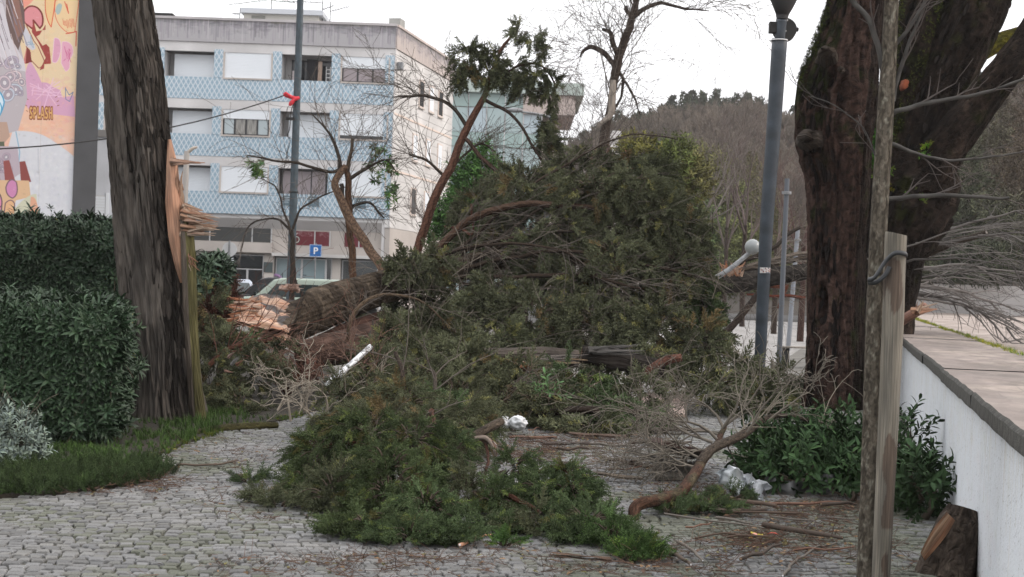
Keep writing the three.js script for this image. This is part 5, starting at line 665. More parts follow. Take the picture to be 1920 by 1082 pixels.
{ // the great cypress that came down across the promenade
  const t = thing('fallen_cypress', 'huge fallen cypress with snapped trunk and sprawling feathery green crown', 'fallen tree', onGround(760, 21.5)), R = rng(71), g = new GB();
  const ctrl = px2([[478, 614, 12, 18.85], [505, 608, 32, 19.05], [545, 597, 41, 19.38], [600, 578, 38, 19.8], [680, 551, 31, 20.5], [760, 528, 27, 21.2], [850, 505, 22, 22], [980, 488, 22, 23], [1120, 480, 14, 24]], 20);
  barkTube(g, ctrl, 240, 130, 13, { caps: true, capColor: [.08, .065, .05], lobe: .12, ridge: .06, f: 6, fs: 1.3, fine: .05, color: stain([.075, .062, .05], [.20, .168, .135], 4, 7, .7) }); { const A = at(520, 561, 19.75), Bq = at(505, 622, 18.85), Cq = at(428, 600, 19.3), nn = Bq.clone().sub(A).cross(Cq.clone().sub(A)).normalize(); if (nn.y < 0) nn.negate(); const xr = at(572, 585, 19.4).x; for (let i = 0; i < g.p.length; i += 3) { const x = g.p[i], z = g.p[i + 2]; if (x > xr) continue; const y = A.y - (nn.x * (x - A.x) + nn.z * (z - A.z)) / nn.y - .03; if (g.p[i + 1] > y) g.p[i + 1] = lerp(y, g.p[i + 1], smooth(xr - .12, xr, x)); } }
  put('trunk', g.geo(), M.barkPlate, t);
  // snapped end: a slanted, splintered face
  const c0 = at(543, 601, 19.35), axis = at(430, 600, 18.75).sub(c0).normalize(), up = V(0, 1, 0).addScaledVector(axis, -axis.y).normalize(), sd = axis.clone().cross(up), r0 = .3;
  { const w = new GB(), nx = 60, ny = 34, top = [[428, 598], [474, 561], [520, 561], [566, 580]], bot = [[426, 606], [470, 614], [505, 622], [540, 632]], pick = (l, s) => { const f = s * 3, k = Math.min(2, Math.floor(f)); return [lerp(l[k][0], l[k + 1][0], f - k), lerp(l[k][1], l[k + 1][1], f - k)]; };
    const P = (s, v) => { const s2 = s + (1 - s) * .16 * ridged(v * 6.5, 2, 1) * (1 - s), a = pick(top, clamp(s2)), b = pick(bot, clamp(s2)); return at(lerp(a[0], b[0], v), lerp(a[1], b[1], v), lerp(19.75, 18.85, v)).add(V(0, .05 * ridged(v * 9, s * 1.1, 4) + .03 * ridged(v * 23, s * 2.2, 7) + .03 * noise(s * 6, v * 6, 2), 0)); };
    for (const lo of [0, 1]) { const o = w.p.length / 3; for (let j = 0; j <= ny; j++) for (let i = 0; i <= nx; i++) { const s = i / nx, v = j / ny, gy = smooth(.02, .14, fbm(s * 3 + 1, v * 3, 6) + .42 * (s - .45) - .5 * (v - .38)), m = clamp(.5 + 1.3 * noise(s * 3, v * 26, 3)), n = clamp(.5 + 1.2 * fbm(s * 4, v * 8, 9)), c = [lerp(.66, .86, m), lerp(lerp(.25, .43, n), .70, m * .8), lerp(lerp(.12, .27, n), .58, m * .8)]; const p = P(s, v); if (lo) p.y -= .02 + .10 * s; w.v(p, v * .5, s * .9, [lerp(c[0], .14, gy), lerp(c[1], .125, gy), lerp(c[2], .12, gy)]); } for (let j = 0; j < ny; j++) for (let i = 0; i < nx; i++) { const a = o + j * (nx + 1) + i; lo ? w.i.push(a, a + 1, a + nx + 2, a, a + nx + 2, a + nx + 1) : w.i.push(a, a + nx + 2, a + 1, a, a + nx + 1, a + nx + 2); } }
    put('torn_wood', w.geo(), mat([1, 1, 1], { vertexColors: true, side: THREE.DoubleSide, map: rep(fibreTone, 6, 1.5), bumpMap: rep(fibreBump, 6, 1.5), bumpScale: .008, roughness: .8 }), t); }
  const s = new GB(); for (let i = 0; i < 60; i++) { const f = R(), p = at(lerp(434, 500, R()), lerp(564, 612, f), lerp(19.6, 18.95, f)).add(V(0, .02, 0)); splinter(s, p, p.clone().addScaledVector(axis, .08 + .26 * R()).add(V((R() - .5) * .1, (R() - .5) * .1, (R() - .5) * .1)), .008 + .014 * R(), R, ORANGE); }
  for (let i = 0; i < 18; i++) { const p = at(520 + R() * 40, 538 + R() * 8, 19.6); splinter(s, p, at(540 + R() * 30, 530 + R() * 14, 19.5), .03, R, [[.7, .5, .42], [.66, .42, .32]]); }
  put('wood_splinters', s.geo(), M.wood, t);
  // boughs
  let nb = 0; const L = (l, o, col = BROWN) => { const back = nb++ === 0 || l[0][3] < 20 ? 0 : .7; limb(t, 'bough', l.map(e => [e[0], e[1], e[2] * .74, e[3] + back]), 22, 10, col, o); };
  L([[796, 492, 11, 22], [835, 450, 10, 22], [885, 410, 10, 22], [955, 386, 9, 22], [1045, 383, 8, 22], [1130, 393, 6, 22], [1215, 425, 4, 21.8], [1310, 500, 2.5, 21.5]], { twigs: 24, tl: 1.1, R }, [.15, .10, .075]);
  L([[815, 500, 6, 21.6], [900, 462, 5, 21.2], [1000, 440, 5, 21], [1100, 432, 4, 21], [1190, 415, 2, 21]], { twigs: 14, R });
  L([[800, 520, 7, 21.5], [930, 490, 6, 21], [1060, 470, 5, 20.6], [1180, 490, 4, 20.4], [1320, 520, 3, 20.2]], { twigs: 18, tl: .9, R });
  L([[810, 505, 6, 21.8], [880, 450, 5, 21.8], [980, 360, 4, 22], [1060, 310, 3, 22.4], [1180, 252, 2, 22.8], [1270, 262, 1.4, 23]], { twigs: 14, R });
  L([[830, 520, 7, 21.2], [960, 520, 6, 20.6], [1080, 515, 5, 20.2], [1200, 540, 3, 19.8]], { twigs: 18, tl: .9, R }); L([[860, 510, 6, 21.3], [950, 455, 5, 21.5], [1040, 420, 4, 22], [1100, 350, 3, 22.5], [1160, 320, 2, 23]], { twigs: 12, R }); L([[820, 515, 5, 21], [900, 540, 4, 20.2], [1010, 560, 3, 19.8], [1120, 580, 2, 19.5]], { twigs: 14, R });
  L([[785, 505, 5, 21.4], [850, 470, 4, 20.8], [960, 455, 4, 20.4], [1060, 475, 3, 20.2], [1150, 540, 2, 20]], { twigs: 16, tl: .8, R }); L([[880, 500, 5, 21.4], [1000, 400, 4, 21.6], [1130, 340, 3, 22], [1200, 380, 2, 22]], { twigs: 12, R }, GREYB);
  L([[648, 640, 5, 18.6], [654, 608, 5, 18.5], [676, 572, 5, 18.6], [712, 553, 4.5, 18.8], [780, 562, 3, 19], [835, 600, 2, 19]], { twigs: 10, tl: .5, R }, PALEB); L([[700, 600, 3, 18.8], [690, 640, 3, 18.4], [650, 700, 3, 18]], { twigs: 8, tl: .5, R }, GREYB);
  L([[835, 425, 4, 23.4], [870, 432, 4, 22.8], [884, 440, 3, 22.6], [886, 385, 3, 22.6]], {}, REDB);
  { const tg = new GB(); for (let i = 0; i < 150; i++) { const x = 700 + R() * 640, y = 420 + R() * 270 + (x < 850 ? 60 : 0), d = lerp(22.4, 19.2, clamp((y - 400) / 280)) - .4 * R(), p = at(x, y, d), dir = V(R() - .25, (R() - .45) * .8, (R() - .5) * .6), k = .6 + .9 * R(); grow(tg, p, dir, .5 + 1.1 * R() * R(), .004 + .007 * R() * R(), 1, { R, seg: 6, kids: 1, prob: .5, wander: .3, sag: .14, spread: .6, ratio: .55, minR: .003, floor: .05, color: () => [.115 * k, .098 * k, .08 * k] }); } put('twigs', tg.geo(), M.twig, t).userData.kind = 'stuff'; }
  const mx = []; const A = (x, y, d, rx, ry, n, c) => mx.push([x, y, d, rx, ry, n, c]);
  // crown: back, flanks, then the near skirts
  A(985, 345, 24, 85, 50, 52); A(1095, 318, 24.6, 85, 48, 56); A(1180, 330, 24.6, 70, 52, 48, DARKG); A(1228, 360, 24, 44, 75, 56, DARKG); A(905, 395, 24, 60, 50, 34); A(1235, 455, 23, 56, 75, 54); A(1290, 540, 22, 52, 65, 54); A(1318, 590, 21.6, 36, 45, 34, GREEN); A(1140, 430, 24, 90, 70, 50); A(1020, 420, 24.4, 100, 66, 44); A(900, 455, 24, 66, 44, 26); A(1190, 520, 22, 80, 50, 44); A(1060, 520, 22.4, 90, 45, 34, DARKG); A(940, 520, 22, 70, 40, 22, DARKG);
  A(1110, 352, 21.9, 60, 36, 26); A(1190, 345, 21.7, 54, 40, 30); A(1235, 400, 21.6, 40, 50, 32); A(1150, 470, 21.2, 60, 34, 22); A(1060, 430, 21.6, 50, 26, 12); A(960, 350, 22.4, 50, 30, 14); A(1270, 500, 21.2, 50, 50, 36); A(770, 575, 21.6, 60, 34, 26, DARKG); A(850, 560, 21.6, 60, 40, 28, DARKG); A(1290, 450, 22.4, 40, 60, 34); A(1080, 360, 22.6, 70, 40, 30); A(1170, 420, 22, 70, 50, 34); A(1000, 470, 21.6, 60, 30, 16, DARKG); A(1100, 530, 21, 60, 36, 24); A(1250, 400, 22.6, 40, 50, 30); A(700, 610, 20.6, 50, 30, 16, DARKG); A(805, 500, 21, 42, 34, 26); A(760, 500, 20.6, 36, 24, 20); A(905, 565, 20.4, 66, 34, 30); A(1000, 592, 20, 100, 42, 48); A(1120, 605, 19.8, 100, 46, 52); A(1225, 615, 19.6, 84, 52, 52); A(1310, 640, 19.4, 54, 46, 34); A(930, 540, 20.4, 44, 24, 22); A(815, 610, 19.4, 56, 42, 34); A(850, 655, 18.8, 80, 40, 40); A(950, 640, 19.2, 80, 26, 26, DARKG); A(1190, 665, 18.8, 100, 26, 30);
  A(735, 650, 18, 44, 54, 36); A(700, 690, 17.2, 40, 40, 24); A(1375, 690, 18.6, 50, 26, 22); A(1350, 725, 18, 50, 30, 20); A(1470, 715, 20.6, 40, 26, 20); A(1440, 745, 18.6, 50, 22, 18);
  mx.forEach(q => q[5] = Math.round(q[5] * 1.55)); foliage(t, mx, { seed: 72, col: OLIVE, size: .26, step: .065, droop: .65, brown: .03 });
}
{ // lesser fallen boughs of the same kind, each torn off
  const bough = (label, list, limbs, o, fine) => { const t = thing('torn_cypress_bough', label, 'branch', onGround(list[0][0], list[0][2]), 'torn cypress boughs on the paving'); for (const [l, col, lo] of limbs) limb(t, 'stem', l, list[0][2], 9, col || BROWN, lo || {}); foliage(t, list, o, fine); return t; };
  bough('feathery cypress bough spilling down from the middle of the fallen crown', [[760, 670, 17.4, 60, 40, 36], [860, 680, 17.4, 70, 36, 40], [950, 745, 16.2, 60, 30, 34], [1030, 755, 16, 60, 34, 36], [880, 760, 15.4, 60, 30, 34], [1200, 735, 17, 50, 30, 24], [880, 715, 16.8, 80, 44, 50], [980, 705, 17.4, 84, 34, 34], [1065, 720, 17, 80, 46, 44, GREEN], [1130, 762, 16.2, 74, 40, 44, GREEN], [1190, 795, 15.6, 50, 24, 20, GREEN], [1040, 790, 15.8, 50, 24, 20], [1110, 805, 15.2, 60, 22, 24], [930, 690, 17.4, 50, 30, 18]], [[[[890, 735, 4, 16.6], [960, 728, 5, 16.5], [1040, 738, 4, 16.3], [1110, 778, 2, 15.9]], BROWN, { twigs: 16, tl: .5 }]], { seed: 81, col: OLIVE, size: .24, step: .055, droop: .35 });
  bough('cypress bough with reddish stem lying under the snapped trunk end', [[470, 652, 18.2, 50, 22, 24, GREEN], [420, 655, 18, 56, 44, 34], [400, 715, 17, 46, 46, 30], [470, 700, 17, 56, 50, 34], [392, 585, 18.8, 26, 60, 24], [450, 755, 16.2, 60, 28, 26], [520, 660, 17.6, 40, 30, 14]], [[[[380, 690, 5, 17.4], [440, 650, 5, 17.6], [520, 640, 4, 17.8]], REDB, { twigs: 20, tl: .7, tc: [.12, .06, .045] }]], { seed: 82, col: OLIVE, size: .2, step: .065, droop: .3 });
  bough('upright cypress bough standing behind the large heap of greenery', [[720, 800, 12.6, 80, 50, 60], [810, 810, 12.4, 80, 56, 60], [660, 830, 12, 70, 40, 40], [760, 760, 13.4, 80, 50, 54], [860, 790, 12.8, 60, 56, 50], [640, 740, 15, 40, 40, 24], [690, 730, 15.4, 60, 40, 36], [860, 740, 14.6, 60, 44, 44], [900, 790, 13.6, 40, 36, 30], [790, 700, 15.6, 60, 50, 44], [750, 745, 14.6, 80, 46, 44], [830, 760, 14, 60, 44, 38, GREEN], [700, 775, 13.6, 70, 40, 36], [860, 800, 13, 60, 40, 34, GREEN], [780, 800, 13, 60, 34, 30], [640, 790, 13.8, 60, 28, 20]], [[[[770, 800, 6, 13.8], [760, 730, 5, 14.4], [742, 660, 4, 15]], BROWN, { twigs: 3 }], [[[800, 790, 4, 13.4], [815, 720, 4, 14], [806, 690, 2, 14.5]], GREYB, { twigs: 3 }]], { seed: 83, col: OLIVE, size: .18, step: .034, droop: .6, hang: .7 }, true);
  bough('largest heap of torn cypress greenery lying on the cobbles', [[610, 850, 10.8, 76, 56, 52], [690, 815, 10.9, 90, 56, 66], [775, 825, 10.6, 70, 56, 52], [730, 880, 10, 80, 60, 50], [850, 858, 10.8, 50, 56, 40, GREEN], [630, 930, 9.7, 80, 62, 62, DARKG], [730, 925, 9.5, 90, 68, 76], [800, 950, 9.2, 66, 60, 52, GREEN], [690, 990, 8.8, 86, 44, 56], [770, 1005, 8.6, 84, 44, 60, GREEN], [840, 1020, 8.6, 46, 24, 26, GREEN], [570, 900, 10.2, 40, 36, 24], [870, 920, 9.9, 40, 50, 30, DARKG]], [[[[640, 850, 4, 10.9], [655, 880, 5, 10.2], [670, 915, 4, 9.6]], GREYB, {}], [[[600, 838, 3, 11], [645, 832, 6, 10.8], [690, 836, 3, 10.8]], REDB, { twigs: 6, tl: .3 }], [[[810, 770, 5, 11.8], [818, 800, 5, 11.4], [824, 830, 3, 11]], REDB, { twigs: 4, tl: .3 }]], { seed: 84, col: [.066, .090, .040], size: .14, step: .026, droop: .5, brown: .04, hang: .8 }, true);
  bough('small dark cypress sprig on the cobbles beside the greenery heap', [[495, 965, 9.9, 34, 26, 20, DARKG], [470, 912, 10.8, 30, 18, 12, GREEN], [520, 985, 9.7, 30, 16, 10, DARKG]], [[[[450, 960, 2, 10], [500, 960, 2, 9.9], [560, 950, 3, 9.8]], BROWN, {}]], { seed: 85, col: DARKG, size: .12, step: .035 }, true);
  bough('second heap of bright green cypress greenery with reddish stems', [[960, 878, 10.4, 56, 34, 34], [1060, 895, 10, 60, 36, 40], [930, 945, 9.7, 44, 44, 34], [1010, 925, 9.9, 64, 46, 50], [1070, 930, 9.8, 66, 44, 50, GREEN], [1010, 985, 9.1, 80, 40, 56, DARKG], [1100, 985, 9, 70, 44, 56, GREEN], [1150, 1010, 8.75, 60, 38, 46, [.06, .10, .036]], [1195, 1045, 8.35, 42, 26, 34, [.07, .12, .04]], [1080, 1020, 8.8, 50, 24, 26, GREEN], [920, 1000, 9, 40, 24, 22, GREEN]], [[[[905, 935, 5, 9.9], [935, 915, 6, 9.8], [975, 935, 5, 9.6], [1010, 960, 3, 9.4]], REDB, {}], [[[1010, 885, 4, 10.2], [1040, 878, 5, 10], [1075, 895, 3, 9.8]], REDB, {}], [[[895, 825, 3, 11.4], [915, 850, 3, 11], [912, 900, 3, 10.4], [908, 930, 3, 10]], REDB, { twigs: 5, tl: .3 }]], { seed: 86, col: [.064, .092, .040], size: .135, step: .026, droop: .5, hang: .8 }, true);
  bough('little tuft of fresh cypress green on the cobbles between the two heaps', [[945, 1035, 8.55, 26, 10, 12, [.07, .13, .04]]], [], { seed: 87, col: GREEN, size: .09, step: .035 }, true);
  bough('low green cypress spray under the reddish crooked branch', [[1320, 958, 10.2, 74, 24, 44, GREEN], [1370, 930, 10.8, 40, 20, 16], [1260, 965, 10, 30, 16, 14, GREEN]], [[[[1250, 970, 2, 10], [1320, 955, 3, 10.1], [1390, 930, 2, 10.5]], BROWN, {}]], { seed: 88, col: GREEN, size: .12, step: .036 }, true);
}
{ // logs and broken limbs in the wreck
  const log = (name, label, l, d, col, o = {}) => { const t = thing(name, label, o.cat || 'log', onGround(l[0][0], d)), g = new GB(); barkTube(g, px2(l, d), o.n ?? 70, o.sides ?? 48, l[0][0], { lobe: .16, ridge: .08, f: 4, fs: .8, fine: .04, caps: true, capColor: o.cap || [.4, .2, .11], color: stain(col.map(c => c * .55), col.map(c => c * 1.5), 6, l[0][1], .7) }); put('stem', g.geo(), o.m || M.barkFibre, t); if (o.sp) { const R = rng(l[0][0]), s = new GB(); for (const [x0, y0, x1, y1, n, w, cols] of o.sp) for (let i = 0; i < n; i++) splinter(s, at(x0 + (R() - .5) * 14, y0 + (R() - .5) * 14, d - .2 * R()), at(x1 + (R() - .5) * 40, y1 + (R() - .5) * 22, d - .3 * R()), w, R, cols); put('wood_splinters', s.geo(), M.wood, t); } return t; };
  log('broken_log', 'grey broken log with splintered orange ends under the crown', [[900, 668, 14], [960, 672, 18], [1020, 670, 18], [1085, 672, 14]], 17.9, [.13, .11, .095], { sp: [[1010, 684, 930, 690, 16, .03, ORANGE], [1000, 678, 1085, 672, 18, .03, [[.45, .32, .2], [.36, .28, .2], [.22, .19, .17]]], [905, 672, 900, 690, 10, .025, REDW]] });
  log('dark_log', 'dark charred looking log beyond the broken grey log', [[1090, 664, 15], [1160, 676, 18], [1245, 690, 15]], 18.4, [.05, .043, .038], { sp: [[1110, 660, 1190, 656, 14, .02, [[.2, .19, .18], [.14, .13, .12]]]] });
  log('reddish_log', 'thick reddish brown log lying under the snapped cypress trunk', [[560, 668, 26, 19], [620, 655, 30, 19.2], [680, 640, 30, 19.6], [740, 618, 26, 20]], 19.2, [.12, .075, .06]);
  log('second_reddish_log', 'slimmer reddish log resting above the thick reddish log', [[600, 640, 12, 19.8], [650, 620, 15, 20], [720, 596, 14, 20.4]], 20, [.12, .065, .05], { n: 50, sides: 32 });
  log('red_branch_stub', 'bare red branch stub poking up from the dark log', [[1196, 716, 6], [1222, 692, 8], [1250, 676, 8], [1278, 671, 7]], 17.2, [.17, .085, .066], { cat: 'branch', n: 40, sides: 20, cap: [.4, .2, .14], m: M.branch });
  log('dark_branch', 'dark straight branch lying across the paving by the white bag', [[1005, 778, 6], [1080, 768, 7], [1160, 772, 7], [1230, 776, 5]], 15.7, [.055, .042, .036], { cat: 'branch', n: 40, sides: 16, m: M.branch });
  log('mossy_branch', 'mossy dead branch lying along the edge of the planting bed', [[240, 862, 4, 12.6], [330, 828, 6, 13.4], [400, 806, 7, 14.2], [470, 800, 7, 14.6], [520, 797, 5, 14.8]], 14, [.085, .085, .035], { cat: 'branch', n: 50, sides: 16, m: M.branch });
  log('leaning_branch', 'dark bare branch leaning up beside the grey lamp post', [[1330, 650, 5, 20], [1370, 615, 6, 20.6], [1400, 580, 6, 21], [1425, 548, 5, 21.4], [1440, 536, 4, 21.6]], 20.6, [.06, .045, .038], { cat: 'branch', n: 40, sides: 14, m: M.branch });
  log('torn_limb', 'torn red limb end lying on the wall coping', [[1688, 604, 9, 14.2], [1710, 590, 9, 14], [1738, 574, 7, 13.9]], 14, [.34, .17, .12], { cat: 'branch', n: 30, sides: 18, cap: [.55, .36, .26], m: M.wood, sp: [[1715, 585, 1742, 570, 9, .018, FRESH]] });
  log('snapped_limb', 'snapped limb with pale broken tip standing out of the heap', [[870, 832, 7, 11.6], [900, 812, 8, 11.7], [925, 798, 8, 11.8], [940, 790, 7, 11.9]], 11.7, [.13, .11, .09], { cat: 'branch', n: 30, sides: 16, cap: [.5, .4, .3], m: M.branch });
  const pk = thing('peeled_strip', 'curled peeled strip of pale wood hanging on the heap', 'branch', onGround(915, 11.2)), R = rng(4), ps = new GB(); for (let i = 0; i < 3; i++) { const q = path(px2([[890 + i * 5, 822, 3, 11.2], [912 + i * 5, 822 + i * 4, 3.4, 11.1], [926 + i * 3, 842, 3, 11], [930, 858, 2, 11]], 11), 20); ps.tube(q.pts, q.rad, 6, { color: () => [[.5, .4, .33], [.42, .24, .17], [.56, .46, .4]][i], disp: th => 1 + .5 * Math.cos(2 * th) }); } put('strip', ps.geo(), M.wood, pk);
}
{ // sawn stump piece by the wall
  const d = 8.35, t = thing('stump_piece', 'short dark log with one split peach coloured face leaning on the wall', 'log', onGround(1775, d)), g = new GB(); barkTube(g, px2([[1768, 1100, 48, 8.2], [1778, 1062, 47, 8.25], [1790, 1015, 41, 8.3], [1800, 975, 33, 8.35], [1806, 952, 24, 8.36]], d), 90, 90, 7, { lobe: .2, ridge: .09, f: 5, fs: 1.6, fine: .05, caps: true, capColor: [.16, .12, .1], color: stain([.055, .047, .042], [.16, .138, .12], 9, 3, .7) }); put('bark', g.geo(), M.barkPlate, t);
  const f = new GB(), n = 16; for (let i = 0; i < n; i++) for (let j = 0; j < 6; j++) { const P = (s, u) => { const x = lerp(1730, 1783, s) + (u - .5) * (9 + 16 * Math.sin(s * 2.6)) * .9, y = lerp(1044, 968, s) + (u - .5) * 15; return at(x, y, 8.06 + .09 * s + .05 * u + .012 * ridged(u * 7, s * 1.4, 2)); }; const cc = FRESH[(j * 3) % 5].map((c, k) => c * [.62, .55, .46][k]), ii = [[i, j], [i + 1, j], [i + 1, j + 1], [i, j + 1]].map(([a, b]) => f.v(P(a / n, b / 6), b / 24, a / n * .4, cc)); f.i.push(ii[0], ii[1], ii[2], ii[0], ii[2], ii[3]); } put('split_face', f.geo(), mat([1, 1, 1], { vertexColors: true, side: THREE.DoubleSide, map: rep(fibreTone, 4, 2), roughness: .8 }), t);
}
{ // brushwood
  const brush = (label, roots, o) => { const t = thing('brushwood', label, 'twigs', onGround(roots[0][0], roots[0][2])), R = rng(o.seed), g = new GB(); for (const [x, y, d, dx, dy, dz, len, r, lvl] of roots) { const p = at(x, y, d); if (p.y < .05) p.y = .05; grow(g, p, V(dx, dy, dz), len * (o.k ?? .6), r, lvl ?? 3, { R, seg: 5, kids: o.kids ?? 2, prob: o.prob ?? .7, wander: o.wander ?? .7, spread: .75, ratio: .66, sag: o.sag ?? 0, taper: .55, minR: .003, floor: .03, sides: 5, color: () => { const k = .65 + .7 * R(), c = o.col; return [c[0] * k, c[1] * k, c[2] * k]; } }); } put('twigs', g.geo(), M.twig, t).userData.kind = 'stuff'; return t; };
  brush('tangle of pale crooked lichen covered twigs below the snapped trunk', [[590, 800, 14.4, -.3, 1, 0, .75, .016, 3], [610, 800, 14.6, .1, 1, .1, .8, .016, 3], [545, 790, 14.8, -.2, 1, 0, .7, .014, 3], [640, 790, 15, .3, 1, 0, .7, .012, 3], [520, 770, 15.4, .2, 1, 0, .6, .012, 3]], { seed: 91, col: [.24, .21, .17], wander: .85, kids: 2, prob: .34, k: .78 });
  brush('fine reddish twigs tangled before the thick reddish log', [[620, 740, 16.6, -.4, 1, 0, .7, .012, 3], [660, 730, 16.8, .1, 1, 0, 1.0, .012, 3], [580, 730, 17, -.2, 1, 0, .6, .012, 3], [690, 760, 16, .2, 1, 0, .8, .01, 3], [560, 720, 17.2, -.6, .7, 0, .5, .01, 3]], { seed: 92, col: [.14, .085, .065], prob: .34, wander: .5, k: .75 });
  brush('heap of bare brown twigs on the paving before the broken log', [[900, 760, 16.2, 1, .2, 0, 1.1, .012, 3], [960, 770, 16, .6, .4, .2, .9, .011, 3], [850, 745, 16.4, 1, .3, 0, 1, .012, 3], [1000, 740, 16.6, 1, .3, 0, 1.0, .012, 3]], { seed: 93, col: [.13, .10, .075], prob: .28, wander: .45 });
  // crooked reddish branch with a spreading grey top
  const t = thing('crooked_branch', 'crooked reddish branch with a wide fan of grey twigs', 'branch', onGround(1190, 9.7)), R = rng(94);
  limb(t, 'stem', [[1186, 978, 10, 9.7], [1190, 955, 11.5, 9.75], [1206, 944, 11.5, 9.8], [1255, 934, 11.5, 10.1], [1288, 910, 11, 10.4], [1307, 880, 10, 10.8], [1328, 855, 8.5, 11.2], [1346, 826, 6.5, 11.7], [1356, 800, 4.5, 12.1]], 10, 16, (th, s, p) => { const n = noise(p.x * 7, p.y * 7, p.z * 7), k = .8 + .4 * noise(p.x * 30, p.y * 30, p.z * 30); return n > .12 ? [.17 * k, .15 * k, .10 * k] : [.165 * k, .095 * k, .068 * k]; }, { n: 50, wob: .03, cap: [.35, .2, .12] });
  limb(t, 'side_stem', [[1312, 868, 9, 10.9], [1345, 835, 9, 11.2], [1390, 815, 8, 11.5], [1430, 790, 6, 11.8], [1470, 778, 4.5, 12], [1520, 790, 3, 12.2], [1550, 800, 2, 12.3]], 11, 12, GREYB, { twigs: 10, tl: .5, tc: [.17, .15, .12], R });
  const g = new GB(); for (const [x, y, d, dx, dy, dz, len, r] of [[1346, 826, 11.7, -.5, 1, -.2, .75, .015], [1354, 806, 12, .2, 1, -.2, .8, .015], [1356, 801, 12.1, .7, .7, -.3, .9, .014], [1336, 830, 11.5, -1, .5, 0, .7, .014], [1350, 816, 11.9, -.9, .8, -.3, .85, .013], [1400, 812, 11.5, .3, 1, -.1, .7, .012], [1440, 790, 11.8, .4, .8, -.2, .7, .012], [1318, 862, 11, -1, .25, .1, .7, .012], [1356, 801, 12.1, -.2, 1, -.5, .9, .014], [1330, 845, 11.3, -.7, .15, .3, .6, .010], [1352, 812, 12, -1, .4, -.5, .9, .012], [1310, 878, 10.8, -.8, .3, -.3, .7, .010], [1335, 846, 11.4, -1, .35, -.6, 1, .011]]) grow(g, at(x, y, d), V(dx * 1.3, dy * .55, dz * .6), len * .66, r, 3, { R, seg: 5, kids: 2, prob: .42, wander: .6, spread: .75, ratio: .7, sag: .05, taper: .6, minR: .0028, sides: 5, floor: .05, color: () => { const k = .65 + .7 * R(); return [.12 * k, .105 * k, .086 * k]; } }); put('twigs', g.geo(), M.twig, t).userData.kind = 'stuff';
  for (const [lab, l, col] of [['thin forked stick lying on the cobbles before the stump piece', [[1468, 1080, 3, 8.2], [1495, 1048, 3, 8.6], [1530, 1030, 2.5, 8.9], [1566, 1018, 2, 9.1]], GREYB], ['long thin stick trailing from the second green heap', [[1225, 1020, 4, 8.9], [1262, 1040, 4, 8.6], [1300, 1060, 3, 8.3]], BROWN], ['short stick lying beyond the second green heap', [[1270, 1015, 3, 9], [1300, 1035, 3, 8.75], [1318, 1050, 2, 8.55]], GREYB], ['bare stick on the cobbles near the grey boards', [[1130, 858, 3, 12.9], [1180, 868, 3.5, 12.6], [1240, 880, 3, 12.3]], BROWN], ['thin dark stick on the cobbles before the planting bed', [[330, 872, 2, 12], [420, 868, 2, 12.1], [440, 862, 2, 12.2]], BROWN], ['peach coloured torn sliver on the cobbles by the largest heap', [[862, 1022, 4, 8.55], [890, 1008, 3, 8.8], [920, 1003, 1.5, 8.9]], [.45, .24, .15]]]) { const s = thing('loose_stick', lab, 'stick', onGround(l[0][0], l[0][3])); const q = l.map(e => { const p = onPlane(e[0], e[1], .05); return [p, e[2] * l[0][3] / FOCAL]; }); const pa = path(q, 16), gg = new GB(); gg.tube(wobble(pa.pts, .02, 6, l[0][0]).map(p => p.setY(Math.max(p.y, .035))), pa.rad, 6, { caps: true, color: () => col }); put('stick', gg.geo(), M.twig, s); }
  const Q = rng(303); for (let i = 0; i < 34; i++) { const far = i < 20, x = far ? 960 + Q() * 340 : 1280 + Q() * 300, y = far ? 775 + Q() * 110 : 945 + Q() * 100, a = onPlane(x, y, .04), yaw = (Q() - .5) * 2.4, L = .25 + .7 * Q() * Q(), r = .006 + .016 * Q() * Q(), s = thing('broken_stick', (L > .5 ? 'long ' : r > .011 ? 'stout short ' : 'thin short ') + ['dark brown', 'grey', 'reddish', 'blackish'][i % 4] + ' broken stick ' + (far ? (x > 1150 ? 'near the grey boards and crooked branch' : 'on the open cobbles below the white bag') : (x > 1440 ? 'on mossy cobbles near the stake' : 'in the litter round the coloured leaves')), 'stick', a.clone().setY(.02), 'broken sticks strewn on the cobbles'), g2 = new GB(), pts = [0, .25, .5, .75, 1].map(f => a.clone().add(V(Math.cos(yaw) * L * (f - .5), .01 + .03 * Q(), -Math.sin(yaw) * L * (f - .5) + .03 * (Q() - .5)))), c = [[.09, .065, .05], [.13, .115, .1], [.16, .09, .065], [.07, .055, .045]][i % 4]; g2.tube(pts, [r, r * .95, r * .9, r * .8, r * .55], 6, { caps: true, capColor: [.35, .24, .16], color: () => c }); put('stick', g2.geo(), M.twig, s); }
}
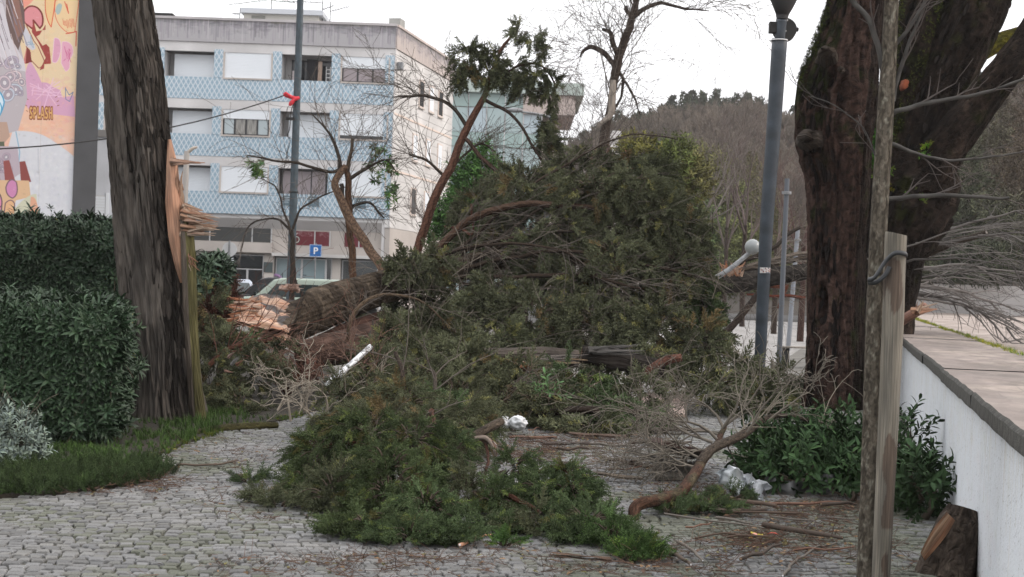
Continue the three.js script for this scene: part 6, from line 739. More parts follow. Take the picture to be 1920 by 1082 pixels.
{ // fallen grey crown lying over the wall
  const t = thing('fallen_bare_crown', 'fallen leafless crown of many grey branches sprawling over the wall', 'fallen tree', at(1690, 560, 24).setY(1.0)), R = rng(101), g = new GB();
  for (let i = 0; i < 34; i++) { const f = R(), d0 = 21.5 + 4.5 * R(), a = at(1625 + R() * 60, lerp(470, 575, f) + (R() - .5) * 24, d0), ang = lerp(-.28, .42, f) + (R() - .5) * .28, L = 190 + R() * 170, dd = d0 + (R() - .55) * 5, b = at(1660 + Math.cos(ang) * L, lerp(470, 575, f) + Math.sin(ang) * L, dd), m = a.clone().lerp(b, .5).add(V(0, .22 + .25 * R(), 0)); if (b.y < 1.0) b.y = 1.0 + .15 * R(); const pts = new THREE.QuadraticBezierCurve3(a, m, b).getPoints(12), r0 = .010 + .034 * Math.pow(R(), 2.2), k = .6 + .8 * R(), c = [.115 * k, .105 * k, .098 * k]; g.tube(wobble(pts, .07, 1.6, i), pts.map((_, q) => r0 * (1 - .065 * q)), 5, { color: () => c });
    for (let q = 3; q < 12; q += 2) if (R() < .8) grow(g, pts[q], pts[q].clone().sub(pts[q - 1]).normalize().add(V((R() - .5) * 1.1, (R() - .55) * 1.1, (R() - .5) * 1.1)), .45 + .7 * R(), r0 * .5, 1, { R, seg: 4, kids: 1, prob: .6, wander: .3, sag: .1, minR: .004, floor: .95, color: () => c }); } put('branches', g.geo(), M.twig, t).userData.kind = 'stuff';
  limb(t, 'stem', [[1560, 560, 20, 26], [1640, 520, 17, 25], [1720, 480, 10, 24], [1850, 435, 5, 23]], 24, 14, GREYB);
}
{ // second wind thrown tree further along the promenade, and the lamp it brought down
  const d = 36, t = thing('far_fallen_tree', 'dark fallen trunk with torn red limbs across the far promenade', 'fallen tree', onGround(1400, d)), R = rng(111), g = new GB(); barkTube(g, px2([[1335, 536, 15], [1400, 528, 17], [1470, 516, 15], [1540, 505, 13]], d), 60, 40, 4, { lobe: .2, ridge: .08, f: 4, color: stain([.03, .028, .026], [.10, .095, .09], 2, 4) }); put('trunk', g.geo(), M.barkPlate, t);
  for (const [l, c] of [[[[1350, 515, 5], [1390, 490, 5], [1440, 470, 4], [1500, 425, 3]], [.08, .07, .06]], [[[1440, 535, 5], [1470, 535, 5], [1478, 534, 3]], [.30, .13, .09]], [[[1474, 536, 4], [1466, 560, 3], [1458, 578, 2]], [.30, .12, .08]], [[[1370, 512, 4], [1450, 495, 5], [1540, 478, 4]], GREYB], [[[1400, 500, 4], [1480, 480, 4], [1550, 470, 3]], [.3, .27, .24]], [[[1400, 552, 2], [1470, 555, 3], [1510, 558, 3]], [.28, .10, .07]]]) limb(t, 'limb', l, d, 8, c, { twigs: 8, tl: 1, tc: [.15, .13, .11], R });
  const s = new GB(); for (let i = 0; i < 26; i++) splinter(s, at(1355 + R() * 35, 508 + R() * 10, d - .3), at(1345 + R() * 55, 488 + R() * 18, d - .4), .04, R, [...ORANGE, [.2, .15, .12]]); put('wood_splinters', s.geo(), M.wood, t);
  const gl = thing('toppled_globe_lamp', 'toppled grey lamp post ending in a white globe beside the far fallen trunk', 'lamp post', onGround(1350, 34)), pp = path(px2([[1338, 524, 5], [1370, 503, 4.5], [1408, 472, 4]], 34), 14), pg = new GB(); pg.tube(pp.pts, pp.rad, 12, { caps: true }); put('post', pg.geo(), B.grey, gl); put('globe', new THREE.SphereGeometry(.185, 24, 16).translate(...at(1411, 463, 34).toArray()), mat([.20, .215, .215], { roughness: .3 }), gl);
  for (const [x, top, d2, hw, lab, c] of [[1470, 335, 30, 5, 'plain grey post standing between the lamp post and the hollow tree', [.085, .095, .11]], [1486, 430, 40, 4.5, 'pale slanting lamp post behind the far fallen trunk', [.2, .215, .24]]]) { const q = thing('far_lamp_post', lab, 'lamp post', onGround(x - 6, d2)), gg = new GB(), a = onGround(x - 8, d2), b = at(x + (top > 400 ? 10 : 6), top, d2); gg.tube([a, b], [hw * d2 / FOCAL, hw * .9 * d2 / FOCAL], 12, { caps: true }); put('post', gg.geo(), mat(c, { roughness: .5 }), q); put('collar', new THREE.CylinderGeometry(.1, .1, .06, 16).translate(b.x, b.y - .3, b.z), B.grey, q); }
  const bn = thing('park_bench', 'bench with pale slats and dark feet beside the hollow tree', 'bench', onGround(1497, 31)); for (let i = 0; i < 5; i++) part('slat', bx(-.42, .42, .43, .46, -.2 + i * .09, -.13 + i * .09), mat([.38, .35, .31], { map: fibreTone }), bn); for (const x of [-.3, .3]) part('leg', bx(x - .03, x + .03, .01, .43, -.17, .17), B.dark, bn); bn.rotation.y = .2;
}

// ---------- standing small trees, shrubs and thickets behind ----------
function stemTree(name, label, base, stems, o = {}) { // stems: [list of [px, py, hw, d?], colour, twigs, options]
  const t = thing(name, label, o.cat || 'tree', base, o.group); t.userData.tips = undefined; delete t.userData.tips;
  stems.forEach(([l, col, n, so], i) => limb(t, i ? 'branch' : 'trunk', l, o.d, 10, col, { minR: o.d >= 36 ? .006 : .0035, twigs: n, tl: .8, lvl: 1, sag: .05, up: .25, R: rng(l[0][0] * 7 + i), ...so })); return t;
}
{
  const t1 = stemTree('broken_sapling', 'broken young tree with forked reddish trunk and long bare side branches', onGround(664, 26), [
    [[[666, 600, 7], [662, 500, 7], [656, 420, 6.5], [652, 330, 6], [648, 312, 5]], [.20, .12, .08], 10],
    [[[722, 512, 9, 24.5], [695, 470, 9, 25], [662, 420, 9, 25.4], [636, 370, 8, 25.7], [628, 342, 7, 25.8], [648, 312, 6, 26]], [.24, .165, .12], 8, { wob: .02 }],
    [[[648, 312, 4], [620, 322, 3], [560, 306, 2.5], [500, 300, 2], [462, 292, 1]], [.10, .085, .07], 14, { tl: .7 }], [[[640, 325, 4], [628, 270, 3], [610, 240, 2], [585, 215, 1]], [.10, .085, .07], 10], [[[652, 322, 4], [660, 280, 3.4], [661, 260, 3]], [.16, .13, .1], 5], [[[655, 335, 4], [690, 315, 3], [725, 300, 1.5], [742, 322, 1]], [.10, .085, .07], 12, { tl: .6 }], [[[640, 345, 4], [650, 385, 3], [690, 380, 2.5], [720, 410, 1.5]], [.07, .06, .05], 12, { tl: .6 }]], { d: 26 });
  const R = rng(131), lf = new Scatter(WHORLS); for (let i = 0; i < 90; i++) { const k = i % 3, p = at([690 + R() * 50, 725 + R() * 18, 470 + R() * 20][k], [270 + R() * 70, 300 + R() * 90, 296 + R() * 35][k], 26 + R()); lf.add(p, frame(V(R() - .5, -R(), R() - .5), R() * 6), .08 + .06 * R(), [.07, .12, .04].map(q => q * (.6 + .8 * R()))); } lf.build('leaves', M.leaf, t1);
  const t2 = stemTree('leaning_conifer', 'thin leaning reddish conifer with a drooping tuft of dark foliage', onGround(775, 25), [
    [[[768, 560, 8], [785, 465, 8.5], [806, 395, 8.5], [840, 320, 8], [872, 250, 7.5], [900, 192, 6], [925, 130, 4], [945, 85, 3], [965, 55, 2]], [.22, .12, .09], 10, { tl: .7 }],
    [[[876, 240, 4], [850, 205, 3.5], [800, 180, 3], [745, 180, 2]], [.10, .08, .065], 16, { tl: .8, lvl: 2 }], [[[905, 185, 3.5], [960, 215, 3], [1000, 280, 2.5], [1040, 330, 2]], [.13, .10, .085], 10], [[[835, 330, 3], [800, 300, 2.5], [765, 290, 2]], [.10, .08, .065], 14, { tl: .9 }], [[[905, 180, 3], [960, 130, 2.5], [1010, 120, 2], [1045, 165, 1.5]], [.10, .07, .055], 12], [[[870, 260, 4], [930, 320, 4], [985, 345, 3]], [.16, .11, .09], 10], [[[850, 310, 2], [900, 270, 2], [930, 285, 1]], [.1, .08, .07], 16, { tl: .7 }]], { d: 25 });
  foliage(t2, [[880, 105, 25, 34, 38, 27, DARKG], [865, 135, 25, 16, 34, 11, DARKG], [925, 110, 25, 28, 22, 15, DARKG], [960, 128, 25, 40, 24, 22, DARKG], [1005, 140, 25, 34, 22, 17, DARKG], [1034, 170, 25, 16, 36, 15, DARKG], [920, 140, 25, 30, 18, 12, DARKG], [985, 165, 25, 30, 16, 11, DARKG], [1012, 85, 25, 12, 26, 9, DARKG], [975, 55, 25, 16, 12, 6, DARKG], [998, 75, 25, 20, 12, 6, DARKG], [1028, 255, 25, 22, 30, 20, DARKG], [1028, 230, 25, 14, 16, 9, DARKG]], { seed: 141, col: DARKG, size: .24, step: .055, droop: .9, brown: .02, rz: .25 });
  const t3 = stemTree('broken_bare_tree', 'tall bare tree with its trunk split pale halfway up', onGround(1115, 40), [
    [[[1112, 560, 9], [1118, 400, 9], [1126, 300, 9], [1134, 250, 9], [1142, 208, 6], [1150, 165, 7], [1155, 128, 9], [1168, 85, 8], [1184, 40, 7], [1194, 0, 5.5], [1204, -70, 3]], [.10, .08, .068], 34, { tl: 1.6, tr: .02, wob: .05, lvl: 2 }],
    [[[1152, 128, 5], [1132, 98, 5], [1108, 88, 4.5], [1094, 96, 3], [1088, 108, 1.5]], [.10, .08, .07], 14, { tl: 1.0, lvl: 2 }], [[[1160, 108, 5], [1148, 78, 5], [1144, 62, 4], [1130, 54, 3]], [.09, .075, .065], 10, { tl: .9 }], [[[1188, 32, 5], [1215, 14, 4], [1240, 6, 3.4], [1285, 16, 2.4], [1330, 20, 1]], [.10, .085, .075], 26, { tl: 1.5, lvl: 2 }], [[[1190, 32, 3], [1176, 22, 4], [1173, 12, 3.4]], [.09, .075, .065], 4], [[[1157, 132, 3.5], [1168, 148, 3], [1164, 178, 2.5], [1152, 210, 2]], [.09, .075, .065], 14], [[[1168, 150, 2.5], [1190, 185, 2], [1200, 215, 1]], [.09, .075, .065], 10], [[[1134, 255, 3], [1150, 300, 3], [1140, 330, 3]], [.2, .16, .13], 4]], { d: 40 });
  { const g = new GB(), R2 = rng(5); for (const l of [[[1150, 150, 4], [1148, 180, 5.5], [1146, 210, 5], [1140, 224, 3]], [[1152, 208, 3], [1140, 220, 4], [1126, 232, 3], [1121, 240, 1]]]) { const q = path(px2(l.map(e => [e[0], e[1], e[2], 39.85]), 40), 16); g.tube(q.pts, q.rad, 8, { color: () => [.5, .44, .38], disp: th => 1 + .3 * Math.cos(2 * th) }); } put('split_wood', g.geo(), M.wood, t3); }
  // other leafless trees along the promenade and beyond
  const bt = (label, px, d, top, r, col, o = {}) => { const t = thing('bare_tree', label, 'tree', onGround(px, d), 'leafless trees behind the wreck'), R3 = rng(px), b = onGround(px, d, 0), h = EYE + (533 - (960 - px) * .035 - top) * d / FOCAL, g = new GB(), tw = new GB(), c = () => { const k = .7 + .6 * R3(); return [col[0] * k, col[1] * k, col[2] * k]; }; const tip = b.clone().add(V((o.lean ?? 0) * h, h * .45, 0)); g.tube([b, b.clone().lerp(tip, .5).add(V(.1 * (R3() - .5), 0, 0)), tip], [r, r * .85, r * .7], 8, { color: c }); put('trunk', g.geo(), M.branch, t); for (let i = 0; i < Math.ceil((o.n ?? 5) * .45); i++) grow(tw, tip.clone().lerp(b, .35 * R3() * (i ? 1 : 0)), V((R3() - .5) * 1.5, 1, (R3() - .5) * 1.5), h * .34, r * .5, 3, { R: R3, seg: 4, kids: 2, prob: .56, wander: .3, spread: .6, ratio: .62, lift: .15, minR: o.minR ?? .006, color: c }); put('crown', tw.geo(), M.twig, t).userData.kind = 'stuff'; return t; };
  bt('slim leafless tree beyond the pale green building', 1085, 62, 120, .09, [.10, .085, .08], { n: 6 }); bt('bare grey tree standing before the olive thicket', 1310, 60, 150, .12, [.115, .10, .088], { n: 7 }); bt('reddish bare tree just past the grey lamp post', 1500, 48, 230, .12, [.115, .075, .068], { n: 8 }); bt('spreading bare tree between thicket and lamp post', 1390, 66, 190, .13, [.105, .082, .075], { n: 8 }); bt('small bare tree in front of the glazed building', 985, 50, 250, .08, [.09, .078, .07], { n: 7 }); bt('bare shrubby tree against the corner of the blocks', 900, 52, 270, .08, [.09, .078, .07], { n: 7 }); bt('thin bare tree against the side wall of the tiled block', 800, 44, 330, .05, [.10, .085, .075], { n: 6 }); bt('crooked leafless tree beside the far slanting lamp post', 1450, 56, 260, .12, [.10, .08, .07], { n: 7 }); bt('bare tree rising behind the toppled globe lamp', 1355, 75, 210, .13, [.11, .09, .08], { n: 8 }); bt('thin bare tree seen through the hollow tree and stems', 1930, 80, 180, .13, [.13, .095, .085], { n: 8 });
  // small bare tree in the street by the teal lamp
  stemTree('street_sapling', 'small leafless street tree growing beside the teal lamp post', onGround(548, 36), [[[[546, 600, 6], [548, 520, 5], [549, 455, 4.5], [546, 430, 4]], [.07, .06, .052], 6], [[[546, 432, 2.6], [520, 412, 2], [470, 420, 1.5], [452, 470, 1]], [.08, .068, .06], 9, { tl: .7, tr: .01 }], [[[546, 434, 2.6], [530, 390, 2], [518, 350, 1.5], [490, 335, .8]], [.08, .068, .06], 9, { tl: .7, tr: .01 }], [[[549, 430, 2.6], [562, 395, 2], [600, 370, 1.5], [650, 350, .8]], [.08, .068, .06], 9, { tl: .7, tr: .01 }], [[[550, 500, 3], [556, 535, 3], [580, 570, 3]], [.06, .05, .045], 4]], { d: 36 });
}
{ // leafy shrubs and thickets
  const shrub = (name, label, list, leaf, col, seed, cat = 'shrub', shapes = LEAFY) => { const t = thing(name, label, cat, onGround(list[0][0], list[0][2])), R = rng(seed), sc = new Scatter(shapes), tw = new GB(); for (const [x, y, d, rx, ry, n, c] of list) { const [p, r] = clumpAt(x, y, d, rx, ry); for (let i = 0; i < n; i++) { const a = R() * 6.28, z = R() * 2 - 1, q = Math.sqrt(1 - z * z), u = V(q * Math.cos(a), z, q * Math.sin(a)), f = (.45 + .6 * Math.cbrt(R())) * (.85 + .5 * noise(u.x * 2 + x, u.y * 2, u.z * 2)), w = p.clone().add(u.clone().multiply(r).multiplyScalar(f)); if (w.y < .1) continue; const k = .55 + .9 * R(), cc = c || col; sc.add(w, frame(u.clone().add(V(R() - .5, (cat === 'branch' ? -.1 : .4) + R() * .4, R() - .5)), R() * 6), leaf * (.7 + .6 * R()), [cc[0] * k, cc[1] * k, cc[2] * k]); if (i % 6 === 0 && d < 60) tw.tube([p.clone().add(V(0, -r.y * .5, 0)).lerp(w, .4), w], [.012, .004], 3, { color: () => [.07, .055, .04] }); } const b = p.clone().setY(Math.min(p.y - .05, .02)); if (d < 60 && n > 20) tw.tube([b, b.clone().lerp(p, .5).add(V(.1 * (R() - .3), 0, .1)), p], [.03, .022, .01], 5, { color: () => [.08, .065, .05] }); } if (tw.i.length) put('stems', tw.geo(), M.twig, t); sc.build('foliage', M.leaf, t); return t; };
  shrub('laurel_bush', 'bright green leafy bush behind the arching bough', [[890, 345, 30, 40, 46, 520], [865, 410, 30, 44, 46, 520], [910, 300, 30, 16, 22, 110], [835, 440, 30, 26, 30, 160], [900, 430, 30, 40, 40, 300]], .24, [.050, .105, .030], 151);
  shrub('yellow_shrub', 'yellow green shrub showing over the fallen crown', [[1195, 285, 48, 40, 26, 260, [.13, .125, .035]], [1260, 300, 48, 40, 36, 380], [1290, 340, 48, 40, 40, 300, [.11, .105, .04]], [1240, 350, 48, 60, 60, 300]], .34, [.085, .105, .032], 152);
  shrub('olive_thicket', 'olive green thicket of shrubs along the far promenade', [[1280, 350, 92, 50, 60, 420], [1320, 320, 96, 46, 40, 300, [.12, .12, .04]], [1350, 390, 94, 60, 66, 520], [1400, 360, 98, 50, 66, 460, [.11, .105, .045]], [1300, 440, 88, 60, 60, 480, [.075, .105, .04]], [1370, 470, 88, 64, 56, 520], [1430, 440, 92, 50, 70, 460, [.10, .10, .045]], [1290, 500, 84, 50, 40, 360, [.07, .105, .04]], [1350, 520, 84, 60, 34, 360, [.085, .10, .04]], [1420, 515, 88, 60, 36, 380, [.095, .10, .042]], [1480, 470, 96, 50, 70, 380, [.10, .085, .055]], [1500, 510, 92, 50, 40, 320, [.10, .09, .055]], [1270, 400, 88, 40, 60, 300, [.075, .10, .04]]], .62, [.105, .115, .045], 153, 'thicket');
  shrub('far_bank_trees', 'dull green trees along the far bank behind the mossy stems', [[1770, 490, 66, 60, 40, 420, [.04, .05, .03]], [1850, 495, 66, 60, 34, 420, [.045, .052, .032]], [1930, 490, 66, 60, 40, 420, [.05, .052, .034]], [1700, 510, 64, 40, 30, 200, [.05, .055, .034]], [1790, 350, 74, 60, 90, 700, [.05, .058, .034]], [1850, 440, 70, 70, 70, 700, [.055, .058, .036]], [1910, 380, 76, 60, 110, 700, [.085, .068, .05]], [1960, 300, 78, 70, 140, 600, [.09, .068, .05]], [1740, 430, 72, 50, 70, 380, [.04, .045, .03]], [1680, 480, 70, 60, 50, 300, [.05, .05, .034]], [1880, 300, 82, 60, 80, 500, [.075, .07, .048]], [1800, 440, 70, 60, 60, 500, [.05, .056, .034]], [1880, 420, 72, 70, 60, 500, [.065, .062, .042]], [1770, 250, 84, 50, 80, 400, [.06, .062, .042]], [1850, 230, 88, 60, 80, 500, [.07, .062, .044]], [1920, 220, 88, 60, 90, 500, [.08, .064, .046]]], .5, [.06, .06, .04], 154, 'trees');
  shrub('small_green_shrub', 'small fresh green shrub at the edge of the far gravel', [[1302, 510, 40, 26, 14, 130], [1290, 520, 38, 20, 20, 100]], .22, [.055, .12, .03], 155);
  const wt = thing('far_white_wall', 'long low white wall across the far riverside ground', 'wall', V(0, 0, 0)); { const a = at(1700, 535, 74), b = at(2060, 540, 70), g = new GB(), y0 = .88, y1 = a.y + .12; g.quad(V(a.x, y0, a.z), V(b.x, y0, b.z), V(b.x, y1, b.z), V(a.x, y1, a.z)); g.quad(V(a.x, y1, a.z), V(b.x, y1, b.z), V(b.x, y1, b.z - .3), V(a.x, y1, a.z - .3)); g.quad(V(b.x, y0, b.z - .3), V(a.x, y0, a.z - .3), V(a.x, y1, a.z - .3), V(b.x, y1, b.z - .3)); part('face', g.geo(), B.white, wt); }
  // laurel boughs torn down beside the wall
  const lb = (label, list, seed, col) => { const t = shrub('laurel_bough', label, list, .20, col, seed, 'branch', LEAFY); return t; };
  lb('leafy dark green laurel bough heaped between hollow tree and wall', [[1440, 865, 11.8, 60, 34, 110], [1500, 845, 12.2, 80, 40, 190], [1560, 825, 12.6, 60, 34, 150], [1580, 870, 11.6, 60, 50, 180], [1500, 890, 11.4, 80, 34, 140], [1600, 920, 11, 50, 40, 90]], 161, [.026, .050, .020]);
  lb('leafy laurel spray pushed against the white wall behind the stake', [[1700, 850, 11.4, 26, 60, 60], [1712, 905, 10.6, 40, 34, 90], [1735, 920, 10.2, 28, 30, 60]], 162, [.024, .044, .019]);
  lb('single fresh laurel sprig lying on the fallen crown', [[1030, 738, 15.4, 16, 10, 7]], 163, [.09, .16, .07]);
  // dead brown mass behind the split trunk
  const t = thing('dead_brown_bush', 'heap of dead reddish brown brush behind the split trunk', 'brush', onGround(420, 20)), R = rng(171), sc = new Scatter(SPRIGS), tw = new GB(); for (const [x, y, d, rx, ry, n] of [[400, 545, 20, 34, 40, 40], [425, 575, 19.8, 34, 34, 40], [390, 600, 19.6, 34, 40, 34], [560, 690, 18.2, 40, 24, 18]]) { const [p, r] = clumpAt(x, y, d, rx, ry); fronds(sc, tw, R, p, r, n, [.10, .045, .034], { size: .2, step: .06, droop: .5, brown: 0 }); } put('twigs', tw.geo(), M.twig, t).userData.kind = 'stuff'; sc.build('dead_foliage', M.leaf, t);
}
// ---------- strewn rubbish ----------
{
  const crumple = (n, m, R, P, amp, f) => { const g = new GB(), id = []; for (let j = 0; j <= m; j++) for (let i = 0; i <= n; i++) { const p = P(i / n, j / m); g.v(p.add(V(noise(p.x * f, p.y * f, 1), noise(p.x * f, p.y * f, 5), noise(p.x * f + 9, p.y * f, 2)).multiplyScalar(amp)).add(V(noise(p.x * f * 3, p.y * f * 3, 4), noise(p.y * f * 3, p.x * f * 3, 7), 0).multiplyScalar(amp * .4)), i / n, j / m); } for (let j = 0; j < m; j++) for (let i = 0; i < n; i++) { const a = j * (n + 1) + i; g.i.push(a, a + 1, a + n + 2, a, a + n + 2, a + n + 1); } return g.geo(); };
  const film = (c, tr) => new THREE.MeshPhysicalMaterial({ color: new THREE.Color().setRGB(...c), roughness: .35, side: THREE.DoubleSide, transmission: tr, thickness: 0 });
  const bag = thing('plastic_bag', 'crumpled white plastic bag caught on the snapped limb', 'bag', at(955, 800, 15).setY(.02)), lobe = (x, y, rx, ry) => { const c = at(x, y, 14.9), g = new THREE.SphereGeometry(1, 28, 20), p = g.attributes.position; for (let i = 0; i < p.count; i++) { const v = V(p.getX(i), p.getY(i), p.getZ(i)), k = 1 + .4 * ridged(v.x * 1.6 + x, v.y * 1.6, v.z * 1.6) - .2 + .1 * ridged(v.x * 4, v.y * 4, v.z * 4 + x); v.multiplyScalar(k); p.setXYZ(i, c.x + v.x * rx, Math.max(.03, c.y + v.y * ry), c.z + v.z * rx); } g.computeVertexNormals(); put('bag_lobe', g, mat([.52, .53, .54], { roughness: .4 }), bag); }; lobe(942, 792, .075, .065); lobe(971, 793, .085, .065);
  const sheet = thing('plastic_sheet', 'torn grey and white plastic sheet snagged under the laurel bough', 'plastic sheet', at(1385, 920, 11).setY(.02)), R = rng(181);
  put('white_film', crumple(26, 26, R, (u, v) => { const x = lerp(1345, 1400, u) + v * 26, y = lerp(880, 940, v) + u * 8 - 10 * Math.sin(u * 3); return at(x, y, 10.9 + .12 * Math.sin(u * 8 + v * 3)); }, .07, 9), mat([.5, .53, .55], { roughness: .35, side: THREE.DoubleSide }), sheet); put('grey_film', crumple(26, 26, R, (u, v) => { const x = lerp(1385, 1440, u) + v * 6, y = lerp(888, 946, v) + 12 * u * u; return at(x, y, 11 + .12 * Math.sin(u * 9)); }, .08, 8), film([.42, .44, .46], .35), sheet); put('dark_film', crumple(24, 20, R, (u, v) => at(lerp(1430, 1560, u), lerp(900, 940, v) + 10 * Math.sin(u * 5), 11.2 + .1 * Math.sin(u * 12)), .06, 7), film([.10, .10, .10], .2), sheet);
  { const t = thing('corrugated_sheet', 'pinkish corrugated roofing sheet lying beyond the grey boards', 'sheet', onPlane(1235, 766, .02)), g = new GB(), a = onPlane(1178, 772, .10), b = onPlane(1284, 776, .10), c = onPlane(1294, 738, .24), e = onPlane(1200, 736, .24), n = 60; for (let i = 0; i < n; i++) { const P = (s, v) => a.clone().lerp(b, s).lerp(e.clone().lerp(c, s), v).add(V(0, .012 * Math.sin(s * 75), 0)); for (let j = 0; j < 6; j++) g.quad(P(i / n, j / 6), P((i + 1) / n, j / 6), P((i + 1) / n, (j + 1) / 6), P(i / n, (j + 1) / 6)); } put('sheet', g.geo(), mat([.46, .36, .31], { side: THREE.DoubleSide, map: rep(grainTone, 2), roughness: .9 }), t); }
  const board = (name, label, pts, th, col, m) => { const t = thing(name, label, 'board', pts[0].clone().setY(.02)), g = new GB(), lo = pts.map(p => p.clone().add(V(0, -th, 0))); g.quad(...pts); g.quad(lo[3], lo[2], lo[1], lo[0]); for (let i = 0; i < 4; i++) g.quad(lo[i], lo[(i + 1) % 4], pts[(i + 1) % 4], pts[i]); put('board', g.geo(true), mat(col, { map: rep(fibreTone, 1, 3), bumpMap: rep(fibreBump, 1, 3), bumpScale: .003 }), t); };
  board('grey_board', 'weathered grey board propped at a slant on the cobbles', [onPlane(1172, 842, .16), onPlane(1290, 885, .07), onPlane(1300, 874, .16), onPlane(1192, 840, .19)], .02, [.34, .32, .29]);
  board('narrow_plank', 'narrow grey plank lying beside the slanting board', [onPlane(1228, 893, .06), onPlane(1298, 894, .06), onPlane(1298, 884, .07), onPlane(1228, 884, .07)], .03, [.26, .24, .2]);
  board('brown_panel', 'dark brown panel edge leaning behind the grey board', [onPlane(1225, 838, .1), onPlane(1318, 856, .08), onPlane(1318, 842, .34), onPlane(1225, 826, .32)], .03, [.09, .045, .034]); board('pink_offcut', 'small pale pink offcut resting on the brown panel', [onPlane(1218, 826, .30), onPlane(1246, 834, .30), onPlane(1240, 822, .40), onPlane(1222, 818, .40)], .04, [.42, .31, .28]);
  { const Q2 = rng(201), slab = (x, y, L, W, yaw, c, lab) => { const p = onPlane(x, y, .035), t = thing('bark_piece', lab, 'bark', p.clone().setY(.02), 'bark pieces strewn on the paving'), g = new GB(), n = 12, m = 6, o = Q2() * 9; for (const lo of [0, 1]) { const b0 = g.p.length / 3; for (let j = 0; j <= m; j++) for (let i = 0; i <= n; i++) { const s = i / n - .5, u = j / m - .5, wd = W * (1 - .5 * Math.abs(s) * (1 + noise(s * 5, o, 2))), v = V(s * L * (1 + .12 * noise(u * 6, o, 5)), .03 + W * .5 * (.25 - u * u) + .012 * ridged(u * 8, s * 2, o) - lo * .014, u * wd); v.applyAxisAngle(Y, yaw); g.v(v.add(p), u * .4, s * L, c.map(q => q * (.75 + .5 * (noise(s * 4, u * 30, o) * .5 + .5)))); } for (let j = 0; j < m; j++) for (let i = 0; i < n; i++) { const a = b0 + j * (n + 1) + i; lo ? g.i.push(a, a + n + 2, a + n + 1, a, a + 1, a + n + 2) : g.i.push(a, a + n + 1, a + n + 2, a, a + n + 2, a + 1); } } put('bark', g.geo(), mat([1, 1, 1], { vertexColors: true, side: THREE.DoubleSide, map: rep(fibreTone, 4, 1.5), bumpMap: rep(fibreBump, 4, 1.5), bumpScale: .006 }), t); };
    slab(1215, 785, .9, .16, .1, [.30, .22, .17], 'broad pale brown bark slab lying before the corrugated sheet'); slab(1120, 822, .6, .1, -.2, [.16, .10, .07], 'reddish bark strip on the cobbles under the green spray'); slab(1060, 838, .5, .08, .4, [.10, .07, .055], 'dark bark sliver on the twig litter by the white bag'); slab(1160, 900, .45, .07, -.5, [.2, .16, .12], 'grey brown splinter on the open cobbles'); slab(1270, 812, .7, .14, .25, [.13, .10, .085], 'grey bark slab leaning near the brown panel'); slab(1000, 826, .5, .07, .2, [.24, .13, .085], 'orange brown bark chip by the snapped limb'); slab(1390, 965, .4, .06, .3, [.15, .11, .08], 'thin bark strip below the torn plastic sheet'); slab(1090, 1055, .35, .05, -.3, [.2, .12, .08], 'small red bark chip at the foot of the second heap'); }
  { const t = thing('white_pole', 'fallen white metal pole among the reddish twigs', 'pole', onGround(625, 16.6)), l = px2([[612, 722, 5, 16.4], [650, 690, 5.2, 16.7], [695, 650, 5.4, 17.1]], 16.6), q = path(l, 40), g = new GB(); g.tube(q.pts, q.rad, 14, { caps: true, color: (th, s, p, i) => noise(s * 9, th, 3) > .12 ? [.25, .25, .26] : [.62, .64, .66] }); put('pole', g.geo(), mat([1, 1, 1], { vertexColors: true, roughness: .5 }), t); }
  { const t = thing('wood_chips', 'few pale torn wood chips lying in the dark bough', 'wood chips', at(440, 680, 16.6).setY(.02)), R2 = rng(9), W = (x, y, dx, dy, c) => { const g = new GB(); for (let i = 0; i < 5; i++) splinter(g, at(x + 3 * R2(), y + 3 * R2(), 16.2), at(x + dx + 6 * R2(), y + dy + 4 * R2(), 16.15), .012, R2, [c, c.map(q => q * .8)]); put('chip', g.geo(), M.wood, t); }; W(426, 668, 8, -8, [.62, .42, .36]); W(432, 682, 12, -14, [.6, .6, .58]); W(442, 682, 10, -8, [.55, .28, .18]); W(420, 694, 12, 2, [.6, .35, .26]); }
  // litter: small twigs, needles, cones and leaves
  const tg = [1, 2, 3].map(s => { const Q = rng(s), g = new GB(); grow(g, V(0, 0, 0), V(1, .05, Q() - .5), 1, .025, 1, { R: Q, seg: 4, kids: 1, wander: .3, minR: .008, color: () => [1, 1, 1] }); return g.geo(); }), lv = [1, 2].map(s => { const g = new GB(); leafInto(g, V(0, .01, 0), V(1, .1, 0).normalize(), Y, 1, .5, [1, 1, 1], .2); return g.geo(); }), S1 = new Scatter(tg), S2 = new Scatter(lv), Q = rng(191);
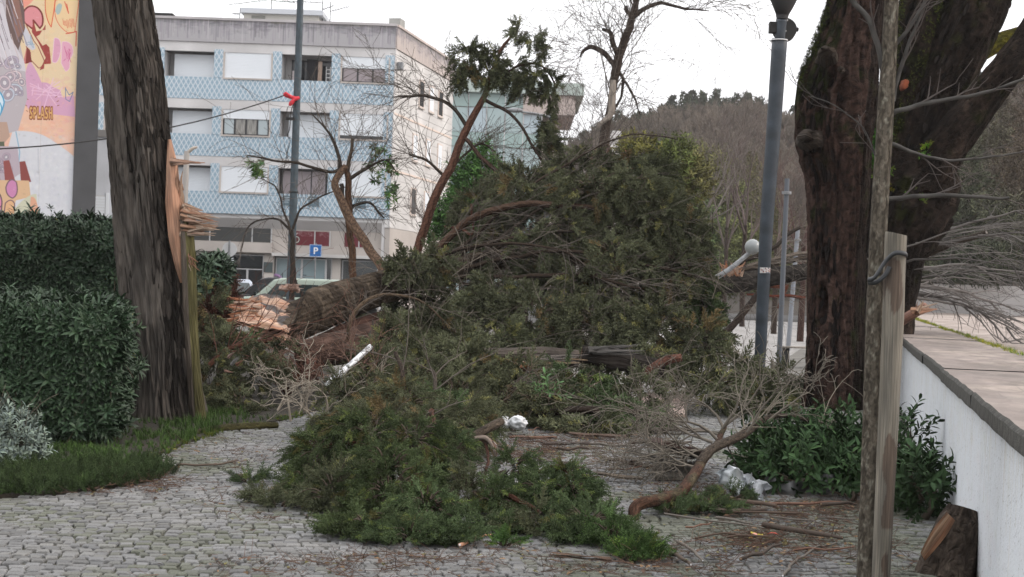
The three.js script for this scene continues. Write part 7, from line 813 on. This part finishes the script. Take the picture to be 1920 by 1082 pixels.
  const spots = [[980, 838, 70, 22, 420], [1440, 985, 150, 44, 260], [1480, 1020, 120, 30, 170], [1420, 1010, 40, 12, 120], [1330, 915, 120, 30, 200], [1150, 850, 160, 34, 420], [1080, 830, 120, 20, 300], [1300, 930, 110, 26, 260], [1500, 955, 110, 16, 260], [1300, 1050, 120, 40, 240], [240, 905, 110, 20, 300], [400, 850, 120, 30, 160], [560, 1060, 200, 20, 120], [480, 940, 120, 40, 90], [900, 1040, 200, 16, 90], [1150, 1062, 120, 14, 90], [700, 1050, 160, 12, 90], [1080, 850, 160, 50, 110], [1560, 970, 100, 30, 260], [700, 780, 120, 30, 160], [1000, 860, 220, 40, 160], [1600, 1040, 140, 40, 200], [600, 900, 60, 20, 40], [840, 1060, 260, 20, 60]];
  for (const [x, y, rx, ry, n] of spots) for (let i = 0; i < n; i++) { const a = Q() * 6.28, r = Math.sqrt(Q()) * (Q() < .2 ? 1.6 : 1), p = onPlane(x + Math.cos(a) * r * rx, y + Math.sin(a) * r * ry, .026 + .03 * Q()), k = .5 + Q(); if (p.x * WN.x + p.z * WN.z > WA.x * WN.x + WA.z * WN.z - .05) continue; if (Q() < .6) S1.add(p, frame(V((Q() - .5) * .1, 1, (Q() - .5) * .1), Q() * 6.28), .05 + .16 * Q() * Q(), [.09 * k, .055 * k, .04 * k]); else S2.add(p, frame(V((Q() - .5) * .6, 1, (Q() - .5) * .6), Q() * 6.28), .02 + .035 * Q(), Q() < .3 ? [.11 * k, .10 * k, .035 * k] : Q() < .4 ? [.16 * k, .10 * k, .055 * k] : [.08 * k, .05 * k, .035 * k]); }
  const lt = tag(thing('litter'), 'small twigs and dead leaves littering the cobbles', 'litter', null, 'stuff'); S1.build('twig_litter', M.twig, lt); S2.build('leaf_litter', M.leaf, lt);
  const fl = thing('coloured_leaves', 'red and yellow fallen leaves on the twig litter', 'leaves', onPlane(1420, 1005, .03)), big = (x, y, c, a) => { const g = new GB(); leafInto(g, onPlane(x, y, .06), V(Math.cos(a), .35, Math.sin(a)).normalize(), Y, .08, .04, c, .3); put('leaf', g.geo(), M.leaf, fl); }; big(1404, 1002, [.55, .26, .2], 1); big(1416, 1000, [.32, .26, .04], 2); big(1436, 1002, [.35, .06, .04], .4); big(1428, 1010, [.30, .14, .03], 3);
  big(1424, 1008, [.26, .2, .03], 5); big(1412, 1010, [.4, .2, .06], 4);
}
scene.fog = new THREE.FogExp2(new THREE.Color(.92, .9, .92), .0003);
scene.traverse(o => { if (o.isMesh) o.castShadow = o.receiveShadow = true; });
renderer.render(scene, camera);
